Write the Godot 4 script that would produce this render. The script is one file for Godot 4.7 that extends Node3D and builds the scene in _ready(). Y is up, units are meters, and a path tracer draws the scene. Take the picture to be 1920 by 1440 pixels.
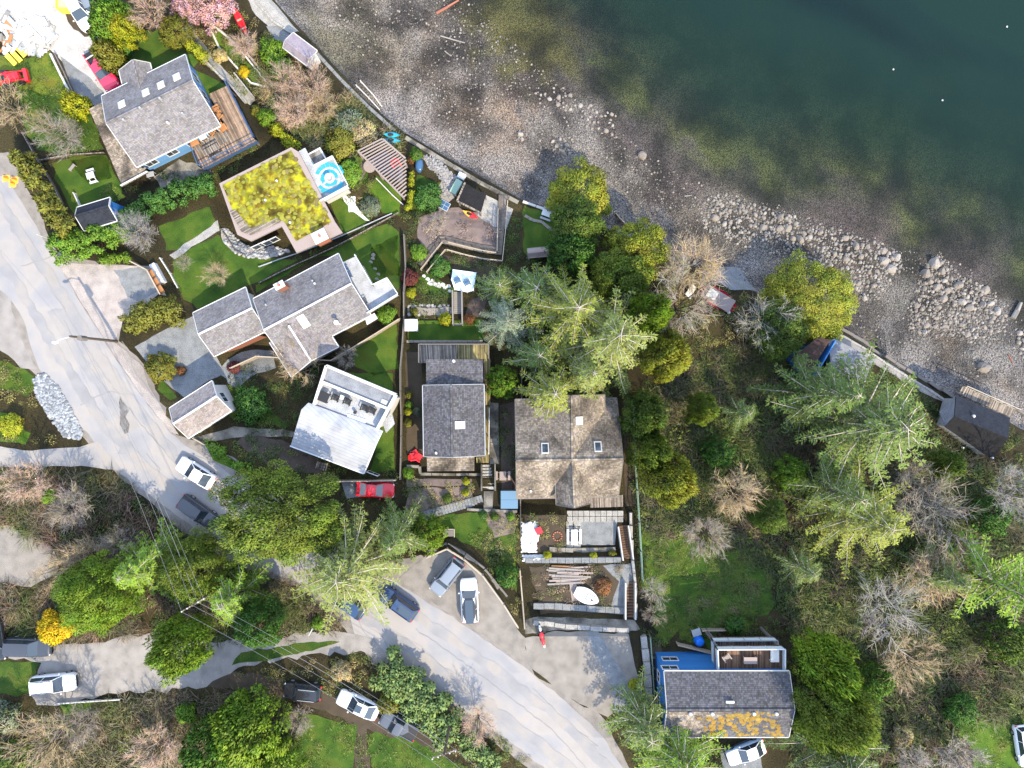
extends Node3D
# A hillside of houses above a pebble beach, seen straight down from a drone about 80 m up.
const F := 1331.6        # focal length in photo pixels
const CH := 90.0         # camera height above the sea
const SUN_AZ := Vector2(0.53, 0.85)
const SUN_EL := 46.0

class MB:
	var v := PackedVector3Array()
	var n := PackedVector3Array()
	var uv := PackedVector2Array()
	var c := PackedColorArray()
	func tri(a: Vector3, b: Vector3, d: Vector3, col := Color.WHITE):
		var nn := (b - a).cross(d - a).normalized()
		var ux := (b - a).normalized()
		var vx := nn.cross(ux)
		for p in [a, d, b]:
			v.append(p); n.append(nn); uv.append(Vector2((p - a).dot(ux), (p - a).dot(vx))); c.append(col)
	func quad(a: Vector3, b: Vector3, d: Vector3, e: Vector3, col := Color.WHITE):
		var nn := (b - a).cross(e - a)
		if nn.length_squared() < 1e-12: nn = (d - b).cross(e - b)
		nn = nn.normalized()
		var ux := (b - a).normalized()
		var vx := nn.cross(ux)
		for p in [a, d, b, a, e, d]:
			v.append(p); n.append(nn); uv.append(Vector2((p - a).dot(ux), -(p - a).dot(vx))); c.append(col)
	func poly(pts: Array, col := Color.WHITE, flip := false):
		# planar polygon, counter-clockwise seen from outside
		var nn := Vector3.ZERO
		for i in pts.size():
			var p: Vector3 = pts[i]; var q: Vector3 = pts[(i + 1) % pts.size()]
			nn += p.cross(q)
		nn = nn.normalized()
		var p0: Vector3 = pts[0]
		var ux: Vector3 = (pts[1] - p0).normalized()
		var vx := nn.cross(ux)
		var flat := PackedVector2Array()
		for p in pts: flat.append(Vector2((p - p0).dot(ux), (p - p0).dot(vx)))
		var ix := Geometry2D.triangulate_polygon(flat)
		for k in range(0, ix.size(), 3):
			var t := [ix[k], ix[k + 1], ix[k + 2]]
			var ar := (flat[t[1]] - flat[t[0]]).cross(flat[t[2]] - flat[t[0]])
			if (ar > 0) != flip: t = [t[0], t[2], t[1]]
			for i in t:
				v.append(pts[i]); n.append(-nn if flip else nn); uv.append(Vector2(flat[i].x, -flat[i].y)); c.append(col)
	func slab(pts: Array, th: float, col := Color.WHITE):
		# a flat or sloping plate: pts is its top, counter-clockwise from above
		poly(pts, col)
		var lo := []
		for p in pts: lo.append(p - Vector3(0, th, 0))
		poly(lo, col, true)
		for i in pts.size():
			var j := (i + 1) % pts.size()
			quad(lo[i], lo[j], pts[j], pts[i], col)
	func prism(pts: Array, y0: float, col := Color.WHITE):
		poly(pts, col)
		for i in pts.size():
			var j := (i + 1) % pts.size()
			quad(Vector3(pts[i].x, y0, pts[i].z), Vector3(pts[j].x, y0, pts[j].z), pts[j], pts[i], col)
	func box(o: Vector3, s: Vector3, b := Basis.IDENTITY, col := Color.WHITE):
		var x := b.x * s.x * 0.5; var y := b.y * s.y * 0.5; var z := b.z * s.z * 0.5
		quad(o - x + y + z, o + x + y + z, o + x + y - z, o - x + y - z, col)
		quad(o - x - y - z, o + x - y - z, o + x - y + z, o - x - y + z, col)
		quad(o - x - y + z, o + x - y + z, o + x + y + z, o - x + y + z, col)
		quad(o + x - y - z, o - x - y - z, o - x + y - z, o + x + y - z, col)
		quad(o + x - y + z, o + x - y - z, o + x + y - z, o + x + y + z, col)
		quad(o - x - y - z, o - x - y + z, o - x + y + z, o - x + y - z, col)
	func beam(a: Vector3, b: Vector3, w: float, h: float, col := Color.WHITE):
		var d := b - a
		var L := d.length()
		if L < 0.001: return
		var x := d / L
		var z := x.cross(Vector3.UP)
		z = Vector3(0, 0, 1) if z.length() < 0.01 else z.normalized()
		box((a + b) * 0.5, Vector3(L, h, w), Basis(x, z.cross(x), z), col)
	func tube(pts: Array, rad: Array, sides := 8, col := Color.WHITE):
		var rings := []
		for i in pts.size():
			var d: Vector3 = (pts[mini(i + 1, pts.size() - 1)] - pts[maxi(i - 1, 0)]).normalized()
			var s := d.cross(Vector3.RIGHT if absf(d.x) < 0.8 else Vector3.UP).normalized()
			var t := d.cross(s)
			var ring := []
			for k in sides:
				var a := TAU * k / sides
				ring.append([pts[i] + (s * cos(a) + t * sin(a)) * rad[i], s * cos(a) + t * sin(a)])
			rings.append(ring)
		for i in pts.size() - 1:
			for k in sides:
				var l := (k + 1) % sides
				for q in [rings[i][k], rings[i + 1][l], rings[i][l], rings[i][k], rings[i + 1][k], rings[i + 1][l]]:
					v.append(q[0]); n.append(q[1]); uv.append(Vector2(float(k) / sides, i)); c.append(col)
		for e in [0, pts.size() - 1]:
			for k in range(1, sides - 1):
				tri(rings[e][0][0], rings[e][k][0], rings[e][k + 1][0], col)
	func cyl(o: Vector3, r: float, h: float, sides := 12, col := Color.WHITE):
		tube([o, o + Vector3(0, h, 0)], [r, r], sides, col)
	func grid(rows: Array, col := Color.WHITE, closed := false):
		# a smooth skin over rows of points
		var R := rows.size(); var C: int = rows[0].size()
		var nor := []
		for i in R:
			var l := []
			for k in C:
				var ku := (k + 1) % C if closed else mini(k + 1, C - 1)
				var kd := (k - 1 + C) % C if closed else maxi(k - 1, 0)
				var du: Vector3 = rows[i][ku] - rows[i][kd]
				var dv: Vector3 = rows[mini(i + 1, R - 1)][k] - rows[maxi(i - 1, 0)][k]
				var nn := du.cross(dv).normalized()
				if nn == Vector3.ZERO: nn = Vector3.UP if i == 0 else Vector3.DOWN
				l.append(nn)
			nor.append(l)
		for i in R - 1:
			for k in (C if closed else C - 1):
				var l := (k + 1) % C
				for q in [[i, k], [i + 1, l], [i, l], [i, k], [i + 1, k], [i + 1, l]]:
					v.append(rows[q[0]][q[1]]); n.append(nor[q[0]][q[1]]); uv.append(Vector2(q[1], q[0])); c.append(col)
	func ball(o: Vector3, r: Vector3, rng: RandomNumberGenerator = null, lump := 0.0, seg := 8, col := Color.WHITE):
		var rows := []
		for i in seg / 2 + 1:
			var row := []
			var a := PI * i / (seg / 2)
			for k in seg:
				var b := TAU * k / seg
				var d := Vector3(sin(a) * cos(b), cos(a), sin(a) * sin(b))
				var f := 1.0 + (rng.randf_range(-lump, lump) if rng and i > 0 and i < seg / 2 else 0.0)
				row.append(o + d * r * f)
			rows.append(row)
		grid(rows, col, true)
	func merge(o: MB, t: Transform3D):
		for i in o.v.size():
			v.append(t * o.v[i]); n.append((t.basis * o.n[i]).normalized()); uv.append(o.uv[i]); c.append(o.c[i])
	func mesh(org := Vector3.ZERO) -> ArrayMesh:
		var a := []
		a.resize(Mesh.ARRAY_MAX)
		var w := v
		if org != Vector3.ZERO:
			w = PackedVector3Array(); w.resize(v.size())
			for i in v.size(): w[i] = v[i] - org
		a[Mesh.ARRAY_VERTEX] = w; a[Mesh.ARRAY_NORMAL] = n; a[Mesh.ARRAY_TEX_UV] = uv; a[Mesh.ARRAY_COLOR] = c
		var m := ArrayMesh.new()
		m.add_surface_from_arrays(Mesh.PRIMITIVE_TRIANGLES, a)
		return m

class FB:   # leaves, needles and twigs: many small diamond faces
	var v := PackedVector3Array()
	var n := PackedVector3Array()
	var c := PackedColorArray()
	var ix := PackedInt32Array()
	func card(p: Vector3, d: Vector3, s: Vector3, L: float, w: float, nn: Vector3, col: Color, mid := 0.5):
		var b := v.size()
		if s.cross(d).dot(nn) < 0.0: s = -s
		v.append(p); v.append(p + d * L * mid + s * w * 0.5); v.append(p + d * L); v.append(p + d * L * mid - s * w * 0.5)
		for k in 4:
			n.append(nn); c.append(col)
		ix.append(b); ix.append(b + 2); ix.append(b + 1); ix.append(b); ix.append(b + 3); ix.append(b + 2)
	func mesh() -> ArrayMesh:
		var a := []
		a.resize(Mesh.ARRAY_MAX)
		a[Mesh.ARRAY_VERTEX] = v; a[Mesh.ARRAY_NORMAL] = n; a[Mesh.ARRAY_COLOR] = c; a[Mesh.ARRAY_INDEX] = ix
		var m := ArrayMesh.new()
		m.add_surface_from_arrays(Mesh.PRIMITIVE_TRIANGLES, a)
		return m

# ---------------------------------------------------------------- naming and parenting
var used := {}
func numbered(s: String) -> String:
	var k: int = used.get(s, 0)
	used[s] = k + 1
	return s if k == 0 else "%s_%03d" % [s, k]
func thing(called: String, label: String, cat: String, at: Vector3, group := "") -> Node3D:
	var o := Node3D.new()
	o.name = numbered(called); add_child(o, true)
	o.position = at
	tag(o, label, cat, group)
	return o
func tag(o: Node, label: String, cat: String, group := ""):
	o.set_meta("label", label); o.set_meta("category", cat)
	if group: o.set_meta("group", group)
func origin_of(p: Node) -> Vector3:
	var o := Vector3.ZERO
	while p != self and p != null:
		o += p.position
		p = p.get_parent()
	return o
func part(called: String, mb, m: Material, par: Node, local := false) -> MeshInstance3D:
	var o := MeshInstance3D.new()
	o.name = called
	if mb is Mesh: o.mesh = mb
	elif mb is MB: o.mesh = mb.mesh(Vector3.ZERO if local else origin_of(par))
	else: o.mesh = mb.mesh()
	o.material_override = m
	par.add_child(o, true)
	return o
func solo(called: String, label: String, cat: String, mb: MB, m: Material, group := "") -> MeshInstance3D:
	var lo := Vector3(1e9, 1e9, 1e9); var hi := -lo
	for p in mb.v:
		lo = lo.min(p); hi = hi.max(p)
	var at := Vector3((lo.x + hi.x) * 0.5, lo.y, (lo.z + hi.z) * 0.5)
	var o := MeshInstance3D.new()
	o.name = numbered(called)
	o.mesh = mb.mesh(at); o.material_override = m; o.position = at
	add_child(o, true)
	tag(o, label, cat, group)
	return o
func struct(called: String, mb, m: Material) -> MeshInstance3D:
	var o := MeshInstance3D.new()
	o.name = numbered(called)
	o.mesh = mb.mesh(); o.material_override = m
	add_child(o, true)
	o.set_meta("kind", "structure")
	return o
func copy(o: Node3D, called: String, at: Vector3, label: String, cat: String, group := "") -> Node3D:
	var r: Node3D = o.duplicate()
	r.name = numbered(called)
	add_child(r, true)
	r.position = at
	tag(r, label, cat, group)
	return r

# ---------------------------------------------------------------- photo pixels to the place
func w(px: float, py: float, y: float) -> Vector3:
	return Vector3((px - 960.0) * (CH - y) / F, y, (py - 720.0) * (CH - y) / F)
func g(px: float, py: float, up := 0.0) -> Vector3:   # the ground under a pixel (of something UP metres above it)
	var y := 8.0
	for i in 8:
		var p := w(px, py, y + up)
		y = h(p.x, p.z)
	var q := w(px, py, y + up)
	return Vector3(q.x, y, q.z)
func gp(pts: Array, up := 0.0) -> PackedVector2Array:
	var r := PackedVector2Array()
	for p in pts:
		var q := g(p[0], p[1], up)
		r.append(Vector2(q.x, q.z))
	return r
func mpp(y: float) -> float: return (CH - y) / F

# ---------------------------------------------------------------- terrain
var S := PackedVector2Array()   # top of the beach
var W := PackedVector2Array()   # water's edge
var RD := PackedVector2Array()  # road centre
var RH := PackedFloat32Array()
var pads := []
var gx := PackedFloat32Array()
var gz := PackedFloat32Array()
var hg := PackedFloat32Array()
var wob := FastNoiseLite.new()
func sdist(L: PackedVector2Array, p: Vector2) -> float:   # > 0 on the left hand in world x-z = inland
	var best := 1e18; var side := 1.0
	for i in L.size() - 1:
		var q := Geometry2D.get_closest_point_to_segment(p, L[i], L[i + 1])
		var d := p.distance_squared_to(q)
		if d < best - 1e-9:
			best = d
			side = (L[i + 1] - L[i]).cross(p - L[i])
	return sqrt(best) * (1.0 if side > 0 else -1.0)
func land(x: float, z: float) -> float:
	var p := Vector2(x, z)
	var ds := sdist(S, p)
	if ds > -0.5:
		var t := maxf(ds, 0.0)
		var y := 2.5 + 0.165 * minf(t, 55.0) + 0.05 * maxf(t - 55.0, 0.0)
		y += wob.get_noise_2d(x, z) * 0.5 * smoothstep(3.0, 12.0, t)
		return lerpf(1.2, y, smoothstep(-0.5, 0.5, ds))
	var dw := sdist(W, p)
	if dw > 0.0: return 1.2 * dw / (dw - ds) + wob.get_noise_2d(x * 3.0, z * 3.0) * 0.12 * smoothstep(0.0, 3.0, dw)
	return maxf(-7.0, 0.06 * dw - 0.0012 * dw * dw)
func exact(x: float, z: float) -> float:
	var y := land(x, z)
	var p := Vector2(x, z)
	var best := 1e18; var hr := 0.0
	for i in RD.size() - 1:
		var q := Geometry2D.get_closest_point_to_segment(p, RD[i], RD[i + 1])
		var d := p.distance_to(q)
		if d < best:
			best = d
			hr = lerpf(RH[i], RH[i + 1], RD[i].distance_to(q) / RD[i].distance_to(RD[i + 1]))
	if best < 11.0: y = lerpf(hr, y, smoothstep(5.0, 11.0, best))
	for q in pads:
		var box: Rect2 = q[2]
		if box.has_point(p):
			var d := 0.0
			if not Geometry2D.is_point_in_polygon(p, q[0]):
				d = 1e9
				for i in q[0].size():
					d = minf(d, p.distance_to(Geometry2D.get_closest_point_to_segment(p, q[0][i], q[0][(i + 1) % q[0].size()])))
			if d < q[3]: y = lerpf(q[1], y, smoothstep(0.15, 1.0, d / q[3]))
	return y
func cell_of(a: PackedFloat32Array, x: float) -> int:
	return clampi(a.bsearch(x, false) - 1, 0, a.size() - 2)
func h(x: float, z: float) -> float:
	var i := cell_of(gx, x); var j := cell_of(gz, z)
	var u := clampf((x - gx[i]) / (gx[i + 1] - gx[i]), 0, 1); var t := clampf((z - gz[j]) / (gz[j + 1] - gz[j]), 0, 1)
	var nx := gx.size()
	var a := hg[j * nx + i]; var b := hg[j * nx + i + 1]; var d := hg[(j + 1) * nx + i]; var e := hg[(j + 1) * nx + i + 1]
	if u > t: return a + u * (b - a) + t * (e - b)
	return a + t * (d - a) + u * (e - d)
func add_pad(pts: Array, blend := 3.0, y := -1.0):
	if y < 0.0:
		var c := Vector2.ZERO
		for p in pts: c += Vector2(p[0], p[1])
		c /= pts.size()
		y = 8.0
		for i in 6:
			var q := w(c.x, c.y, y)
			y = exact(q.x, q.z)
	var r := PackedVector2Array()
	var bx := Rect2()
	for i in pts.size():
		var q := w(pts[i][0], pts[i][1], y)
		r.append(Vector2(q.x, q.z))
		bx = Rect2(r[0], Vector2.ZERO) if i == 0 else bx.expand(r[i])
	pads.append([r, y, bx.grow(blend), blend])
func lines(half: float, far: float) -> PackedFloat32Array:
	var a := PackedFloat32Array()
	var x := half; var step := 1.0
	var out := []
	while x < far:
		step *= 1.5
		x += step
		out.append(x)
	for i in range(out.size() - 1, -1, -1): a.append(-out[i])
	for i in int(half * 2) + 1: a.append(-half + i)
	for q in out: a.append(q)
	return a
func drape(pts: PackedVector2Array, off: float, mb: MB, sandy := false) -> MB:
	# lay a sheet of this outline on the terrain, cut along the terrain's own triangles
	var lo := pts[0]; var hi := pts[0]
	for p in pts:
		lo = lo.min(p); hi = hi.max(p)
	var i0 := cell_of(gx, lo.x); var i1 := cell_of(gx, hi.x); var j0 := cell_of(gz, lo.y); var j1 := cell_of(gz, hi.y)
	var touched := {}
	for k in pts.size():
		var a := pts[k]; var b := pts[(k + 1) % pts.size()]
		var st := int(a.distance_to(b) / 0.2) + 1
		for s in st + 1:
			var q := a.lerp(b, float(s) / st)
			var ci := cell_of(gx, q.x); var cj := cell_of(gz, q.y)
			touched[cj * 4096 + ci] = true
	var nx := gx.size()
	for j in range(j0, j1 + 1):
		for i in range(i0, i1 + 1):
			var hit := touched.has(j * 4096 + i)
			var a := Vector2(gx[i], gz[j]); var b := Vector2(gx[i + 1], gz[j]); var d := Vector2(gx[i], gz[j + 1]); var e := Vector2(gx[i + 1], gz[j + 1])
			if not hit and not Geometry2D.is_point_in_polygon((a + e) * 0.5, pts): continue
			var ya := hg[j * nx + i]; var yb := hg[j * nx + i + 1]; var yd := hg[(j + 1) * nx + i]; var ye := hg[(j + 1) * nx + i + 1]
			for t in 2:
				var P := PackedVector2Array([a, b, e]) if t == 0 else PackedVector2Array([a, e, d])
				var A := Vector3(a.x, ya, a.y); var B := Vector3(b.x, yb, b.y) if t == 0 else Vector3(e.x, ye, e.y); var D := Vector3(e.x, ye, e.y) if t == 0 else Vector3(d.x, yd, d.y)
				var nn := (B - A).cross(D - A).normalized()
				if nn.y < 0: nn = -nn
				var pieces := [P] if not hit else Geometry2D.intersect_polygons(P, pts)
				for piece in pieces:
					var ix: PackedInt32Array = PackedInt32Array([0, 1, 2]) if piece.size() == 3 else Geometry2D.triangulate_polygon(piece)
					for k in range(0, ix.size(), 3):
						var q0: Vector2 = piece[ix[k]]; var q1: Vector2 = piece[ix[k + 1]]; var q2: Vector2 = piece[ix[k + 2]]
						var ar := (q1 - q0).cross(q2 - q0)
						if absf(ar) < 1e-7: continue
						for q in ([q0, q1, q2] if ar > 0 else [q0, q2, q1]):
							var y: float = A.y - (nn.x * (q.x - A.x) + nn.z * (q.y - A.z)) / nn.y
							mb.v.append(Vector3(q.x, y + off, q.y)); mb.n.append(nn); mb.uv.append(q)
							mb.c.append(beach_colour(q.x, q.y) if sandy else Color.WHITE)
	return mb
func rough(pts: PackedVector2Array, amp: float, seg := 0.8) -> PackedVector2Array:
	var r := PackedVector2Array()
	for k in pts.size():
		var a := pts[k]; var b := pts[(k + 1) % pts.size()]
		var m := maxi(1, int(a.distance_to(b) / seg))
		for s in m:
			var q := a.lerp(b, float(s) / m)
			q += Vector2(wob.get_noise_2d(q.x * 25.0, q.y * 25.0), wob.get_noise_2d(q.x * 25.0 + 900.0, q.y * 25.0)) * amp * 1.6
			r.append(q)
	return r
func ground_patch(called: String, pts: Array, off: float, m: Material, amp := 0.0) -> MeshInstance3D:
	var p := gp(pts)
	if amp > 0.0: p = rough(p, amp)
	return struct(called, drape(p, off, MB.new()), m)
func ribbon(pts: Array, wid: float) -> PackedVector2Array:   # world outline of a strip along pixels
	var c := gp(pts)
	var l := PackedVector2Array(); var r := PackedVector2Array()
	for i in c.size():
		var d := (c[mini(i + 1, c.size() - 1)] - c[maxi(i - 1, 0)]).normalized()
		var s := Vector2(-d.y, d.x) * wid * 0.5
		l.append(c[i] + s); r.append(c[i] - s)
	r.reverse()
	return l + r

# ---------------------------------------------------------------- materials
var M := {}
var T := {}
func lin(r: float, gg: float, b: float) -> Color: return Color(r, gg, b).linear_to_srgb()
func noise_tex(key: String, freq: float, stops: Array, size := 512, cell := false, oct := 4, sd := 1, normal := 0.0) -> NoiseTexture2D:
	var f := FastNoiseLite.new()
	f.seed = sd; f.frequency = freq
	if cell:
		f.noise_type = FastNoiseLite.TYPE_CELLULAR
		f.cellular_return_type = FastNoiseLite.RETURN_CELL_VALUE
		f.fractal_type = FastNoiseLite.FRACTAL_NONE
	else:
		f.noise_type = FastNoiseLite.TYPE_SIMPLEX_SMOOTH
		f.fractal_octaves = oct
	var t := NoiseTexture2D.new()
	t.width = size; t.height = size; t.noise = f
	t.seamless = not cell; t.generate_mipmaps = false
	if normal > 0.0:
		t.as_normal_map = true; t.bump_strength = normal
	else:
		var gr := Gradient.new()
		var off := PackedFloat32Array(); var col := PackedColorArray()
		for s in stops:
			off.append(s[0])
			col.append(s[1] if s[1] is Color else Color(s[1], s[1], s[1]))
		gr.offsets = off; gr.colors = col
		t.color_ramp = gr
	T[key] = t
	return t
func img_tex(key: String, im: Image):
	T[key] = ImageTexture.create_from_image(im)
func mat(key: String, col: Color, rough := 0.9, tex := "", metres := 1.0, detail := "", dm := 1.0, tri := false, normal := "", ns := 1.0) -> StandardMaterial3D:
	var m := StandardMaterial3D.new()
	m.resource_name = key
	m.albedo_color = col.linear_to_srgb()
	m.roughness = rough
	m.metallic_specular = 0.35
	m.vertex_color_use_as_albedo = true
	if tex:
		m.albedo_texture = T[tex]
	if normal:
		m.normal_enabled = true; m.normal_texture = T[normal]; m.normal_scale = ns
	m.uv1_scale = Vector3.ONE / metres
	if tri:
		m.uv1_triplanar = true; m.uv1_world_triplanar = true
	if detail:
		m.detail_enabled = true; m.detail_albedo = T[detail]; m.detail_blend_mode = BaseMaterial3D.BLEND_MODE_MUL
		m.detail_uv_layer = BaseMaterial3D.DETAIL_UV_2
		m.uv2_triplanar = true; m.uv2_world_triplanar = true; m.uv2_scale = Vector3.ONE / dm
	M[key] = m
	return m
func leafmat(key: String, col: Color, back := Color(0, 0, 0)) -> StandardMaterial3D:
	var m := mat(key, col, 0.6)
	m.cull_mode = BaseMaterial3D.CULL_DISABLED
	if back != Color(0, 0, 0):
		m.backlight_enabled = true; m.backlight = back.linear_to_srgb()
	return m
func make_textures():
	noise_tex("soft", 0.014, [[0.0, 0.8], [0.5, 0.92], [1.0, 1.0]], 512, false, 5, 3)
	noise_tex("blotch", 0.008, [[0.0, 0.45], [0.35, 0.7], [0.6, 0.95], [1.0, 1.0]], 512, false, 4, 8)
	noise_tex("grain", 0.09, [[0.0, 0.5], [0.5, 0.8], [1.0, 1.0]], 512, false, 3, 5)
	noise_tex("asphalt", 0.16, [[0.0, 0.72], [0.5, 0.88], [1.0, 1.0]], 512, false, 3, 6)
	noise_tex("asphalt_wear", 0.010, [[0.0, Color(0.86, 0.87, 0.9)], [0.4, Color(0.93, 0.94, 0.96)], [0.65, Color(1, 0.98, 0.96)], [1.0, Color(0.95, 0.94, 0.92)]], 512, false, 5, 7)
	noise_tex("grass", 0.07, [[0.0, Color(0.45, 0.6, 0.35)], [0.45, Color(0.75, 0.88, 0.6)], [0.75, Color(1, 1, 0.75)], [1.0, Color(1, 0.95, 0.8)]], 512, false, 4, 9)
	noise_tex("grass_patch", 0.010, [[0.0, Color(0.55, 0.7, 0.5)], [0.45, Color(0.8, 0.9, 0.65)], [0.65, Color(1, 1, 0.8)], [1.0, Color(1, 0.88, 0.75)]], 512, false, 4, 10)
	noise_tex("wild", 0.05, [[0.0, Color(0.35, 0.35, 0.3)], [0.4, Color(0.62, 0.66, 0.45)], [0.55, Color(0.85, 0.75, 0.62)], [1.0, Color(1.0, 0.9, 0.75)]], 512, false, 5, 11)
	noise_tex("mulch", 0.20, [[0.0, 0.35], [0.35, 0.65], [0.6, 0.85], [1.0, 1.0]], 512, false, 2, 12)
	noise_tex("pebble", 0.10, [[0.0, Color(0.3, 0.31, 0.34)], [0.4, Color(0.6, 0.6, 0.62)], [0.75, Color(0.85, 0.82, 0.78)], [0.93, Color(0.95, 0.92, 0.88)], [1.0, Color(1, 1, 1)]], 1024, true, 1, 13)
	noise_tex("pebble_n", 0.10, [], 512, false, 2, 13, 3.0)
	noise_tex("moss", 0.022, [[0.0, Color(0.55, 0.45, 0.3)], [0.35, Color(0.72, 0.64, 0.4)], [0.5, Color(0.88, 0.84, 0.5)], [0.7, Color(0.98, 1.0, 0.5)], [1.0, Color(1, 0.98, 0.55)]], 512, false, 5, 14)
	noise_tex("roofstain", 0.009, [[0.0, 0.75], [0.5, 0.93], [1.0, 1.0]], 512, false, 4, 15)
	noise_tex("ripple", 0.03, [], 512, false, 4, 16, 4.0)
	noise_tex("bark", 0.12, [[0.0, 0.4], [0.6, 0.8], [1.0, 1.0]], 256, false, 3, 17)
	# shingle courses: 4 m x 4 m, every tab its own tone
	var rng := RandomNumberGenerator.new()
	rng.seed = 44
	for kind in 2:
		var im := Image.create(512, 512, false, Image.FORMAT_RGB8)
		var rows := 28 if kind == 0 else 20
		for r in rows:
			var x := rng.randi_range(-40, 0)
			var y0 := r * 512 / rows; var y1 := (r + 1) * 512 / rows
			while x < 512:
				var wd := rng.randi_range(18, 40) if kind == 0 else rng.randi_range(12, 30)
				var t := rng.randf_range(0.80, 1.0) if kind == 0 else rng.randf_range(0.70, 1.0)
				var col := Color(t, t * rng.randf_range(0.95, 1.0), t * rng.randf_range(0.92, 1.02))
				im.fill_rect(Rect2i(x, y0, wd, y1 - y0), col)
				im.fill_rect(Rect2i(x, y1 - 3, wd, 3), col.darkened(0.4))
				im.fill_rect(Rect2i(x, y0, 2, y1 - y0), col.darkened(0.3))
				x += wd
		img_tex("shingle" if kind == 0 else "shake", im)
	# deck boards running along v, 3.5 m x 3.5 m
	var pl := Image.create(512, 512, false, Image.FORMAT_RGB8)
	for k in 25:
		var t := rng.randf_range(0.62, 1.0)
		var y := 0
		while y < 512:
			var L := rng.randi_range(200, 520)
			t = clampf(t + rng.randf_range(-0.2, 0.2), 0.6, 1.0)
			pl.fill_rect(Rect2i(k * 512 / 25, y, 21, L), Color(t, t * 0.96, t * 0.92))
			y += L
		pl.fill_rect(Rect2i(k * 512 / 25 + 18, 0, 3, 512), Color(0.25, 0.22, 0.2))
	for k in 2600:
		var x := rng.randi_range(0, 511)
		var t := pl.get_pixel(x, 8).darkened(rng.randf_range(0.0, 0.25))
		pl.fill_rect(Rect2i(x, rng.randi_range(0, 511), 1, rng.randi_range(12, 60)), t)
	img_tex("plank", pl)
	# ribbed metal sheet, ribs every 0.4 m, 4 m
	var mt := Image.create(256, 256, false, Image.FORMAT_RGB8)
	mt.fill(Color(0.95, 0.95, 0.96))
	for k in 10:
		mt.fill_rect(Rect2i(k * 256 / 10, 0, 2, 256), Color(0.72, 0.73, 0.76))
		mt.fill_rect(Rect2i(k * 256 / 10 + 2, 0, 1, 256), Color(1, 1, 1))
	img_tex("ribbed", mt)
	# lap siding, boards every 0.18 m, 2 m
	var sd := Image.create(64, 256, false, Image.FORMAT_RGB8)
	for k in 11:
		var t := rng.randf_range(0.9, 1.0)
		sd.fill_rect(Rect2i(0, k * 256 / 11, 64, 24), Color(t, t, t))
		sd.fill_rect(Rect2i(0, k * 256 / 11, 64, 3), Color(0.6, 0.6, 0.6))
	img_tex("siding", sd)
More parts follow.
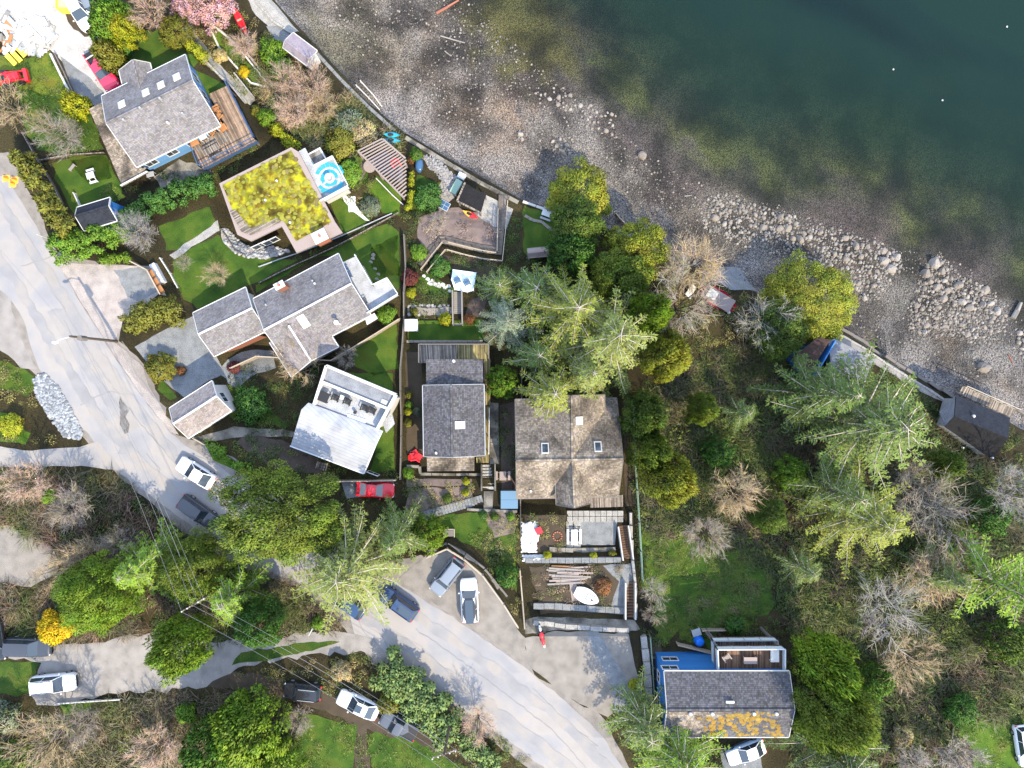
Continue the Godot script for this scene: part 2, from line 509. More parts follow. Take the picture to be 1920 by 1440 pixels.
func make_materials():
	mat("ground", Color(0.06, 0.055, 0.032), 0.95, "wild", 5.0, "blotch", 37.0)
	mat("soil", Color(0.10, 0.075, 0.05), 0.95, "mulch", 3.0, "soft", 13.0)
	mat("brush", Color(0.11, 0.10, 0.05), 0.95, "wild", 4.0, "blotch", 23.0)
	mat("asphalt", Color(0.315, 0.30, 0.292), 0.85, "asphalt", 3.0, "asphalt_wear", 31.0)
	mat("asphalt_patch", Color(0.295, 0.28, 0.27), 0.85, "asphalt", 3.0, "asphalt_wear", 17.0)
	mat("shoulder", Color(0.36, 0.32, 0.285), 0.95, "mulch", 3.0, "soft", 11.0)
	mat("gravel", Color(0.41, 0.375, 0.345), 0.95, "mulch", 2.5, "soft", 14.0)
	mat("gravel_tan", Color(0.345, 0.31, 0.275), 0.95, "mulch", 2.5, "soft", 14.0)
	mat("pavers", Color(0.48, 0.42, 0.385), 0.9, "grain", 4.0, "soft", 12.0)
	mat("concrete", Color(0.45, 0.43, 0.40), 0.9, "grain", 5.0, "soft", 9.0)
	mat("concrete_pale", Color(0.40, 0.385, 0.36), 0.9, "grain", 4.0, "soft", 9.0)
	mat("crack", Color(0.17, 0.165, 0.165), 0.9)
	mat("asphalt_lane", Color(0.295, 0.28, 0.27), 0.85, "asphalt", 3.0, "asphalt_wear", 23.0)
	mat("concrete_grey", Color(0.27, 0.28, 0.29), 0.9, "grain", 5.0, "soft", 9.0)
	mat("concrete_old", Color(0.30, 0.275, 0.235), 0.9, "grain", 4.0, "blotch", 9.0)
	mat("bright_concrete", Color(0.6, 0.57, 0.54), 0.9, "grain", 6.0, "soft", 18.0)
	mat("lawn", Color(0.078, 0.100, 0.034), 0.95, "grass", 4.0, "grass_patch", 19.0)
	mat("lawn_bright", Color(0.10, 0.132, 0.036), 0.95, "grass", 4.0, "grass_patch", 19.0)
	mat("lawn_dry", Color(0.16, 0.15, 0.055), 0.95, "grass", 5.0, "grass_patch", 15.0)
	mat("meadow", Color(0.07, 0.088, 0.034), 0.95, "grass", 5.0, "grass_patch", 13.0)
	mat("mulch", Color(0.27, 0.205, 0.185), 0.95, "mulch", 2.0, "soft", 8.0)
	mat("mulch_dark", Color(0.12, 0.09, 0.075), 0.95, "mulch", 2.0, "soft", 8.0)
	mat("beach", Color(1.0, 1.0, 1.0), 0.85, "pebble", 8.0, "blotch", 31.0, false, "pebble_n", 0.8)
	mat("shingle_grey", Color(0.215, 0.212, 0.22), 0.9, "shingle", 4.0, "roofstain", 11.0)
	mat("shingle_pink", Color(0.29, 0.265, 0.257), 0.9, "shingle", 4.0, "roofstain", 11.0)
	mat("shingle_dark", Color(0.024, 0.030, 0.044), 0.9, "shingle", 4.0, "roofstain", 9.0)
	mat("shingle_slate", Color(0.115, 0.119, 0.133), 0.9, "shake", 4.0, "roofstain", 9.0)
	mat("shingle_tan", Color(0.31, 0.27, 0.215), 0.9, "shake", 4.0, "blotch", 13.0)
	mat("shingle_black", Color(0.014, 0.014, 0.016), 0.9, "shingle", 4.0, "roofstain", 9.0)
	mat("shingle_brown", Color(0.085, 0.055, 0.045), 0.9, "shingle", 4.0, "roofstain", 9.0)
	mat("metal_roof", Color(0.33, 0.34, 0.365), 0.5, "ribbed", 4.0, "roofstain", 12.0)
	mat("tar_roof", Color(0.30, 0.31, 0.34), 0.85, "grain", 4.0, "soft", 9.0)
	mat("tar_purple", Color(0.36, 0.31, 0.36), 0.85, "grain", 4.0, "soft", 9.0)
	mat("white_deck", Color(0.5, 0.51, 0.535), 0.7, "grain", 5.0, "soft", 12.0)
	mat("white", Color(0.42, 0.42, 0.42), 0.6)
	mat("offwhite", Color(0.38, 0.365, 0.34), 0.7)
	mat("grey_paint", Color(0.24, 0.25, 0.265), 0.6)
	mat("dark_paint", Color(0.05, 0.055, 0.07), 0.6)
	mat("navy_paint", Color(0.03, 0.06, 0.13), 0.6)
	mat("blue_siding", Color(0.03, 0.16, 0.42), 0.6, "siding", 2.0)
	mat("pale_siding", Color(0.55, 0.6, 0.66), 0.7, "siding", 2.0)
	mat("blue_pale", Color(0.10, 0.22, 0.40), 0.7, "siding", 2.0)
	mat("grey_siding", Color(0.30, 0.31, 0.32), 0.7, "siding", 2.0)
	mat("tan_siding", Color(0.36, 0.30, 0.23), 0.7, "siding", 2.0)
	mat("brick", Color(0.30, 0.12, 0.08), 0.85, "grain", 2.0)
	mat("wood_deck", Color(0.33, 0.25, 0.19), 0.8, "plank", 3.5, "soft", 9.0)
	mat("wood_grey", Color(0.30, 0.275, 0.25), 0.85, "plank", 3.5, "soft", 9.0)
	mat("wood_mossy", Color(0.30, 0.27, 0.13), 0.85, "plank", 3.5, "soft", 9.0)
	mat("wood_brown", Color(0.17, 0.11, 0.075), 0.85, "plank", 3.5)
	mat("wood_pale", Color(0.48, 0.40, 0.31), 0.8, "grain", 1.5)
	mat("wood_orange", Color(0.50, 0.23, 0.09), 0.7, "grain", 1.5)
	mat("wood_pink", Color(0.36, 0.29, 0.265), 0.8, "grain", 1.5)
	mat("drift", Color(0.31, 0.28, 0.25), 0.85, "grain", 1.5)
	mat("timber", Color(0.20, 0.18, 0.165), 0.9, "grain", 1.5)
	mat("moss_roof", Color(0.27, 0.255, 0.04), 0.95, "moss", 14.0, "blotch", 12.0)
	mat("pale_roofing", Color(0.30, 0.27, 0.225), 0.9, "shake", 4.0, "blotch", 7.0)
	mat("moss_dead", Color(0.27, 0.23, 0.07), 0.95, "wild", 4.0, "grain", 2.0)
	mat("moss_orange", Color(0.25, 0.175, 0.055), 0.95, "moss", 5.0, "soft", 3.0)
	mat("rock", Color(0.29, 0.25, 0.215), 0.9, "grain", 1.3, "", 1.0, true)
	mat("rock_pale", Color(0.38, 0.345, 0.31), 0.9, "grain", 1.3, "", 1.0, true)
	mat("rock_dark", Color(0.14, 0.13, 0.13), 0.8, "grain", 1.3, "", 1.0, true)
	mat("bark", Color(0.15, 0.115, 0.09), 0.95, "bark", 1.0, "", 1.0, true)
	mat("bark_pale", Color(0.20, 0.18, 0.165), 0.95, "bark", 1.0, "", 1.0, true)
	mat("bough", Color(0.33, 0.29, 0.23), 0.95)
	mat("tyre", Color(0.02, 0.02, 0.02), 0.9)
	mat("rim", Color(0.4, 0.4, 0.42), 0.35).metallic = 0.6
	mat("lamp_red", Color(0.5, 0.02, 0.02), 0.3)
	mat("lamp_clear", Color(0.6, 0.62, 0.65), 0.2)
	mat("plastic_black", Color(0.015, 0.015, 0.017), 0.6)
	mat("plastic_blue", Color(0.01, 0.13, 0.55), 0.4)
	mat("plastic_teal", Color(0.02, 0.22, 0.31), 0.35)
	mat("plastic_red", Color(0.6, 0.02, 0.03), 0.4)
	mat("plastic_orange", Color(0.75, 0.33, 0.05), 0.4)
	mat("plastic_yellow", Color(0.75, 0.6, 0.06), 0.5)
	mat("canvas_blue", Color(0.085, 0.15, 0.22), 0.8)
	mat("tarp_white", Color(0.40, 0.41, 0.42), 0.6)
	mat("wire", Color(0.16, 0.16, 0.165), 0.6)
	mat("mesh_green", Color(0.18, 0.26, 0.20), 0.7)
	mat("terracotta", Color(0.25, 0.095, 0.06), 0.8)
	mat("screen_blue", Color(0.03, 0.075, 0.15), 0.2)
	mat("glass", Color(0.02, 0.03, 0.04), 0.08).metallic_specular = 0.7
	mat("skylight", Color(0.45, 0.5, 0.53), 0.1).metallic_specular = 0.7
	mat("glass_rail", Color(0.5, 0.55, 0.58), 0.15).metallic_specular = 0.6
	for p in [["white", 0.6, 0.6, 0.61], ["black", 0.012, 0.013, 0.016], ["charcoal", 0.028, 0.031, 0.04], ["slate", 0.06, 0.066, 0.08], ["silver", 0.13, 0.15, 0.18], ["red", 0.50, 0.01, 0.02], ["crimson", 0.62, 0.02, 0.06], ["navy", 0.022, 0.042, 0.10], ["blue", 0.012, 0.035, 0.09]]:
		var m := mat("car_" + p[0], Color(p[1], p[2], p[3]), 0.3)
		m.clearcoat_enabled = true; m.clearcoat = 0.6; m.clearcoat_roughness = 0.08
	# leaves
	for p in [
		["fir", 0.10, 0.145, 0.028], ["fir_blue", 0.14, 0.18, 0.115], ["fir_dark", 0.075, 0.12, 0.022], ["fir_yellow", 0.18, 0.205, 0.03], ["fir_pale", 0.165, 0.195, 0.045],
		["cedar", 0.14, 0.20, 0.025], ["cedar_yellow", 0.25, 0.275, 0.03], ["cedar_bright", 0.155, 0.25, 0.02], ["cedar_dark", 0.085, 0.14, 0.02],
		["laurel", 0.14, 0.26, 0.025], ["laurel_dark", 0.06, 0.15, 0.025], ["olive", 0.17, 0.17, 0.025], ["gold", 0.62, 0.46, 0.015], ["lime", 0.34, 0.36, 0.02], ["rust", 0.21, 0.095, 0.04],
		["maple", 0.16, 0.045, 0.045], ["rhodo", 0.16, 0.23, 0.075], ["green", 0.08, 0.17, 0.02], ["sage", 0.15, 0.18, 0.12], ["blossom", 0.62, 0.40, 0.46], ["white_blossom", 0.62, 0.58, 0.56], ["straw", 0.42, 0.35, 0.20], ["cream", 0.6, 0.5, 0.25],
	]:
		leafmat(p[0], Color(p[1], p[2], p[3]), Color(p[1], p[2], p[3]) * 0.8)
	for p in [["twig", 0.23, 0.195, 0.165], ["twig_tan", 0.31, 0.235, 0.15], ["twig_grey", 0.23, 0.215, 0.205], ["twig_pink", 0.38, 0.27, 0.21], ["twig_white", 0.27, 0.235, 0.215], ["twig_red", 0.22, 0.11, 0.085]]:
		leafmat(p[0], Color(p[1], p[2], p[3]))
	leafmat("tint", Color.WHITE)
	mat("moss_tint", Color.WHITE, 0.95, "grain", 1.0, "", 1.0, true)
	mat("stone_tint", Color.WHITE, 0.9, "grain", 1.3, "", 1.0, true)
# ---------------------------------------------------------------- plants
func rnd(sd: int) -> RandomNumberGenerator:
	var r := RandomNumberGenerator.new()
	r.seed = sd
	return r
func tone(r: RandomNumberGenerator, lo := 0.6, hi := 1.15) -> Color:
	var t := r.randf_range(lo, hi)
	return Color(t * r.randf_range(0.85, 1.15), t, t * r.randf_range(0.7, 1.2))
func conifer(sd: int, H: float, R: float, droop: float, pw: float, gap: float) -> Array:
	# whorls of boughs round a leader; every bough is a flat fan of twigs set with short sprays
	var r := rnd(sd); var f := FB.new(); var m := MB.new()
	var y := H * 0.12
	while y < H - 0.3:
		var t := y / H
		var L0 := R * pow(1.0 - t, pw) + 0.3
		y += gap * r.randf_range(0.5, 1.3) * (0.55 + 0.6 * (1.0 - t))
		var nb := r.randi_range(4, 7)
		var a0 := r.randf() * TAU
		for b in nb:
			var az := a0 + TAU * b / nb + r.randf_range(-0.4, 0.4)
			var L := L0 * r.randf_range(0.5, 1.2)
			var d := Vector3(cos(az), 0, sin(az))
			var side := Vector3(-d.z, 0, d.x)
			var bt := r.randf_range(0.55, 1.25)
			var up0 := r.randf_range(0.0, 0.3)
			var o := Vector3(0, y + r.randf_range(-0.2, 0.2), 0)
			m.tube([o, o + d * L * 0.5 + Vector3(0, (up0 * 0.5 - droop * 0.25) * L, 0), o + d * L * 0.96 + Vector3(0, (up0 - droop) * L, 0)], [0.035 + L * 0.010, 0.03 + L * 0.006, 0.02], 3)
			var steps := int(L / 0.34) + 2
			for s in steps:
				var q := (s + r.randf()) / steps
				var p := o + d * L * q + Vector3(0, (up0 * q - droop * q * q) * L, 0)
				for sg in [-1, 1]:
					if q < 0.2 and r.randf() < 0.6: continue
					var tl := (0.22 * L * (1.0 - q) + 0.24) * r.randf_range(0.6, 1.15)
					var tw: Vector3 = (d * r.randf_range(0.55, 0.95) + side * sg + Vector3(0, r.randf_range(-0.4, 0.05), 0)).normalized()
					var n := int(tl / 0.26) + 1
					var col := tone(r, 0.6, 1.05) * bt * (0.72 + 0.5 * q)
					for k in n:
						var e := p + tw * tl * (k + r.randf() * 0.6) / n
						for z in 2:
							var dd := (tw + side * (0.7 if z == 0 else -0.7) + Vector3(r.randfn() * 0.25, r.randf_range(-0.55, 0.15), r.randfn() * 0.25)).normalized()
							var nn := (Vector3.UP * 0.8 + d * 0.7 + Vector3(r.randfn(), r.randfn() * 0.5, r.randfn()) * 0.4).normalized()
							var sl := r.randf_range(0.24, 0.46)
							f.card(e, dd, (dd.cross(Vector3.UP) + Vector3(0, r.randf_range(-0.7, 0.7), 0)).normalized(), sl, sl * r.randf_range(0.28, 0.42), nn, col * r.randf_range(0.85, 1.15))
	return [m, f]
func lumps(sd: int, nl: int, flat: float, spread: float, r0: float, r1: float, cards: int, size: float, hang: float, thin := 0.34) -> Array:
	# a crown of unit size (radius 1, height 1) made of leafy lumps with dark gaps between them
	var r := rnd(sd); var f := FB.new(); var m := MB.new()
	for l in nl:
		var a := r.randf() * TAU
		var e := acos(1.0 - r.randf() * flat)
		var rad := spread * (r.randf_range(0.6, 1.0) if r.randf() < 0.9 else 1.1)
		var o := Vector3(sin(e) * cos(a) * rad, 0.42 + cos(e) * 0.42 * r.randf_range(0.7, 1.1), sin(e) * sin(a) * rad)
		var lr := r.randf_range(r0, r1)
		var bt := r.randf_range(0.6, 1.25)
		var out := (Vector3(o.x, (o.y - 0.3) * 1.3, o.z)).normalized()
		var hue := Color(r.randf_range(0.85, 1.2), 1.0, r.randf_range(0.7, 1.25))
		if l % 3 == 0: m.tube([Vector3(0, 0.28, 0), Vector3(o.x * 0.55, 0.30 + (o.y - 0.3) * 0.4, o.z * 0.55), o], [0.022, 0.012, 0.005], 3)
		for k in cards:
			var d := Vector3(r.randfn(), r.randfn(), r.randfn()).normalized()
			if d.dot(out) < -0.35: d = -d
			var p := o + d * lr * Vector3(1, 0.8, 1) * pow(r.randf(), 0.25)
			var dir := (d * 0.6 + out * 0.5 + Vector3(r.randfn(), r.randfn() * 0.6 - hang, r.randfn()) * 0.6).normalized()
			var s := dir.cross(d + Vector3(r.randfn(), r.randfn(), r.randfn()) * 0.3).normalized()
			var nn := (d * 0.7 + out * 0.5 + Vector3(0, 0.25, 0) + Vector3(r.randfn(), r.randfn(), r.randfn()) * 0.25).normalized()
			var L := size * r.randf_range(0.6, 1.3)
			f.card(p, dir, s, L, L * thin * r.randf_range(0.8, 1.3), nn, tone(r, 0.62, 1.1) * hue * bt)
	return [m, f]
func twigs(sd: int, H: float, R: float, n1: int, n2: int, n3: int, wid := 0.05) -> Array:
	# a leafless crown: limbs, boughs and fine twigs; returns [limbs, twigs]
	var r := rnd(sd); var f := FB.new(); var m := MB.new()
	var fork := Vector3(0, H * 0.22, 0)
	for a in n1:
		var az := TAU * (a + r.randf_range(-0.3, 0.3)) / n1
		var sp := r.randf_range(0.08, 0.75)
		var tip := Vector3(cos(az) * R * sp, H * r.randf_range(0.65, 0.98), sin(az) * R * sp)
		var mid := fork.lerp(tip, 0.5) + Vector3(cos(az), -0.1, sin(az)) * R * 0.12
		m.tube([fork, mid, tip], [R * 0.016 + 0.015, R * 0.009 + 0.01, 0.01], 4)
		for b in n2:
			var q := r.randf_range(0.25, 1.0)
			var p := fork.lerp(mid, q * 2.0) if q < 0.5 else mid.lerp(tip, q * 2.0 - 1.0)
			var az2 := az + r.randf_range(-1.3, 1.3)
			var d := Vector3(cos(az2), r.randf_range(0.05, 0.9), sin(az2)).normalized()
			var L := R * r.randf_range(0.3, 0.62)
			var e := p + d * L
			var lim := R * r.randf_range(0.82, 1.05) / maxf(0.01, Vector2(e.x, e.z).length())
			if lim < 1.0: e = Vector3(e.x * lim, e.y, e.z * lim)
			e.y = minf(e.y, H)
			var col := tone(r, 0.7, 1.15)
			var dd := (e - p).normalized(); L = p.distance_to(e)
			var sv := dd.cross(Vector3.UP).normalized()
			f.card(p, dd, sv, L, wid * 1.6, Vector3.UP, col, 0.1)
			f.card(p, dd, sv.cross(dd), L, wid * 1.6, sv, col, 0.1)
			for c in n3:
				var p2 := p + dd * L * r.randf_range(0.15, 1.0)
				var d2 := (dd * 0.8 + Vector3(r.randfn(), r.randfn() * 0.5 + 0.3, r.randfn()) * 0.65).normalized()
				var L2 := L * r.randf_range(0.25, 0.6)
				var s2 := d2.cross(Vector3(r.randfn(), 1.0, r.randfn()).normalized()).normalized()
				f.card(p2, d2, s2, L2, wid * r.randf_range(0.7, 1.2), (Vector3.UP + Vector3(r.randfn(), 0, r.randfn()) * 0.5).normalized(), col * r.randf_range(0.85, 1.15), 0.15)
	return [m, f]
var proto := {}
func make_protos():
	for i in 3: proto["fir%d" % i] = conifer(100 + i, 17.0, 5.0, [0.22, 0.3, 0.16][i], [0.75, 0.85, 0.7][i], 1.5)
	for i in 2: proto["sparse%d" % i] = conifer(120 + i, 23.0, 8.0, 0.14, 0.66, 1.6)
	for i in 3: proto["cedar%d" % i] = lumps(200 + i, 95, 0.95, 0.84, 0.13, 0.25, 230, 0.062, 0.45, 0.36)
	for i in 2: proto["wide%d" % i] = lumps(210 + i, 190, 0.98, 0.88, 0.1, 0.19, 290, 0.036, 0.4, 0.4)
	for i in 2: proto["bush%d" % i] = lumps(300 + i, 46, 1.0, 0.74, 0.2, 0.32, 110, 0.12, 0.1, 0.5)
	for i in 2: proto["leafy%d" % i] = lumps(310 + i, 150, 1.0, 0.86, 0.1, 0.18, 90, 0.06, 0.0, 0.55)
	proto["ball0"] = lumps(320, 90, 1.05, 0.84, 0.13, 0.2, 130, 0.085, 0.0, 0.6)
	proto["whorl0"] = lumps(330, 60, 0.9, 0.85, 0.09, 0.14, 40, 0.12, 0.0, 0.4)
	proto["spiky0"] = lumps(340, 30, 0.9, 0.55, 0.2, 0.4, 60, 0.24, -0.3, 0.12)
	for i in 3: proto["bare%d" % i] = twigs(400 + i, 1.0 * 8.0, 4.0, [8, 10, 7][i], 13, 15, 0.036)
	for i in 2: proto["fine%d" % i] = twigs(420 + i, 6.0, 4.0, 12, 12, 16, 0.045)
	for k in proto:
		if proto[k] is Array: proto[k] = [proto[k][0].mesh(), proto[k][1].mesh()]
	var t := MB.new()
	t.tube([Vector3(0, -0.5, 0), Vector3(0.03, 6, 0.02), Vector3(-0.02, 13, 0), Vector3(0, 19.6, 0)], [0.42, 0.33, 0.2, 0.03], 8)
	proto["trunk"] = t.mesh()
	t = MB.new()
	t.tube([Vector3(0, -0.3, 0), Vector3(0.01, 0.3, 0.01), Vector3(0.0, 0.75, 0)], [0.05, 0.035, 0.012], 6)
	proto["stem"] = t.mesh()
var plant_no := 0
func plant(kind: String, px: float, py: float, rpx: float, H: float, tint: String, called: String, label: String, cat: String, group := "", stretch := 1.0, turn := -1.0) -> Node3D:
	plant_no += 1
	var r := rnd(7000 + plant_no)
	var p := g(px, py, H * 0.5)
	var R := rpx * mpp(p.y + H * 0.5)
	var o := thing(called, label, cat, p, group)
	o.rotation.y = r.randf() * TAU if turn < 0.0 else turn
	var nv := 0
	while proto.has(kind + str(nv)): nv += 1
	var pr = proto[kind + str(plant_no % nv)]
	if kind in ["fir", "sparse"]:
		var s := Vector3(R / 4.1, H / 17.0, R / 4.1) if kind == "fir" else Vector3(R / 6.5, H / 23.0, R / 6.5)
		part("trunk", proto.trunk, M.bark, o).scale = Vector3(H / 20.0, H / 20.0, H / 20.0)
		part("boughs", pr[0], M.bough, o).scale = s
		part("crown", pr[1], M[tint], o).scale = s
	elif kind in ["bare", "fine"]:
		var s := Vector3(R / 4.0, H / (8.0 if kind == "bare" else 6.0), R / 4.0 * stretch)
		part("trunk", proto.stem, M.bark_pale, o).scale = Vector3(R * 0.6, H * 0.32, R * 0.6)
		part("limbs", pr[0], M.bark_pale if tint in ["twig_grey", "twig_white"] else M.bark, o).scale = s
		part("twigs", pr[1], M[tint], o).scale = s
	else:
		part("trunk" if H > 5.0 else "stem", proto.stem, M.bark, o).scale = Vector3(R * 0.8, H, R * 0.8)
		part("boughs" if H > 5.0 else "twigs", pr[0], M.bark, o).scale = Vector3(R, H, R * stretch)
		part("crown" if H > 5.0 else "foliage", pr[1], M[tint], o).scale = Vector3(R, H, R * stretch)
	return o
func hedge(pts: Array, wpx: float, H: float, tint: String, label: String, called := "hedge", size := 0.16, cat := "hedge", lumpy := 0.5):
	# a long leafy body along pixels
	var r := rnd(hash(label))
	var f := FB.new()
	var c := []
	for p in pts: c.append(g(p[0], p[1], H * 0.6))
	var o := thing(called, label, cat, c[0])
	var stems := MB.new()
	for i in c.size() - 1:
		var a: Vector3 = c[i]; var b: Vector3 = c[i + 1]
		var L := a.distance_to(b)
		var half := wpx * mpp(a.y + H * 0.6) * 0.5
		var d := (b - a).normalized(); var s := d.cross(Vector3.UP).normalized()
		var nl := int(L * half * 5.5 / (lumpy * lumpy * 4.0)) + 4
		for k in nl:
			var t := r.randf()
			var u := r.randf_range(-1, 1)
			var y := H * (1.0 - 0.35 * u * u) - lumpy * 0.7 + r.randf_range(-0.15, 0.12) * H * 0.5
			var ctr := a.lerp(b, t) + s * u * maxf(0.1, half - lumpy * 0.5) + Vector3(0, y, 0)
			var bt := r.randf_range(0.7, 1.15)
			var lr := lumpy * r.randf_range(0.6, 1.1)
			for q in int(110 * lumpy / 0.5):
				var dd := Vector3(r.randfn(), r.randfn() * 0.7 + 0.35, r.randfn()).normalized()
				var p := ctr + dd * lr * pow(r.randf(), 0.3)
				var dir := (dd * 0.5 + Vector3(r.randfn(), r.randfn() * 0.6, r.randfn())).normalized()
				var sd := dir.cross(Vector3(r.randfn(), r.randfn(), r.randfn())).normalized()
				var Lc := size * r.randf_range(0.8, 1.6)
				f.card(p - c[0], dir, sd, Lc, Lc * 0.5, (dd + Vector3.UP * 0.3 + s * u * 0.4).normalized(), tone(r, 0.62, 1.1) * bt)
		var k2 := 0.0
		while k2 < L:
			var q := a.lerp(b, k2 / L)
			stems.tube([q + Vector3(0, -0.2, 0), q + Vector3(0, H * 0.7, 0)], [0.06, 0.03], 5)
			k2 += 1.0
	part("stems", stems, M.bark, o)
	part("foliage", f, M[tint], o)
# ground cover scattered as copies of a few clumps
func clump(sd: int, n: int, R: float, H: float, L: float, thin: float, upward: float) -> ArrayMesh:
	var r := rnd(sd); var f := FB.new()
	for k in n:
		var a := r.randf() * TAU; var q := sqrt(r.randf()) * R
		var p := Vector3(cos(a) * q, r.randf() * H * (1.0 - 0.6 * q / R), sin(a) * q)
		var d := Vector3(cos(a) * r.randf_range(-0.3, 1.0) + r.randfn() * 0.4, upward + r.randfn() * 0.3, sin(a) * r.randf_range(-0.3, 1.0) + r.randfn() * 0.4).normalized()
		var s := d.cross(Vector3(r.randfn(), r.randfn(), r.randfn())).normalized()
		var LL := L * r.randf_range(0.6, 1.4)
		f.card(p, d, s, LL, LL * thin, (Vector3.UP + Vector3(cos(a), 0, sin(a)) * 0.6 + Vector3(r.randfn(), r.randfn(), r.randfn()) * 0.3).normalized(), tone(r, 0.6, 1.15))
	return f.mesh()
var clumps := {}
func make_clumps():
	clumps["leafy"] = [clump(1, 70, 0.55, 0.5, 0.2, 0.5, 0.25), clump(2, 90, 0.7, 0.7, 0.16, 0.5, 0.3)]
	clumps["bramble"] = [clump(3, 80, 0.8, 0.7, 0.75, 0.045, 0.35), clump(4, 60, 0.6, 0.5, 0.9, 0.04, 0.2)]
	clumps["fern"] = [clump(5, 46, 0.3, 0.25, 0.6, 0.16, 0.3)]
	clumps["grass"] = [clump(6, 40, 0.35, 0.04, 0.2, 0.14, 0.9), clump(7, 30, 0.3, 0.04, 0.28, 0.1, 0.8)]
	clumps["low"] = [clump(8, 40, 0.4, 0.15, 0.12, 0.6, 0.35)]
func scatter(called: String, label: String, cat: String, pts: Array, kind: String, per: float, s0: float, s1: float, cols: Array, sd: int, patch := 0.0, avoid := []):
	var r := rnd(sd)
	var p := gp(pts)
	var av := []
	for a in avoid: av.append(gp(a))
	var lo := p[0]; var hi := p[0]
	for q in p:
		lo = lo.min(q); hi = hi.max(q)
	var n := int((hi.x - lo.x) * (hi.y - lo.y) * per)
	var lists := []
	for k in clumps[kind].size(): lists.append([[], []])
	var nz := FastNoiseLite.new()
	nz.seed = sd; nz.frequency = 0.13
	for k in n:
		var q := Vector2(r.randf_range(lo.x, hi.x), r.randf_range(lo.y, hi.y))
		var s := r.randf_range(s0, s1)
		var spin := r.randf() * TAU
		var v := nz.get_noise_2d(q.x, q.y)
		var pick := r.randf()
		if v < patch - 0.35 or not Geometry2D.is_point_in_polygon(q, p): continue
		var bad := false
		for a in av:
			if Geometry2D.is_point_in_polygon(q, a):
				bad = true
				break
		if bad: continue
		var ci := clampi(int((v * 1.6 + 0.5 + (pick - 0.5) * 0.7) * cols.size()), 0, cols.size() - 1)
		var l = lists[k % lists.size()]
		l[0].append(Transform3D(Basis(Vector3.UP, spin).scaled(Vector3(s, s * r.randf_range(0.6, 1.1), s)), Vector3(q.x, h(q.x, q.y) + 0.02, q.y)))
		var cc: Color = cols[ci] * r.randf_range(0.75, 1.2)
		cc.a = 1.0
		l[1].append(cc)
	var top: Node3D = null
	for i in lists.size():
		if lists[i][0].is_empty(): continue
		var mm := MultiMesh.new()
		mm.transform_format = MultiMesh.TRANSFORM_3D
		mm.use_colors = true
		mm.mesh = clumps[kind][i]
		mm.instance_count = lists[i][0].size()
		for k in lists[i][0].size():
			mm.set_instance_transform(k, lists[i][0][k])
			mm.set_instance_color(k, lists[i][1][k])
		var o := MultiMeshInstance3D.new()
		o.multimesh = mm
		o.material_override = M.tint
		o.set_meta("kind", "stuff")
		if top == null:
			o.name = numbered(called); add_child(o, true)
			tag(o, label, cat)
			top = o
		else:
			o.name = called; top.add_child(o, true)
# ---------------------------------------------------------------- houses
func gable(o: Node3D, A: Vector2, B: Vector2, hr: float, el: Vector2, hl: float, er: Vector2, he: float, y0: float, rm: Material, wm: Material, over := 0.35, trim := "white", capcol := "", inner := false) -> Dictionary:
	# a ridge from pixel A to B; el / er are pixels on the left and right eave line
	var a := w(A.x, A.y, y0 + hr); var b := w(B.x, B.y, y0 + hr)
	var d := (b - a); d.y = 0; d = d.normalized()
	var nr := Vector3(-d.z, 0, d.x)
	var wl := (w(el.x, el.y, y0 + hl) - a).dot(-nr); var wr := (w(er.x, er.y, y0 + he) - a).dot(nr)
	var L0 := a - nr * wl; L0.y = y0 + hl
	var L1 := b - nr * wl; L1.y = y0 + hl
	var R0 := a + nr * wr; R0.y = y0 + he
	var R1 := b + nr * wr; R1.y = y0 + he
	var s := MB.new(); s.slab([a, b, L1, L0] if true else [], 0.16)
	part("roof", s, rm, o)
	s = MB.new(); s.slab([b, a, R0, R1], 0.16)
	part("roof", s, rm, o)
	s = MB.new()
	s.beam(a + Vector3(0, 0.03, 0), b + Vector3(0, 0.03, 0), 0.2, 0.08)
	part("ridge_cap", s, M[capcol] if capcol else rm, o)
	for e in [[L0, L1, -nr], [R0, R1, nr]]:
		s = MB.new()
		s.beam(e[0] + e[2] * 0.05 - Vector3(0, 0.08, 0), e[1] + e[2] * 0.05 - Vector3(0, 0.08, 0), 0.1, 0.12)
		part("gutter", s, M[trim], o)
	for e in [[a, L0, -d], [a, R0, -d], [b, L1, d], [b, R1, d]]:
		if inner and e[2] == -d: continue
		s = MB.new()
		s.beam(e[0] + e[2] * 0.04 - Vector3(0, 0.1, 0), e[1] + e[2] * 0.04 - Vector3(0, 0.1, 0), 0.06, 0.22)
		part("barge_board", s, M[trim], o)
	# walls
	s = MB.new()
	var kl := (hr - hl) / wl; var kr := (hr - he) / wr
	var A2 := a + d * over; var B2 := b - d * over
	var pl := wl - over; var q := wr - over
	var yb := y0 - 1.5
	var P := []
	for c in [A2, B2]:
		P.append([Vector3(c.x, yb, c.z) - nr * pl, c - nr * pl - Vector3(0, kl * pl + 0.17, 0), c - Vector3(0, 0.17, 0), c + nr * q - Vector3(0, kr * q + 0.17, 0), Vector3(c.x, yb, c.z) + nr * q])
	var P0: Array = P[0]; var P1: Array = P[1]
	s.poly(P0, Color.WHITE); s.poly(P1, Color.WHITE, true)
	s.quad(P0[0], P1[0], P1[1], P0[1]); s.quad(P1[4], P0[4], P0[3], P1[3])
	part("wall", s, wm, o)
	return {"a": a, "b": b, "L0": L0, "L1": L1, "R0": R0, "R1": R1, "d": d, "n": nr, "wl": wl, "wr": wr, "kl": kl, "kr": kr, "over": over, "y0": y0, "hl": hl, "he": he}
func roof_plane(o: Node3D, pts: Array, th: float, m: Material, called := "roof"):
	var s := MB.new(); s.slab(pts, th)
	return part(called, s, m, o)
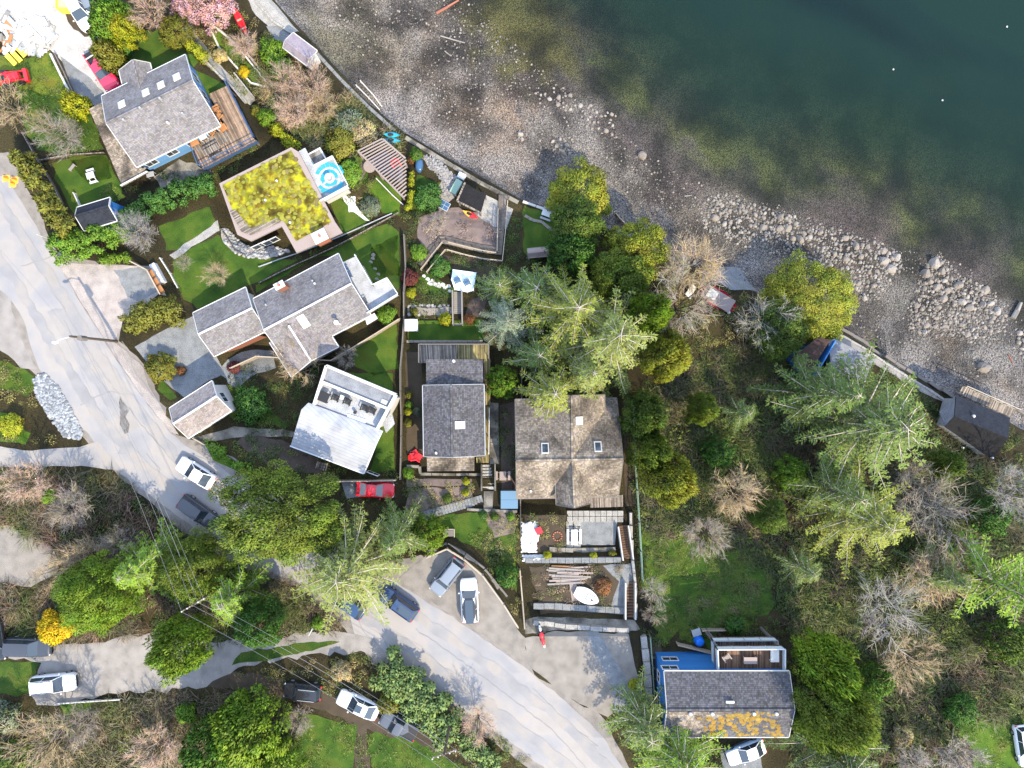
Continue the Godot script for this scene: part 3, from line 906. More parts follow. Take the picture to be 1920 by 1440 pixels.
func walls(o: Node3D, pts: Array, y0: float, m: Material, called := "wall"):
	var s := MB.new(); s.prism(pts, y0)
	return part(called, s, m, o)
func wp(pts: Array, y: float) -> Array:
	var r := []
	for p in pts: r.append(w(p[0], p[1], y))
	var ar := 0.0
	for i in r.size():
		var q: Vector3 = r[(i + 1) % r.size()]
		ar += r[i].x * q.z - r[i].z * q.x
	if ar > 0: r.reverse()
	return r
func inset(pts: Array, k: float) -> Array:
	var c := Vector3.ZERO
	for p in pts: c += p
	c /= pts.size()
	var r := []
	for p in pts:
		var d: Vector3 = c - p
		d.y = 0
		r.append(p + d.normalized() * k)
	return r
func window(o: Node3D, c: Vector3, nrm: Vector3, ww: float, hh: float):
	var x := Vector3.UP.cross(nrm).normalized()
	var b := Basis(x, Vector3.UP, nrm)
	var s := MB.new()
	for k in [-1, 1]:
		s.box(c + x * k * (ww * 0.5) + nrm * 0.03, Vector3(0.09, hh + 0.18, 0.08), b)
		s.box(c + Vector3(0, k * (hh * 0.5 + 0.045), 0) + nrm * 0.03, Vector3(ww - 0.09, 0.09, 0.08), b)
	s.box(c + nrm * 0.03, Vector3(0.05, hh - 0.02, 0.06), b)
	var f := part("window", s, M.white, o)
	s = MB.new(); s.box(c + nrm * 0.012, Vector3(ww - 0.1, hh, 0.02), b)
	part("pane", s, M.glass, f)
func house_windows(o: Node3D, G: Dictionary, side: int, cnt: int, up := 1.5, ww := 1.4, hh := 1.2):
	var nr: Vector3 = G.n * side
	var e0: Vector3 = G.R0 if side > 0 else G.L0
	var e1: Vector3 = G.R1 if side > 0 else G.L1
	for i in cnt:
		var p: Vector3 = e0.lerp(e1, (i + 0.5) / cnt) - nr * G.over
		p.y = G.y0 + up
		window(o, p, nr, ww, hh)
func gable_windows(o: Node3D, G: Dictionary, end: int, cnt: int, up := 1.6, ww := 1.2, hh := 1.2):
	var c: Vector3 = (G.b if end > 0 else G.a) - G.d * end * G.over
	for i in cnt:
		var p: Vector3 = c + G.n * ((i + 0.5) / cnt - 0.5) * (G.wl + G.wr) * 0.75 + G.n * (G.wr - G.wl) * 0.5
		p.y = G.y0 + up
		window(o, p, G.d * end, ww, hh)
func on_plane(px: float, py: float, p0: Vector3, nn: Vector3) -> Vector3:
	var y := p0.y
	for i in 12:
		var q := w(px, py, y)
		y = p0.y - (nn.x * (q.x - p0.x) + nn.z * (q.z - p0.z)) / nn.y
	return w(px, py, y)
func slope_n(G: Dictionary, side: int) -> Vector3:
	var k: float = G.kr if side > 0 else G.kl
	return (Vector3.UP + G.n * side * k).normalized()
func skylight(o: Node3D, G: Dictionary, side: int, px: float, py: float, ww: float, hh: float, pane := "skylight"):
	var nn := slope_n(G, side)
	skylight_at(o, on_plane(px, py, G.a, nn), nn, G.d, ww, hh, pane)
func skylight_at(o: Node3D, p: Vector3, nn: Vector3, d: Vector3, ww: float, hh: float, pane := "skylight"):
	var b := Basis(d, nn, d.cross(nn))
	var s := MB.new()
	for k in [-1, 1]:
		s.box(p + b.x * k * ww * 0.5 + nn * 0.06, Vector3(0.1, 0.16, hh + 0.1), b)
		s.box(p + b.z * k * hh * 0.5 + nn * 0.06, Vector3(ww - 0.1, 0.16, 0.1), b)
	var f := part("skylight", s, M.offwhite, o)
	s = MB.new(); s.box(p + nn * 0.08, Vector3(ww - 0.1, 0.04, hh - 0.1), b)
	part("pane", s, M[pane], f)
func vent(o: Node3D, p: Vector3, r := 0.16, hh := 0.4, m := "white"):
	var s := MB.new()
	s.tube([p - Vector3(0, 0.1, 0), p + Vector3(0, hh, 0)], [r, r], 8)
	s.tube([p + Vector3(0, hh, 0), p + Vector3(0, hh + 0.1, 0)], [r * 1.5, r * 0.9], 8)
	part("vent", s, M[m], o)
func railing(o: Node3D, pts: Array, hh: float, m: Material, called := "railing", infill := 0.0, glass := false):
	var s := MB.new()
	for i in pts.size() - 1:
		var a: Vector3 = pts[i]; var b: Vector3 = pts[i + 1]
		s.beam(a + Vector3(0, hh, 0), b + Vector3(0, hh, 0), 0.1, 0.06)
		if not glass: s.beam(a + Vector3(0, 0.12, 0), b + Vector3(0, 0.12, 0), 0.05, 0.05)
		var n := maxi(1, int(a.distance_to(b) / 1.6))
		for k in n + 1:
			var p: Vector3 = a.lerp(b, float(k) / n)
			s.box(p + Vector3(0, hh * 0.5, 0), Vector3(0.09, hh, 0.09))
		if infill > 0.0:
			var n2 := int(a.distance_to(b) / infill)
			for k in n2:
				var p := a.lerp(b, (k + 0.5) / n2)
				s.box(p + Vector3(0, hh * 0.5, 0), Vector3(0.04, hh - 0.1, 0.04))
	var f := part(called, s, m, o)
	if glass:
		for i in pts.size() - 1:
			var a: Vector3 = pts[i]; var b: Vector3 = pts[i + 1]
			s = MB.new(); s.beam(a + Vector3(0, hh * 0.5, 0), b + Vector3(0, hh * 0.5, 0), 0.015, hh - 0.15)
			part("pane", s, M.glass_rail, f)
func deck(o: Node3D, pts: Array, y: float, m: Material, called := "deck", posts := true, th := 0.22) -> Array:
	var t := wp(pts, y)
	roof_plane(o, t, th, m, called)
	if posts:
		for p in t:
			var s := MB.new()
			var gy := h(p.x, p.z) - 0.3
			var c: Vector3 = inset(t, 0.3)[t.find(p)]
			if y - gy > 0.4: s.box(Vector3(c.x, (y - th + gy) * 0.5, c.z), Vector3(0.18, y - th - gy, 0.18))
			if s.v.size(): part("deck_post", s, M.timber, o)
	return t
func chimney(o: Node3D, px: float, py: float, top: float, bot: float, sx: float, sz: float, rot: float, m := "brick"):
	var p := w(px, py, top)
	var b := Basis(Vector3.UP, rot)
	var s := MB.new()
	s.box(Vector3(p.x, (top + bot) * 0.5, p.z), Vector3(sx, top - bot, sz), b)
	var c := part("chimney", s, M[m], o)
	s = MB.new()
	s.box(Vector3(p.x, top + 0.05, p.z), Vector3(sx + 0.15, 0.1, sz + 0.15), b)
	part("chimney_cap", s, M.offwhite, c)
	s = MB.new()
	s.cyl(Vector3(p.x, top + 0.1, p.z), 0.14, 0.3, 8)
	part("flue", s, M.terracotta, c)
# ---------------------------------------------------------------- fences, walls, steps
func fence(pts: Array, hh: float, style: String, label: String, called := "fence", up := -1.0):
	var c := []
	for p in pts: c.append(g(p[0], p[1], hh if up < 0.0 else up))
	var o := thing(called, label, "fence" if called != "seawall" else "wall", c[0])
	var wood := {"boards": M.wood_pale, "old": M.wood_grey, "rail": M.wood_pale, "dark": M.timber, "mesh": M.mesh_green, "white": M.offwhite, "grey": M.grey_paint}
	var m: Material = wood[style]
	for i in c.size() - 1:
		var a: Vector3 = c[i]; var b: Vector3 = c[i + 1]
		var L := a.distance_to(b)
		var n := maxi(1, int(L / 2.2))
		for k in n:
			var p := a.lerp(b, float(k) / n); var q := a.lerp(b, float(k + 1) / n)
			p.y = h(p.x, p.z); q.y = h(q.x, q.z)
			var s := MB.new()
			s.box(p + Vector3(0, hh * 0.5, 0), Vector3(0.11, hh + 0.3, 0.11))
			part("post", s, M.timber if style == "mesh" else m, o)
			s = MB.new()
			if style in ["rail", "mesh"]:
				s.beam(p + Vector3(0, hh, 0), q + Vector3(0, hh, 0), 0.14 if style == "rail" else 0.06, 0.05)
				s.beam(p + Vector3(0, hh * 0.5, 0), q + Vector3(0, hh * 0.5, 0), 0.05, 0.1)
				if style == "mesh":
					var nw := 14
					for z in nw:
						var e := p.lerp(q, float(z) / nw)
						s.beam(e + Vector3(0, 0.1, 0), e.lerp(q, 0.2) + Vector3(0, hh, 0), 0.012, 0.012)
				part("rail", s, m, o)
			else:
				var nb := maxi(2, int(p.distance_to(q) / 0.16))
				for z in nb:
					var e := p.lerp(q, (z + 0.5) / nb)
					s.beam(e + (p - q).normalized() * 0.07 + Vector3(0, hh * 0.5, 0), e - (p - q).normalized() * 0.07 + Vector3(0, hh * 0.5, 0), 0.025, hh - 0.05 + 0.04 * (z % 3))
				s.beam(p + Vector3(0, hh + 0.02, 0), q + Vector3(0, hh + 0.02, 0), 0.12, 0.04)
				part("boards", s, m, o)
	return o
func block_wall(pts: Array, top_up: float, thick: float, blk: float, m: Material, label: String, called := "retaining_wall"):
	# a wall of separate blocks following the ground, top_up above the higher side
	var c := []
	for p in pts: c.append(g(p[0], p[1], top_up))
	var o := thing(called, label, "wall", c[0])
	var r := rnd(hash(label))
	for i in c.size() - 1:
		var a: Vector3 = c[i]; var b: Vector3 = c[i + 1]
		var n := maxi(1, int(a.distance_to(b) / blk))
		for k in n:
			var p := a.lerp(b, (k + 0.02) / n); var q := a.lerp(b, (k + 0.98) / n)
			var y := maxf(h(p.x, p.z), h(q.x, q.z)) + top_up + r.randf_range(-0.04, 0.04)
			p.y = y - (top_up + 1.2) * 0.5; q.y = p.y
			var s := MB.new()
			s.beam(p, q, thick * r.randf_range(0.92, 1.05), top_up + 1.2)
			part("block", s, m, o)
	return o
func steps(A: Vector2, B: Vector2, wm: float, n: int, m: Material, label: String, sides := "", called := "stairs", up := 0.05):
	var a := g(A.x, A.y, up); var b := g(B.x, B.y, up)
	a.y += up; b.y += up
	var o := thing(called, label, "stairs", a.lerp(b, 0.5))
	var d := b - a; d.y = 0; d = d.normalized()
	var s2 := Vector3(-d.z, 0, d.x)
	for k in n:
		var p := a.lerp(b, (k + 0.5) / n)
		var L := Vector2(b.x - a.x, b.z - a.z).length() / n
		var s := MB.new()
		s.box(p - Vector3(0, 0.06 + k % 2 * 0.003, 0), Vector3(L * 0.9, 0.12, wm), Basis(d, Vector3.UP, d.cross(Vector3.UP)))
		part("step", s, m, o)
	if sides:
		for k in [-1, 1]:
			var s := MB.new()
			s.beam(a + s2 * k * (wm * 0.5 + 0.08) + Vector3(0, 0.5, 0), b + s2 * k * (wm * 0.5 + 0.08) + Vector3(0, 0.5, 0), 0.14, 0.9)
			part("side_rail", s, M[sides], o)
	return o
# ---------------------------------------------------------------- cars
func car(px: float, py: float, dx: float, dy: float, L: float, Wd: float, H: float, kind: String, paint: String, label: String, opt := {}):
	var p := g(px, py, H * 0.5)
	var fwd := Vector3(dx, 0, dy).normalized()
	var q0 := h(p.x - fwd.x * 1.3, p.z - fwd.z * 1.3); var q1 := h(p.x + fwd.x * 1.3, p.z + fwd.z * 1.3)
	p.y = (q0 + q1) * 0.5 + 0.04
	var o := thing(opt.get("name", "parked_car"), label, opt.get("cat", "car"), p, opt.get("group", "cars on the road and the lanes"))
	var x := Vector3(fwd.x * 2.6, q1 - q0, fwd.z * 2.6).normalized()
	var z := x.cross(Vector3.UP).normalized()
	o.basis = Basis(x, z.cross(x), z)
	var pm: Material = M["car_" + paint]
	# lower body: rounded sections along the length
	var belt := H * (0.60 if kind != "sedan" else 0.62)
	var hood := H * (0.57 if kind == "sedan" else 0.60)
	var hw := Wd * 0.5
	var rows := []
	for st in [[-0.5, 0.74, 0.55], [-0.485, 0.9, 0.9], [-0.44, 0.98, 1.0], [-0.3, 1.0, 1.0], [0.0, 1.0, 1.0], [0.22, 1.0, 1.0], [0.34, 0.99, 0.98], [0.43, 0.95, 0.92], [0.48, 0.84, 0.82], [0.5, 0.66, 0.5]]:
		var xx: float = st[0] * L
		var k: float = st[1] * hw
		var top := belt if st[0] < 0.2 else hood
		if kind == "pickup" and st[0] < -0.1: top = H * 0.55
		top = 0.32 + (top - 0.32) * st[2]
		rows.append([Vector3(xx, 0.22, -k * 0.9), Vector3(xx, 0.36, -k), Vector3(xx, top * 0.72, -k), Vector3(xx, top * 0.95, -k * 0.94), Vector3(xx, top, -k * 0.82), Vector3(xx, top + 0.035 * st[2], 0), Vector3(xx, top, k * 0.82), Vector3(xx, top * 0.95, k * 0.94), Vector3(xx, top * 0.72, k), Vector3(xx, 0.36, k), Vector3(xx, 0.22, k * 0.9)])
	var s := MB.new(); s.grid(rows)
	var body := part("body", s, pm, o, true)
	s = MB.new(); s.box(Vector3(0, 0.3, 0), Vector3(L * 0.94, 0.16, Wd * 0.88))
	part("underbody", s, M.plastic_black, o, true)
	# greenhouse: base and roof outlines
	var K: Dictionary = {
		"sedan": {"f": 0.20, "rf": 0.03, "rr": -0.22, "b": -0.40}, "hatch": {"f": 0.24, "rf": 0.07, "rr": -0.36, "b": -0.46},
		"suv": {"f": 0.24, "rf": 0.10, "rr": -0.41, "b": -0.47}, "pickup": {"f": 0.22, "rf": 0.10, "rr": -0.08, "b": -0.10}}[kind]
	var yb := belt - 0.02
	var bw := hw * 0.86; var rw := hw * 0.70
	var f0: float = K.f * L; var r0: float = K.rf * L; var r1: float = K.rr * L; var b0: float = K.b * L
	var cage := MB.new()
	cage.prism([Vector3(r0, H, -rw), Vector3(r1, H, -rw), Vector3(r1, H, rw), Vector3(r0, H, rw)], H - 0.05)
	for sg in [-1, 1]:
		cage.tube([Vector3(f0, yb, sg * bw), Vector3(r0, H - 0.03, sg * rw)], [0.05, 0.045], 5)
		cage.tube([Vector3(b0, yb, sg * bw), Vector3(r1, H - 0.03, sg * rw)], [0.07, 0.06], 5)
		var mx := (r0 + r1) * 0.5
		cage.tube([Vector3(mx, yb, sg * bw), Vector3(mx, H - 0.03, sg * rw)], [0.05, 0.045], 5)
	part("pillars", cage, pm, o, true)
	# roof skin, slightly domed
	rows = []
	for i in 6:
		var t := i / 5.0
		var xx := lerpf(r1 - 0.05, r0 + 0.05, t)
		var e := 1.0 - pow(absf(t - 0.5) * 2.0, 4.0) * 0.14
		var row := []
		for j in 7:
			var u := j / 3.0 - 1.0
			row.append(Vector3(xx, H + 0.05 * (1.0 - u * u * u * u) - 0.035 * pow(absf(t - 0.5) * 2.0, 3.0), u * (rw + 0.02) * e))
		rows.append(row)
	s = MB.new(); s.grid(rows)
	part("car_roof", s, M["car_" + opt.get("roof", paint)], o, true)
	s = MB.new(); s.quad(Vector3(f0, yb + 0.02, bw - 0.04), Vector3(f0, yb + 0.02, -bw + 0.04), Vector3(r0 + 0.04, H, -rw + 0.03), Vector3(r0 + 0.04, H, rw - 0.03))
	part("windscreen", s, M.glass, o, true)
	s = MB.new(); s.quad(Vector3(b0, yb + 0.02, -bw + 0.06), Vector3(b0, yb + 0.02, bw - 0.06), Vector3(r1 - 0.04, H, rw - 0.03), Vector3(r1 - 0.04, H, -rw + 0.03))
	part("rear_window", s, M.glass, o, true)
	for sg in [-1, 1]:
		s = MB.new()
		var q: Array = [Vector3(f0 - 0.1, yb + 0.02, sg * (bw + 0.01)), Vector3(b0 + 0.12, yb + 0.02, sg * (bw + 0.01)), Vector3(r1, H - 0.02, sg * (rw + 0.01)), Vector3(r0, H - 0.02, sg * (rw + 0.01))]
		s.poly(q, Color.WHITE, sg < 0)
		part("side_window", s, M.glass, o, true)
		s = MB.new(); s.ball(Vector3(f0 - 0.25, yb + 0.08, sg * (hw + 0.1)), Vector3(0.09, 0.08, 0.11))
		part("mirror", s, pm, o, true)
		s = MB.new(); s.ball(Vector3(L * 0.465, hood * 0.8, sg * hw * 0.68), Vector3(0.12, 0.09, 0.2))
		part("headlight", s, M.lamp_clear, o, true)
		s = MB.new(); s.box(Vector3(-L * 0.482, belt * 0.82, sg * hw * 0.72), Vector3(0.14, 0.2, 0.26))
		part("tail_light", s, M.lamp_red, o, true)
		for fr in [0.31, -0.31]:
			s = MB.new()
			var wy := Vector3(fr * L, 0.33, sg * (hw - 0.1))
			s.tube([wy - Vector3(0, 0, 0.11), wy + Vector3(0, 0, 0.11)], [0.33, 0.33], 14)
			var wh := part("wheel", s, M.tyre, o, true)
			s = MB.new(); s.tube([wy + Vector3(0, 0, sg * 0.08), wy + Vector3(0, 0, sg * 0.125)], [0.2, 0.18], 10)
			part("rim", s, M.rim, wh, true)
	if kind == "pickup":
		s = MB.new()
		s.box(Vector3(-L * 0.30, H * 0.565, 0), Vector3(L * 0.36, 0.03, Wd * 0.76))
		part("truck_bed", s, M.plastic_black, o, true)
		for sg in [-1, 1]:
			s = MB.new(); s.box(Vector3(-L * 0.30, H * 0.585, sg * Wd * 0.42), Vector3(L * 0.38, 0.1, 0.1))
			part("bed_rail", s, pm, o, true)
		if opt.has("rack"):
			s = MB.new(); s.box(Vector3(-L * 0.34, H * 0.66, 0), Vector3(0.12, 0.08, Wd * 0.8))
			part("tool_bar", s, M.white, o, true)
	if opt.has("sunroof"):
		s = MB.new(); s.box(Vector3(lerpf(r1, r0, opt.sunroof), H + 0.045, 0), Vector3(0.75 * opt.get("sl", 1.0), 0.03, rw * 1.25))
		part("sunroof", s, M.glass, o, true)
	if opt.has("rails"):
		for sg in [-1, 1]:
			s = MB.new(); s.beam(Vector3(r0 - 0.15, H + 0.08, sg * rw * 0.92), Vector3(r1 + 0.15, H + 0.08, sg * rw * 0.92), 0.05, 0.05)
			part("roof_rail", s, M.plastic_black if paint != "black" else M.rim, o, true)
	return o
# ---------------------------------------------------------------- boats and furniture
func kayak(px: float, py: float, dx: float, dy: float, L: float, Wd: float, up: float, m: Material, label: String, called := "kayak", open := false, m2: Material = null, group := ""):
	var p := g(px, py, up)
	p.y += up
	var o := thing(called, label, "canoe" if open else called.replace("_", " "), p, group)
	o.rotation.y = atan2(-dy, dx)
	for half in 2:
		var rows := []
		for i in 9:
			var t := (i / 8.0) * 0.5 + half * 0.5
			var k := sin(PI * clampf(t, 0.015, 0.985)) * Wd * 0.5
			var lift := pow(absf(t - 0.5) * 2.0, 3.0) * 0.12
			var xx := (t - 0.5) * L
			rows.append([Vector3(xx, 0.3 + lift, -k * 0.6), Vector3(xx, 0.22 + lift, -k), Vector3(xx, 0.02 + lift, -k * 0.6), Vector3(xx, lift, 0), Vector3(xx, 0.02 + lift, k * 0.6), Vector3(xx, 0.22 + lift, k), Vector3(xx, 0.3 + lift, k * 0.6)] + ([] if open else [Vector3(xx, 0.34 + lift, 0)]))
		var s := MB.new(); s.grid(rows, Color.WHITE, not open)
		part("hull", s, m if half == 0 or m2 == null else m2, o, true)
	var c := MB.new()
	if open:
		for k in [-0.25, 0.0, 0.25]: c.box(Vector3(k * L, 0.24, 0), Vector3(0.22, 0.03, Wd * 0.8))
		part("seat", c, M.wood_pale, o, true)
	else:
		c.ball(Vector3(-0.15, 0.33, 0), Vector3(0.42, 0.05, Wd * 0.28))
		part("cockpit", c, M.plastic_black, o, true)
	return o
func chair(p: Vector3, rot: float, m: Material, label: String, group := "", big := 1.0, called := "chair"):
	var o := thing(called, label, "chair", p, group)
	o.rotation.y = rot
	var s := MB.new()
	for k in 5: s.box(Vector3(0, 0.38 - (k - 2) * 0.02, (k - 2) * 0.115) * big, Vector3(0.56, 0.03, 0.1) * big)
	part("seat", s, m, o, true)
	s = MB.new()
	for k in 5: s.box(Vector3((k - 2) * 0.115, 0.66 + (0.06 if absi(k - 2) < 2 else 0.0), -0.34) * big, Vector3(0.1, 0.66, 0.03) * big, Basis(Vector3.RIGHT, -0.32))
	part("backrest", s, m, o, true)
	for sg in [-1, 1]:
		s = MB.new(); s.box(Vector3(sg * 0.36, 0.55, 0.02) * big, Vector3(0.13, 0.03, 0.74) * big)
		part("armrest", s, m, o, true)
		for z in [-0.28, 0.3]:
			s = MB.new(); s.box(Vector3(sg * 0.34, 0.27, z) * big, Vector3(0.06, 0.54, 0.08) * big)
			part("leg", s, m, o, true)
	return o
func table(p: Vector3, rot: float, sx: float, sz: float, hh: float, m: Material, label: String, group := "", called := "table"):
	var o := thing(called, label, "table", p, group)
	o.rotation.y = rot
	var s := MB.new(); s.box(Vector3(0, hh - 0.02, 0), Vector3(sx, 0.04, sz))
	part("tabletop", s, m, o, true)
	for a in [-1, 1]:
		for b in [-1, 1]:
			s = MB.new(); s.box(Vector3(a * (sx * 0.5 - 0.07), (hh - 0.04) * 0.5, b * (sz * 0.5 - 0.07)), Vector3(0.07, hh - 0.04, 0.07))
			part("leg", s, m, o, true)
	return o
func picnic(p: Vector3, rot: float, m: Material, label: String, called := "picnic_table", L := 1.8):
	var o := thing(called, label, "table", p)
	o.rotation.y = rot
	var s := MB.new()
	for k in 5: s.box(Vector3(0, 0.73, (k - 2) * 0.15), Vector3(L, 0.04, 0.135))
	part("tabletop", s, m, o, true)
	for sg in [-1, 1]:
		s = MB.new(); s.box(Vector3(0, 0.44, sg * 0.72), Vector3(L, 0.04, 0.26))
		part("bench", s, m, o, true)
		s = MB.new()
		s.beam(Vector3(sg * L * 0.36, 0.7, -0.25), Vector3(sg * L * 0.36, 0, -0.7), 0.08, 0.06)
		s.beam(Vector3(sg * L * 0.36, 0.7, 0.25), Vector3(sg * L * 0.36, 0, 0.7), 0.08, 0.06)
		s.beam(Vector3(sg * L * 0.36, 0.4, -0.72), Vector3(sg * L * 0.36, 0.4, 0.72), 0.05, 0.08)
		part("leg", s, m, o, true)
	return o
func planks(pts: Array, y: float, bw: float, dirpx: Vector2, m: Material, o: Node3D, called := "plank", sag := false, gap := 0.02):
	# boards laid across an outline (given in pixels), each its own piece; follows the ground when sag
	var t := wp(pts, y)
	var poly2 := PackedVector2Array()
	for p in t: poly2.append(Vector2(p.x, p.z))
	var d := dirpx.normalized(); var s := Vector2(-d.y, d.x)
	var lo := 1e9; var hi := -1e9
	for p in poly2:
		lo = minf(lo, p.dot(s)); hi = maxf(hi, p.dot(s))
	var k := lo
	while k < hi:
		var e := minf(k + bw - gap, hi)
		var strip := PackedVector2Array([d * -200 + s * k, d * 200 + s * k, d * 200 + s * e, d * -200 + s * e])
		for pc in Geometry2D.intersect_polygons(poly2, strip):
			var b := MB.new()
			var a3 := []
			for q in pc: a3.append(Vector3(q.x, (h(q.x, q.y) + y) if sag else y, q.y))
			var ar := 0.0
			for i in a3.size():
				var z: Vector3 = a3[(i + 1) % a3.size()]
				ar += a3[i].x * z.z - a3[i].z * z.x
			if ar > 0: a3.reverse()
			b.slab(a3, 0.06)
			part(called, b, m, o)
		k += bw
# ---------------------------------------------------------------- the scene
const S_PX := [[330, -110], [480, -40], [530, 20], [600, 95], [690, 195], [760, 252], [850, 305], [980, 378], [1070, 405], [1160, 440], [1260, 490], [1350, 520], [1440, 560], [1560, 612], [1680, 690], [1790, 748], [1930, 815], [2060, 890]]
const W_PX := [[700, -160], [840, -40], [905, 60], [990, 135], [1090, 205], [1190, 275], [1290, 345], [1400, 385], [1520, 405], [1640, 440], [1690, 490], [1672, 560], [1640, 605], [1690, 600], [1705, 560], [1735, 490], [1800, 490], [1890, 560], [1900, 610], [1990, 660], [2100, 700]]
const ROAD_PX := [[-120, 220], [-10, 400], [65, 520], [135, 650], [215, 770], [300, 860], [400, 950], [520, 1030], [650, 1115], [760, 1170], [860, 1240], [960, 1310], [1060, 1385], [1150, 1460], [1260, 1560]]
func build_terrain():
	wob.seed = 5; wob.frequency = 0.05; wob.fractal_octaves = 3
	for p in S_PX:
		var q := w(p[0], p[1], 1.2); S.append(Vector2(q.x, q.z))
	for p in W_PX:
		var q := w(p[0], p[1], 0.0); W.append(Vector2(q.x, q.z))
	for L in [S, W]:
		L.insert(0, L[0] + (L[0] - L[2]) * 30.0)
		L.append(L[-1] + (L[-1] - L[-3]) * 30.0)
	for p in ROAD_PX:
		var q := w(p[0], p[1], 10.5)
		RD.append(Vector2(q.x, q.z))
	for q in RD: RH.append(land(q.x, q.y))
	for k in 3:
		var o := RH.duplicate()
		for i in range(1, RH.size() - 1): RH[i] = (o[i - 1] + o[i] * 2.0 + o[i + 1]) * 0.25
	for a in HOUSE_PADS: add_pad(a[0], a[1])
	gx = lines(72.0, 620.0); gz = lines(56.0, 620.0)
	hg.resize(gx.size() * gz.size())
	for j in gz.size():
		for i in gx.size():
			var x := gx[i]; var z := gz[j]
			hg[j * gx.size() + i] = exact(x, z) if absf(x) < 90.0 and absf(z) < 75.0 else land(x, z)
	var mb := MB.new()
	var all := PackedVector2Array([Vector2(gx[0], gz[0]), Vector2(gx[-1], gz[0]), Vector2(gx[-1], gz[-1]), Vector2(gx[0], gz[-1])])
	struct("ground", drape(all, 0.0, mb), M.ground)
	# beach and sea bed, seaward of the top of the beach
	var far := S.duplicate()
	for i in far.size(): far[i] = Vector2(clampf(far[i].x, -600, 600), clampf(far[i].y, -600, 600))
	far.append(Vector2(610, 600)); far.append(Vector2(610, -610)); far.append(Vector2(-600, -610))
	struct("beach", drape(far, 0.02, MB.new(), true), M.beach)
	# water
	var wmesh := MB.new()
	var wat := StandardMaterial3D.new()
	wat.resource_name = "water"
	wat.albedo_color = Color(0.007, 0.0185, 0.0165).linear_to_srgb()
	wat.vertex_color_use_as_albedo = true
	wat.transparency = BaseMaterial3D.TRANSPARENCY_ALPHA
	wat.roughness = 0.3
	wat.metallic_specular = 0.15
	wat.normal_enabled = true; wat.normal_texture = T.ripple; wat.normal_scale = 0.25
	wat.uv1_scale = Vector3.ONE / 9.0
	for j in gz.size() - 1:
		for i in gx.size() - 1:
			var y := 1e9
			for q in [[0, 0], [1, 0], [0, 1], [1, 1]]: y = minf(y, hg[(j + q[1]) * gx.size() + i + q[0]])
			if y > 0.0: continue
			for q in [[0, 0], [1, 0], [1, 1], [0, 0], [1, 1], [0, 1]]:
				var x := gx[i + q[0]]; var z := gz[j + q[1]]
				var dp := maxf(0.0, -hg[(j + q[1]) * gx.size() + i + q[0]])
				wmesh.v.append(Vector3(x, 0.0, z)); wmesh.n.append(Vector3.UP); wmesh.uv.append(Vector2(x, z))
				var murk := 1.0 - exp(-dp * 1.0) + wob.get_noise_2d(x * 0.6, z * 0.6) * 0.10
				var u := x * 0.88 + z * 0.476; var vv := -x * 0.476 + z * 0.88
				var st := wob.get_noise_2d(u * 0.35 + 70, vv * 1.3)
				wmesh.c.append(Color(1.0 + 0.5 * st, 1.0 + 0.55 * st, 1.0 + 0.25 * st - 0.3 * wob.get_noise_2d(x * 0.5, z * 0.5), clampf(murk + st * 0.12, 0.06, 0.95)))
	struct("sea_water", wmesh, wat)
var zone := []
func beach_colour(x: float, z: float) -> Color:
	var p := Vector2(x, z)
	if absf(x) > 90.0 or absf(z) > 70.0: return Color(0.12, 0.14, 0.08)
	var ds := -sdist(S, p); var dw := sdist(W, p)
	var n1 := 1.3 * wob.get_noise_2d(x * 2.2, z * 2.2); var n2 := wob.get_noise_2d(x * 5.0 + 50, z * 5.0); var n3 := wob.get_noise_2d(x * 1.0 + 300, z * 1.0)
	var dry := Color(0.276, 0.256, 0.234)
	var c := dry.lerp(Color(0.289, 0.230, 0.176), clampf(n1 * 1.6 + 0.3, 0, 1))
	c = c.lerp(Color(0.317, 0.308, 0.316), smoothstep(6.0, 1.0, ds) * 0.7)
	c = c.lerp(Color(0.117, 0.102, 0.079), clampf(smoothstep(0.15, 0.6, n3 * 1.3 + n2 * 0.6 + 0.32) * smoothstep(3.0, 9.0, ds), 0, 1) * 0.75)
	c = c.lerp(Color(0.08, 0.076, 0.067), smoothstep(5.0, 1.0, dw + n2 * 4.0) * 0.85)
	if dw < 1.0:
		var t := -dw + n2 * 3.5
		var u := Color(0.07, 0.068, 0.057)
		u = u.lerp(Color(0.15, 0.17, 0.06), smoothstep(1.5, 4.0, t) * smoothstep(15.0, 6.0, t) * clampf(0.7 + n1 * 1.3, 0.1, 1.0))
		u = u.lerp(Color(0.085, 0.125, 0.06), smoothstep(7.0, 14.0, t))
		c = c.lerp(u, smoothstep(1.0, -1.2, dw))
	for q in zone:
		var k: float = 1.0 - p.distance_to(q[0]) / q[1] + n2 * 0.8
		if k > 0.0: c = c.lerp(q[2], clampf(k * 2.0, 0, 1) * q[3])
	return c
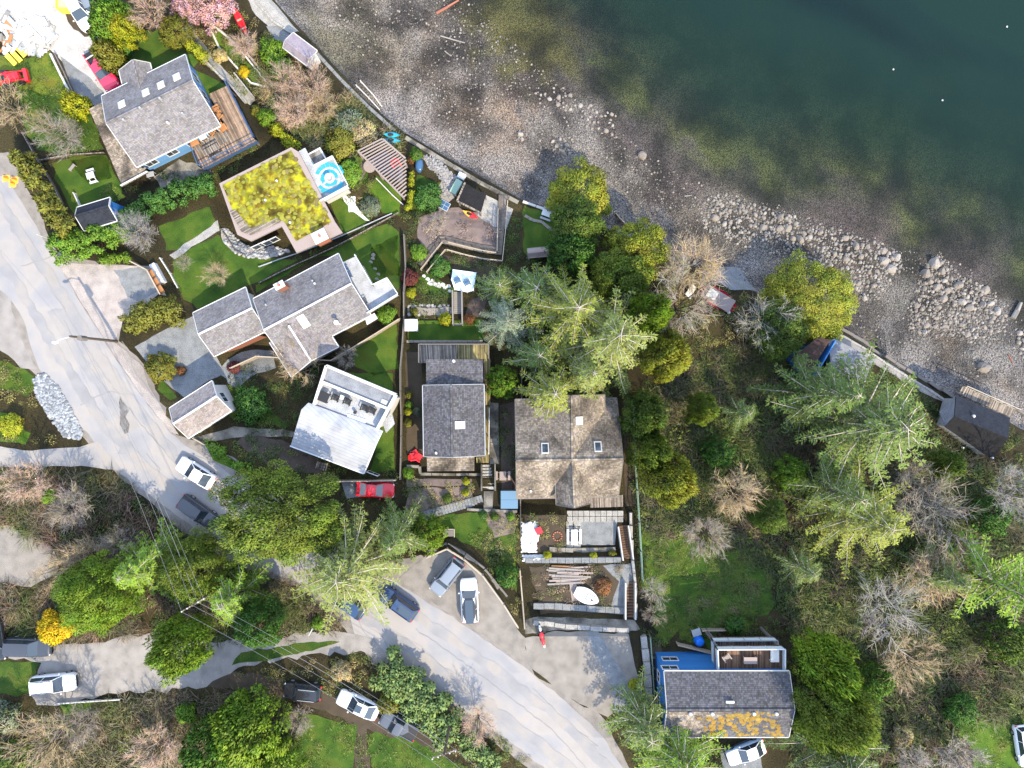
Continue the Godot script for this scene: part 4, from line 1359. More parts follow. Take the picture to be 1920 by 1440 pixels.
const HOUSE_PADS := [
	[[[205, 190], [355, 110], [470, 260], [380, 300], [270, 330], [180, 220]], 2.5],
	[[[425, 350], [560, 285], [650, 350], [630, 420], [555, 450], [460, 440]], 2.5],
	[[[380, 590], [480, 540], [620, 495], [735, 550], [640, 640], [560, 670], [400, 660]], 2.5],
	[[[590, 720], [620, 690], [735, 745], [690, 870], [560, 830]], 2.0],
	[[[320, 770], [390, 725], [430, 770], [350, 810]], 1.5],
	[[[790, 660], [905, 660], [905, 870], [795, 870]], 2.0],
	[[[985, 760], [1160, 760], [1165, 930], [985, 940]], 2.0],
	[[[1250, 1240], [1480, 1240], [1480, 1380], [1250, 1370]], 2.5],
	[[[1770, 770], [1800, 745], [1890, 790], [1860, 850], [1780, 810]], 2.0],
	[[[1490, 670], [1545, 640], [1630, 690], [1600, 715], [1520, 705]], 2.0],
	[[[785, 1045], [838, 1032], [905, 1080], [968, 1170], [975, 1240], [880, 1170], [770, 1092]], 1.5],
	[[[985, 1190], [1180, 1190], [1205, 1310], [1120, 1345], [1000, 1260]], 2.0],
	[[[1055, 960], [1160, 960], [1160, 1030], [1060, 1030]], 1.5],
	[[[990, 1060], [1175, 1060], [1170, 1150], [1010, 1150]], 1.5],
	[[[1000, 965], [1050, 965], [1050, 1030], [990, 1030]], 1.5],
	[[[785, 410], [860, 395], [940, 430], [935, 465], [830, 450]], 2.0],
	[[[775, 300], [860, 340], [965, 400], [940, 420], [790, 370]], 2.0],
	[[[765, 605], [905, 605], [905, 640], [765, 640]], 1.5],
	[[[0, 20], [120, 20], [200, 140], [190, 190], [110, 100], [0, 60]], 4.0],
	[[[70, 1240], [290, 1205], [360, 1240], [340, 1290], [90, 1300]], 3.0],
	[[[110, 480], [280, 500], [290, 555], [220, 600]], 4.0],
	[[[265, 650], [370, 590], [400, 660], [320, 720]], 3.0],
]
func _ready():
	# camera
	var cam := Camera3D.new()
	cam.position = Vector3(0, CH, 0)
	cam.rotation_degrees = Vector3(-90, 0, 0)
	cam.fov = rad_to_deg(2.0 * atan(720.0 / F))
	cam.near = 0.5; cam.far = 3000.0
	add_child(cam)
	# sky and exposure
	var sm := ProceduralSkyMaterial.new()
	sm.sky_top_color = Color(0.62, 0.70, 0.83)
	sm.sky_horizon_color = Color(0.84, 0.87, 0.91)
	sm.sky_curve = 0.18
	sm.ground_bottom_color = Color(0.30, 0.30, 0.28); sm.ground_horizon_color = Color(0.6, 0.64, 0.68)
	var env := Environment.new()
	env.background_mode = Environment.BG_SKY
	env.sky = Sky.new(); env.sky.sky_material = sm
	env.background_energy_multiplier = 1.75
	env.tonemap_mode = Environment.TONE_MAPPER_LINEAR
	env.tonemap_exposure = 2.6
	env.sdfgi_enabled = true; env.ssao_enabled = true; env.ssil_enabled = true
	var we := WorldEnvironment.new()
	we.environment = env
	add_child(we)
	# sun
	var sun := DirectionalLight3D.new()
	var e := deg_to_rad(SUN_EL)
	var az := SUN_AZ.normalized()
	sun.basis = Basis.looking_at(Vector3(-az.x * cos(e), -sin(e), -az.y * cos(e)))
	sun.light_energy = 1.3
	sun.light_color = Color(1.0, 0.94, 0.82)
	sun.light_angular_distance = 0.5
	sun.shadow_enabled = true
	add_child(sun)
	make_textures()
	make_materials()
	for q in [[1010, 215, 9.0, Color(0.289, 0.216, 0.164), 0.7], [1130, 250, 5.0, Color(0.276, 0.236, 0.213), 0.8], [1060, 240, 7.0, Color(0.289, 0.276, 0.255), 0.8], [700, 40, 8.0, Color(0.248, 0.216, 0.170), 0.7], [640, 90, 6.0, Color(0.151, 0.144, 0.098), 0.8], [880, 90, 7.0, Color(0.090, 0.082, 0.079), 0.8], [750, 25, 4.0, Color(0.069, 0.062, 0.061), 0.8], [1040, 120, 8.0, Color(0.082, 0.072, 0.073), 0.85], [960, 30, 7.0, Color(0.144, 0.138, 0.049), 0.9], [1010, 75, 6.0, Color(0.138, 0.131, 0.042), 0.8], [1200, 360, 9.0, Color(0.262, 0.243, 0.219), 0.6], [1300, 420, 8.0, Color(0.255, 0.226, 0.189), 0.6], [1640, 600, 8.0, Color(0.234, 0.223, 0.213), 0.7], [1210, 255, 5.0, Color(0.082, 0.069, 0.070), 0.8], [1265, 340, 5.0, Color(0.090, 0.075, 0.073), 0.8], [1600, 400, 7.0, Color(0.117, 0.095, 0.091), 0.8], [1830, 480, 6.0, Color(0.117, 0.098, 0.098), 0.8], [1880, 660, 7.0, Color(0.248, 0.243, 0.243), 0.7]]:
		var p := w(q[0], q[1], 0.4)
		zone.append([Vector2(p.x, p.z), q[2], q[3], q[4]])
	build_terrain()
	make_protos()
	make_clumps()
	ground_sheets()
	houses()
	garden_works()
	vehicles()
	trees()
	shrubs()
	rocks()
	utilities()
	cover()
func ground_sheets():
	# soil and brush below the lawns
	ground_patch("hillside_path", [[660, 1340], [685, 1345], [690, 1400], [700, 1450], [670, 1450], [665, 1390]], 0.016, M.soil, 0.3)
	# roads
	ground_patch("road_shoulder", [[-60, 280], [20, 285], [75, 400], [105, 470], [190, 495], [285, 500], [300, 550], [232, 600], [222, 640], [275, 690], [300, 740], [330, 815], [400, 835], [480, 890], [580, 975], [700, 1060], [790, 1040], [900, 1110], [985, 1200], [1000, 1265], [1130, 1345], [1195, 1460], [1000, 1450], [900, 1370], [700, 1245], [640, 1170], [560, 1100], [420, 1050], [320, 980], [215, 885], [120, 780], [60, 695], [0, 640], [-60, 560]], 0.012, M.shoulder, 0.25)
	ground_patch("road", [[-60, 330], [10, 330], [45, 385], [95, 470], [150, 565], [205, 655], [270, 748], [320, 812], [352, 838], [405, 870], [470, 915], [560, 990], [650, 1055], [745, 1092], [860, 1165], [980, 1248], [1060, 1315], [1130, 1380], [1180, 1460], [1030, 1450], [990, 1415], [905, 1355], [810, 1290], [735, 1240], [690, 1215], [665, 1190], [655, 1155], [600, 1115], [555, 1090], [450, 1050], [340, 972], [225, 887], [180, 832], [128, 770], [72, 690], [45, 600], [20, 560], [-60, 500]], 0.028, M.asphalt, 0.12)
	ground_patch("road_patch", [[226, 742], [242, 752], [240, 850], [222, 850]], 0.040, M.asphalt_patch, 0.3)
	ground_patch("road_patch", [[90, 585], [130, 575], [200, 690], [260, 800], [235, 812], [160, 700]], 0.040, M.asphalt_lane, 0.2)
	ground_patch("road", [[-60, 828], [0, 838], [60, 845], [150, 838], [185, 828], [235, 888], [215, 882], [150, 873], [0, 876], [-60, 880]], 0.034, M.asphalt_patch, 0.1)
	ground_patch("gravel_lane", [[-60, 1206], [60, 1206], [180, 1204], [260, 1192], [300, 1180], [330, 1195], [400, 1202], [540, 1190], [640, 1184], [700, 1195], [735, 1240], [690, 1226], [600, 1226], [480, 1243], [430, 1262], [370, 1290], [200, 1302], [130, 1315], [75, 1325], [60, 1300], [75, 1238], [0, 1234], [-60, 1240]], 0.034, M.gravel, 0.35)
	ground_patch("grass_verge", [[432, 1245], [500, 1238], [600, 1214], [640, 1203], [600, 1203], [520, 1210], [450, 1222]], 0.05, M.meadow, 0.25)
	ground_patch("dirt_track", [[400, 1258], [470, 1262], [560, 1280], [640, 1310], [790, 1362], [840, 1410], [820, 1420], [740, 1392], [640, 1345], [540, 1312], [430, 1290], [360, 1285]], 0.02, M.soil, 0.3)
	ground_patch("parking_pad", [[-60, 975], [15, 985], [60, 1002], [102, 1030], [108, 1072], [60, 1100], [0, 1092], [-60, 1085]], 0.02, M.gravel_tan, 0.15)
	ground_patch("parking_pad", [[-60, 540], [18, 552], [40, 640], [72, 695], [40, 690], [0, 655], [-60, 640]], 0.02, M.gravel, 0.2)
	# tyre lanes, tar seams and cracks
	for L in [[[-20, 350], [60, 470], [150, 610], [240, 745], [340, 870], [460, 960], [600, 1055], [760, 1140], [900, 1235], [1040, 1340], [1150, 1450]], [[-40, 430], [30, 530], [110, 665], [190, 790], [280, 880], [400, 985], [560, 1070], [720, 1180], [860, 1280], [1000, 1385], [1080, 1450]]]:
		struct("tyre_lane", drape(rough(ribbon(L, 1.1), 0.25), 0.052, MB.new()), M.asphalt_lane)
	for L in [[[20, 420], [90, 530], [180, 680], [260, 790], [330, 870], [440, 950], [560, 1030]], [[330, 855], [360, 850], [400, 868]], [[120, 600], [170, 690], [222, 760], [240, 800]], [[690, 1140], [720, 1170], [715, 1190], [735, 1230]], [[780, 1180], [860, 1235], [960, 1310], [1040, 1372], [1100, 1440]], [[700, 1205], [680, 1180], [672, 1160]], [[275, 850], [300, 880], [290, 905]], [[40, 500], [100, 480]], [[150, 760], [200, 735], [250, 740]], [[1000, 1290], [1060, 1350], [1120, 1400]], [[230, 640], [255, 700], [290, 745]], [[160, 545], [190, 600], [205, 640]]]:
		struct("road_crack", drape(rough(ribbon(L, 0.06), 0.12, 0.5), 0.058, MB.new()), M.crack)
	# the bright building yard, its drive
	ground_patch("yard", [[-60, -40], [140, -40], [172, 5], [196, 62], [186, 90], [208, 120], [212, 175], [192, 200], [160, 196], [120, 120], [95, 92], [60, 106], [0, 62], [-60, 60]], 0.02, M.bright_concrete, 0.3)
	ground_patch("dirt_heap_ground", [[120, 24], [146, 18], [176, 50], [182, 70], [160, 68], [136, 52]], 0.034, M.soil, 0.3)
	ground_patch("drive", [[112, 105], [150, 128], [185, 160], [198, 190], [170, 208], [150, 190], [128, 150]], 0.034, M.concrete_grey, 0.3)
	# drives and parking beside the road
	ground_patch("driveway", [[98, 472], [120, 492], [180, 495], [282, 500], [300, 550], [232, 600], [215, 640], [270, 690], [278, 722], [322, 795], [335, 815], [320, 810], [268, 745], [205, 650], [150, 562]], 0.034, M.pavers, 0.1)
	ground_patch("driveway_patch", [[214, 506], [272, 498], [294, 545], [262, 565], [240, 556]], 0.046, M.concrete_grey, 0.25)
	ground_patch("driveway", [[253, 650], [300, 622], [370, 588], [405, 668], [420, 700], [345, 745], [322, 728], [290, 700]], 0.046, M.concrete_grey, 0.1)
	ground_patch("parking_court", [[798, 1042], [838, 1030], [902, 1074], [968, 1168], [976, 1238], [860, 1160], [745, 1086]], 0.04, M.gravel_tan, 0.1)
	ground_patch("parking_court", [[985, 1195], [1040, 1182], [1178, 1188], [1200, 1290], [1140, 1345], [1060, 1305], [988, 1245]], 0.04, M.gravel_tan, 0.15)
	ground_patch("driveway_strip", [[1096, 1186], [1120, 1184], [1186, 1290], [1196, 1330], [1150, 1335], [1148, 1290]], 0.052, M.concrete_grey, 0.12)
	ground_patch("driveway", [[1350, 1410], [1420, 1380], [1430, 1450], [1360, 1460]], 0.03, M.concrete_grey, 0.1)
	ground_patch("driveway", [[640, 905], [740, 902], [740, 930], [650, 935]], 0.03, M.concrete_grey, 0.1)
	# lawns
	for a in [
		["lawn_dry", [[-40, 100], [50, 108], [92, 98], [112, 130], [150, 190], [140, 200], [60, 170], [-40, 165]], 0.4],
		["lawn", [[30, 165], [150, 190], [172, 215], [192, 278], [120, 296], [70, 280], [40, 230]], 0.4],
		["lawn", [[95, 305], [150, 292], [200, 290], [236, 372], [200, 380], [142, 402], [110, 350]], 0.3],
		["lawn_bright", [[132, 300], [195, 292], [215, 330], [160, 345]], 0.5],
		["lawn", [[232, 66], [330, 52], [392, 112], [350, 140], [270, 125], [240, 110]], 0.3],
		["lawn_bright", [[390, 55], [402, 48], [440, 85], [462, 115], [505, 160], [492, 168], [445, 125], [405, 85]], 0.1],
		["lawn", [[360, 130], [405, 150], [435, 165], [395, 185], [375, 160]], 0.2],
		["lawn", [[298, 425], [330, 412], [392, 388], [410, 425], [380, 440], [340, 468], [312, 470]], 0.25],
		["lawn", [[322, 490], [345, 472], [412, 440], [425, 460], [470, 482], [560, 486], [500, 520], [372, 578], [345, 560], [325, 525]], 0.2],
		["lawn", [[480, 535], [560, 495], [640, 455], [725, 418], [748, 435], [748, 545], [728, 528], [700, 535], [672, 482], [640, 492], [630, 480], [600, 480], [480, 550]], 0.12],
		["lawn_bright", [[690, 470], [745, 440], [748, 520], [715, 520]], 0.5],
		["lawn", [[618, 378], [648, 362], [695, 412], [645, 440]], 0.2],
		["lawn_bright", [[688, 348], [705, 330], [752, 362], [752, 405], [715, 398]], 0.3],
		["lawn", [[640, 300], [690, 290], [690, 340], [660, 350]], 0.4],
		["lawn", [[660, 650], [745, 608], [745, 690], [700, 700], [665, 690]], 0.3],
		["lawn", [[765, 602], [905, 598], [908, 638], [765, 640]], 0.1],
		["lawn", [[795, 510], [862, 545], [850, 560], [795, 550], [775, 530]], 0.2],
		["meadow", [[780, 330], [830, 340], [825, 385], [790, 405], [770, 390]], 0.3],
		["lawn", [[795, 978], [860, 962], [905, 955], [930, 1000], [935, 1045], [880, 1020], [838, 1000], [805, 1030]], 0.3],
		["meadow", [[925, 1000], [970, 1000], [968, 1110], [940, 1060]], 0.3],
		["lawn", [[980, 385], [1045, 405], [1062, 475], [1000, 490], [982, 470]], 0.25],
		["lawn", [[1205, 1010], [1300, 1015], [1400, 1040], [1450, 1080], [1440, 1150], [1340, 1195], [1230, 1200], [1215, 1120]], 1.3],
		["lawn", [[555, 1335], [640, 1352], [665, 1360], [668, 1420], [660, 1450], [545, 1450], [560, 1390]], 0.4],
		["lawn", [[690, 1375], [780, 1390], [880, 1440], [860, 1460], [700, 1460]], 0.4],
		["lawn_bright", [[1795, 1358], [1860, 1340], [1940, 1325], [1940, 1460], [1825, 1460], [1820, 1400]], 0.5],
		["lawn", [[110, 1318], [215, 1310], [222, 1325], [120, 1345]], 0.2],
		["meadow", [[-40, 1240], [72, 1242], [60, 1300], [-40, 1300]], 0.3],
		["lawn", [[-40, 660], [45, 690], [75, 720], [50, 740], [-40, 720]], 0.3],
		["lawn_bright", [[-40, 775], [10, 775], [60, 815], [50, 832], [-40, 820]], 0.3],
		["meadow", [[430, 700], [500, 760], [545, 800], [480, 790], [430, 780]], 0.3],
		["lawn_bright", [[380, 828], [420, 850], [490, 898], [520, 925], [490, 905], [400, 862]], 0.1],
		["lawn", [[300, 705], [318, 728], [332, 745], [318, 752], [296, 730]], 0.1],
		["lawn", [[640, 700], [735, 700], [740, 880], [690, 890], [715, 800]], 0.3],
		["meadow", [[1300, 870], [1420, 820], [1440, 860], [1330, 900]], 0.6],
	]: ground_patch("lawn" if a[0] != "meadow" else "rough_grass", a[1], 0.022, M[a[0]], a[2])
	# beds, mulch and paths
	ground_patch("mulch_bed", [[786, 408], [845, 388], [900, 400], [942, 432], [938, 468], [885, 462], [836, 452], [805, 478], [780, 445]], 0.03, M.mulch, 0.25)
	ground_patch("mulch_bed", [[830, 478], [935, 488], [930, 520], [885, 545], [850, 520], [812, 505]], 0.03, M.soil, 0.3)
	ground_patch("mulch_bed", [[880, 560], [915, 555], [905, 595], [872, 590]], 0.03, M.mulch_dark, 0.2)
	ground_patch("mulch_bed", [[762, 898], [885, 898], [885, 912], [762, 912]], 0.03, M.mulch, 0.1)
	ground_patch("mulch_bed", [[762, 915], [885, 915], [890, 938], [850, 950], [780, 970], [762, 965]], 0.03, M.mulch, 0.2)
	ground_patch("mulch_bed", [[905, 960], [968, 958], [966, 1000], [930, 1010]], 0.03, M.mulch, 0.2)
	ground_patch("beach_terrace", [[775, 285], [800, 290], [860, 335], [850, 370], [825, 400], [815, 370], [830, 335]], 0.03, M.gravel, 0.2)
	ground_patch("patio", [[905, 362], [962, 392], [950, 430], [925, 425], [895, 405], [900, 380]], 0.04, M.concrete, 0.05)
	ground_patch("garden_soil", [[992, 1062], [1170, 1060], [1180, 1150], [1015, 1150]], 0.03, M.soil, 0.2)
	ground_patch("garden_soil", [[985, 965], [1060, 965], [1062, 1035], [985, 1035]], 0.03, M.soil, 0.2)
	ground_patch("path", [[1130, 1060], [1185, 1055], [1188, 1085], [1165, 1150], [1140, 1150], [1160, 1090]], 0.045, M.concrete_grey, 0.15)
	ground_patch("path", [[318, 478], [345, 458], [395, 425], [408, 412], [412, 432], [400, 440], [360, 462], [328, 486]], 0.034, M.concrete, 0.05)
	ground_patch("path", [[412, 428], [430, 430], [450, 455], [478, 468], [510, 462], [545, 472], [500, 485], [462, 482], [440, 475], [420, 455]], 0.034, M.rock_pale, 0.2)
	ground_patch("patio", [[412, 700], [425, 672], [470, 655], [510, 660], [520, 690], [480, 700], [440, 730]], 0.03, M.concrete_grey, 0.2)
	ground_patch("mulch_bed", [[440, 830], [470, 810], [545, 830], [610, 870], [600, 890], [500, 870]], 0.03, M.mulch_dark, 0.2)
	ground_patch("path", [[362, 820], [440, 800], [530, 806], [550, 812], [548, 820], [470, 816], [420, 825], [365, 835]], 0.04, M.concrete_old, 0.15)
	ground_patch("garden_path", [[335, 60], [355, 45], [385, 85], [420, 130], [480, 185], [468, 198], [430, 160], [380, 115]], 0.03, M.concrete, 0.15)
	ground_patch("beach_path", [[455, -20], [495, -20], [560, 60], [530, 70], [480, 30]], 0.03, M.concrete, 0.15)
	ground_patch("beach_apron", [[500, 50], [530, 48], [548, 62], [528, 82], [512, 72]], 0.04, M.concrete_grey, 0.05)
	ground_patch("beach_terrace", [[1555, 612], [1640, 665], [1760, 740], [1800, 770], [1740, 740], [1650, 690], [1560, 640]], 0.04, M.gravel, 0.2)
	ground_patch("beach_path", [[1350, 500], [1385, 500], [1420, 545], [1370, 545], [1330, 520]], 0.04, M.concrete_grey, 0.15)
	ground_patch("court", [[335, 300], [400, 320], [380, 345], [300, 350], [290, 330]], 0.03, M.concrete_old, 0.2)
	ground_patch("path", [[918, 755], [934, 755], [936, 870], [918, 870]], 0.03, M.concrete_old, 0.05)
	ground_patch("side_bed", [[760, 660], [790, 660], [795, 860], [762, 850]], 0.03, M.soil, 0.1)
	ground_patch("side_bed", [[938, 760], [975, 750], [975, 950], [940, 930]], 0.03, M.mulch_dark, 0.1)
	ground_patch("side_path", [[1170, 750], [1185, 750], [1190, 950], [1172, 950]], 0.03, M.soil, 0.1)
	ground_patch("steep_bank", [[985, 1162], [1190, 1162], [1200, 1180], [1040, 1180], [985, 1190]], 0.03, M.concrete_old, 0.1)
	ground_patch("deck_yard", [[1205, 1195], [1240, 1200], [1250, 1330], [1222, 1330]], 0.03, M.soil, 0.1)
func v2(x: float, y: float) -> Vector2: return Vector2(x, y)
func house(px: float, py: float, label: String, called := "house", cat := "house") -> Node3D:
	return thing(called, label, cat, g(px, py))
func houses():
	big_grey_house()
	moss_house()
	long_house()
	white_deck_house()
	main_house()
	cross_gable_house()
	blue_house()
	shore_buildings()
func big_grey_house():
	var o := house(290, 215, "large house with long grey gable roof and four skylights on its dark slope")
	var y0 := o.position.y
	var G := gable(o, v2(361, 151), v2(199, 231), 5.6, v2(337, 273), 3.0, v2(271, 140), 3.0, y0, M.shingle_grey, M.blue_pale, 0.35, "white")
	for p in [[229, 196], [274, 174], [302.5, 160], [332, 145]]: skylight(o, G, 1, p[0], p[1], 0.75, 1.0)
	for p in [[265, 204], [234, 226], [302, 186], [316, 231], [344, 214]]: vent(o, on_plane(p[0], p[1], G.a, slope_n(G, -1)), 0.13, 0.3, "offwhite" if p[0] == 316 else "grey_paint")
	house_windows(o, G, -1, 4, 1.6, 1.3, 1.0); gable_windows(o, G, -1, 3, 1.8, 1.3, 1.5)
	# garage wing
	var G2 := gable(o, v2(262, 165), v2(249, 112), 3.95, v2(227, 148), 2.5, v2(283, 128), 2.5, y0, M.shingle_grey, M.pale_siding, 0.35, "offwhite", "", true)
	# low lean-to roof along the west end
	var t := wp([[167, 204], [191, 192], [204, 231], [262, 312], [278, 323], [229, 349]], y0 + 2.4)
	roof_plane(o, t, 0.2, M.shingle_tan, "porch_roof")
	walls(o, inset(wp([[170, 207], [193, 196], [206, 233], [262, 310], [229, 345]], y0 + 2.15), 0.5), y0 - 1.5, M.grey_siding, "porch_wall")
	railing(o, [w(229, 349, y0 + 2.4), w(278, 323, y0 + 2.4)], 0.35, M.white, "porch_edge")
	# deck
	var d := deck(o, [[392, 176], [427, 160], [480, 263], [377, 316], [360, 272], [424, 240]], y0 + 1.4, M.wood_deck, "deck")
	deck(o, [[362, 275], [424, 241], [432, 262], [380, 292]], y0 + 1.43, M.wood_grey, "deck", false, 0.02)
	railing(o, [w(428, 160, y0 + 1.4), w(480, 262, y0 + 1.4), w(378, 315, y0 + 1.4), w(362, 274, y0 + 1.4)], 1.0, M.navy_paint, "deck_railing", 0.0)
	var s := MB.new()
	var q0 := w(378, 315, y0 + 1.3); var q1 := w(480, 262, y0 + 1.3)
	s.beam(q0 + Vector3(0, -0.5, 0), q1 + Vector3(0, -0.5, 0), 0.1, 0.9)
	part("deck_skirt", s, M.navy_paint, o)
	var dy := y0 + 1.46
	for p in [[409, 208, 2.0], [413, 219, 2.4], [421, 243, 0.6], [399, 250, -0.5]]:
		chair(w(p[0], p[1], dy), p[2], M.wood_orange, "orange wooden armchair on the sunny tan deck" if p[1] < 230 else "orange wooden armchair at the inner corner of the tan deck", "armchairs on the tan deck", 1.05, "armchair")
	table(w(368, 270, dy), 0.46, 1.1, 0.9, 0.72, M.wood_orange, "square orange wooden table by the blue house wall")
	table(w(384, 259, dy), 0.46, 0.9, 0.7, 0.6, M.white, "small white table on the deck under the eave")
	picnic(w(401, 284, dy), 0.5, M.wood_grey, "grey picnic table on the shaded lower half of the deck")
	o = house(180, 403, "small blue garden shed with dark gable roof beside the hedge", "garden_shed", "shed")
	y0 = o.position.y
	gable(o, v2(141, 405), v2(203, 386), 3.3, v2(168, 382), 2.4, v2(185, 424), 2.4, y0, M.shingle_dark, M.blue_siding, 0.2, "white")
	table(g(287, 330), 0.2, 0.9, 0.6, 0.7, M.grey_paint, "grey garden table in the shaded court below the deck")
func moss_house():
	var o := house(520, 370, "low flat-roofed house covered in bright yellow moss")
	var y0 := o.position.y
	var y := y0 + 3.6
	var out := [[411, 344], [546, 276], [560, 285], [628, 416], [642, 436], [556, 474], [528, 424], [470, 452], [445, 440]]
	walls(o, inset(wp([[420, 350], [546, 285], [618, 418], [555, 452], [528, 410], [465, 440]], y - 0.4), 0.4), y0 - 1.5, M.tan_siding)
	roof_plane(o, wp(out, y), 0.35, M.wood_pink, "roof")
	roof_plane(o, wp([[417, 347], [546, 282], [621, 416], [555, 452], [531, 412], [470, 441], [452, 434]], y + 0.06), 0.05, M.moss_roof, "moss")
	moss_cushions(o, [[417, 347], [546, 282], [621, 416], [555, 452], [531, 412], [470, 432]], w(500, 360, y + 0.07), Vector3.UP, 380, [Color(0.28, 0.27, 0.04), Color(0.23, 0.23, 0.035), Color(0.32, 0.28, 0.05), Color(0.20, 0.16, 0.06)], 91, 0.0)
	# wooden roof trim at the south edges
	roof_plane(o, wp([[431, 396], [452, 434], [470, 441], [526, 416], [520, 408], [470, 428], [440, 392]], y + 0.1), 0.03, M.wood_grey, "roof_boards")
	roof_plane(o, wp([[553, 455], [626, 420], [640, 436], [558, 474]], y - 0.15), 0.2, M.wood_pink, "roof_edge")
	chimney(o, 600, 443, y + 0.9, y - 1.0, 1.5, 1.2, 0.46, "terracotta")
	for p in [[499, 376], [545, 418], [520, 340]]: vent(o, w(p[0], p[1], y), 0.12, 0.25)
	# dark windows in the recess
	for p in [[508, 452, 0.5], [488, 460, 0.5]]:
		var c := w(p[0], p[1], y0 + 1.8)
		window(o, c, Vector3(0.42, 0, 0.9).normalized(), 1.8, 1.5)
	# white roof terrace
	y = y0 + 3.0
	deck(o, [[553, 287], [572, 277], [592, 315], [627, 297], [656, 352], [604, 380]], y, M.white_deck, "terrace", false, 0.3)
	walls(o, inset(wp([[556, 290], [572, 281], [592, 318], [625, 301], [652, 352], [606, 376]], y - 0.3), 0.3), y0 - 1.5, M.offwhite, "terrace_wall")
	railing(o, [w(604, 380, y), w(656, 352, y), w(627, 297, y), w(592, 315, y)], 0.95, M.white, "terrace_railing", 0.0, true)
	roof_plane(o, wp([[576, 289], [600, 276], [616, 305], [592, 318]], y0 + 2.6), 0.25, M.white, "skylight_curb")
	roof_plane(o, wp([[578, 291], [599, 280], [613, 304], [593, 315]], y0 + 2.62), 0.06, M.concrete_old, "flat_roof")
	var c := w(618, 334, y + 0.01)
	var rug := thing("round_rug", "round turquoise and white patterned rug on the white roof terrace", "rug", c)
	var r := rnd(77)
	for ring in [[0.35, 0.62, "white", 1.0], [0.62, 1.05, "plastic_teal", 0.8], [1.05, 1.3, "white", 0.6], [1.3, 1.85, "plastic_teal", 0.62]]:
		for k in 20:
			if r.randf() > ring[3]: continue
			var a := TAU * k / 20; var b := TAU * (k + 0.92) / 20
			var s := MB.new()
			var r1: float = ring[1] * r.randf_range(0.9, 1.03)
			s.slab([Vector3(cos(a) * ring[0], 0.02, sin(a) * ring[0]), Vector3(cos(b) * ring[0], 0.02, sin(b) * ring[0]), Vector3(cos(b) * r1, 0.02, sin(b) * r1), Vector3(cos(a) * r1, 0.02, sin(a) * r1)], 0.015)
			part("rug_patch", s, M[ring[2]], rug, true)
	var t := thing("round_table", "small round grey table at the middle of the turquoise rug", "table", c + Vector3(0, 0.03, 0))
	var s2 := MB.new(); s2.cyl(Vector3(0, 0.66, 0), 0.38, 0.05, 16); part("tabletop", s2, M.grey_paint, t, true)
	s2 = MB.new(); s2.cyl(Vector3.ZERO, 0.06, 0.66, 8); part("leg", s2, M.dark_paint, t, true)
	# plank side walk
	fence([[486, 500], [560, 474], [640, 442], [735, 400]], 0.25, "grey", "low grey timber edging between the moss house and the long lawn", "garden_edging")
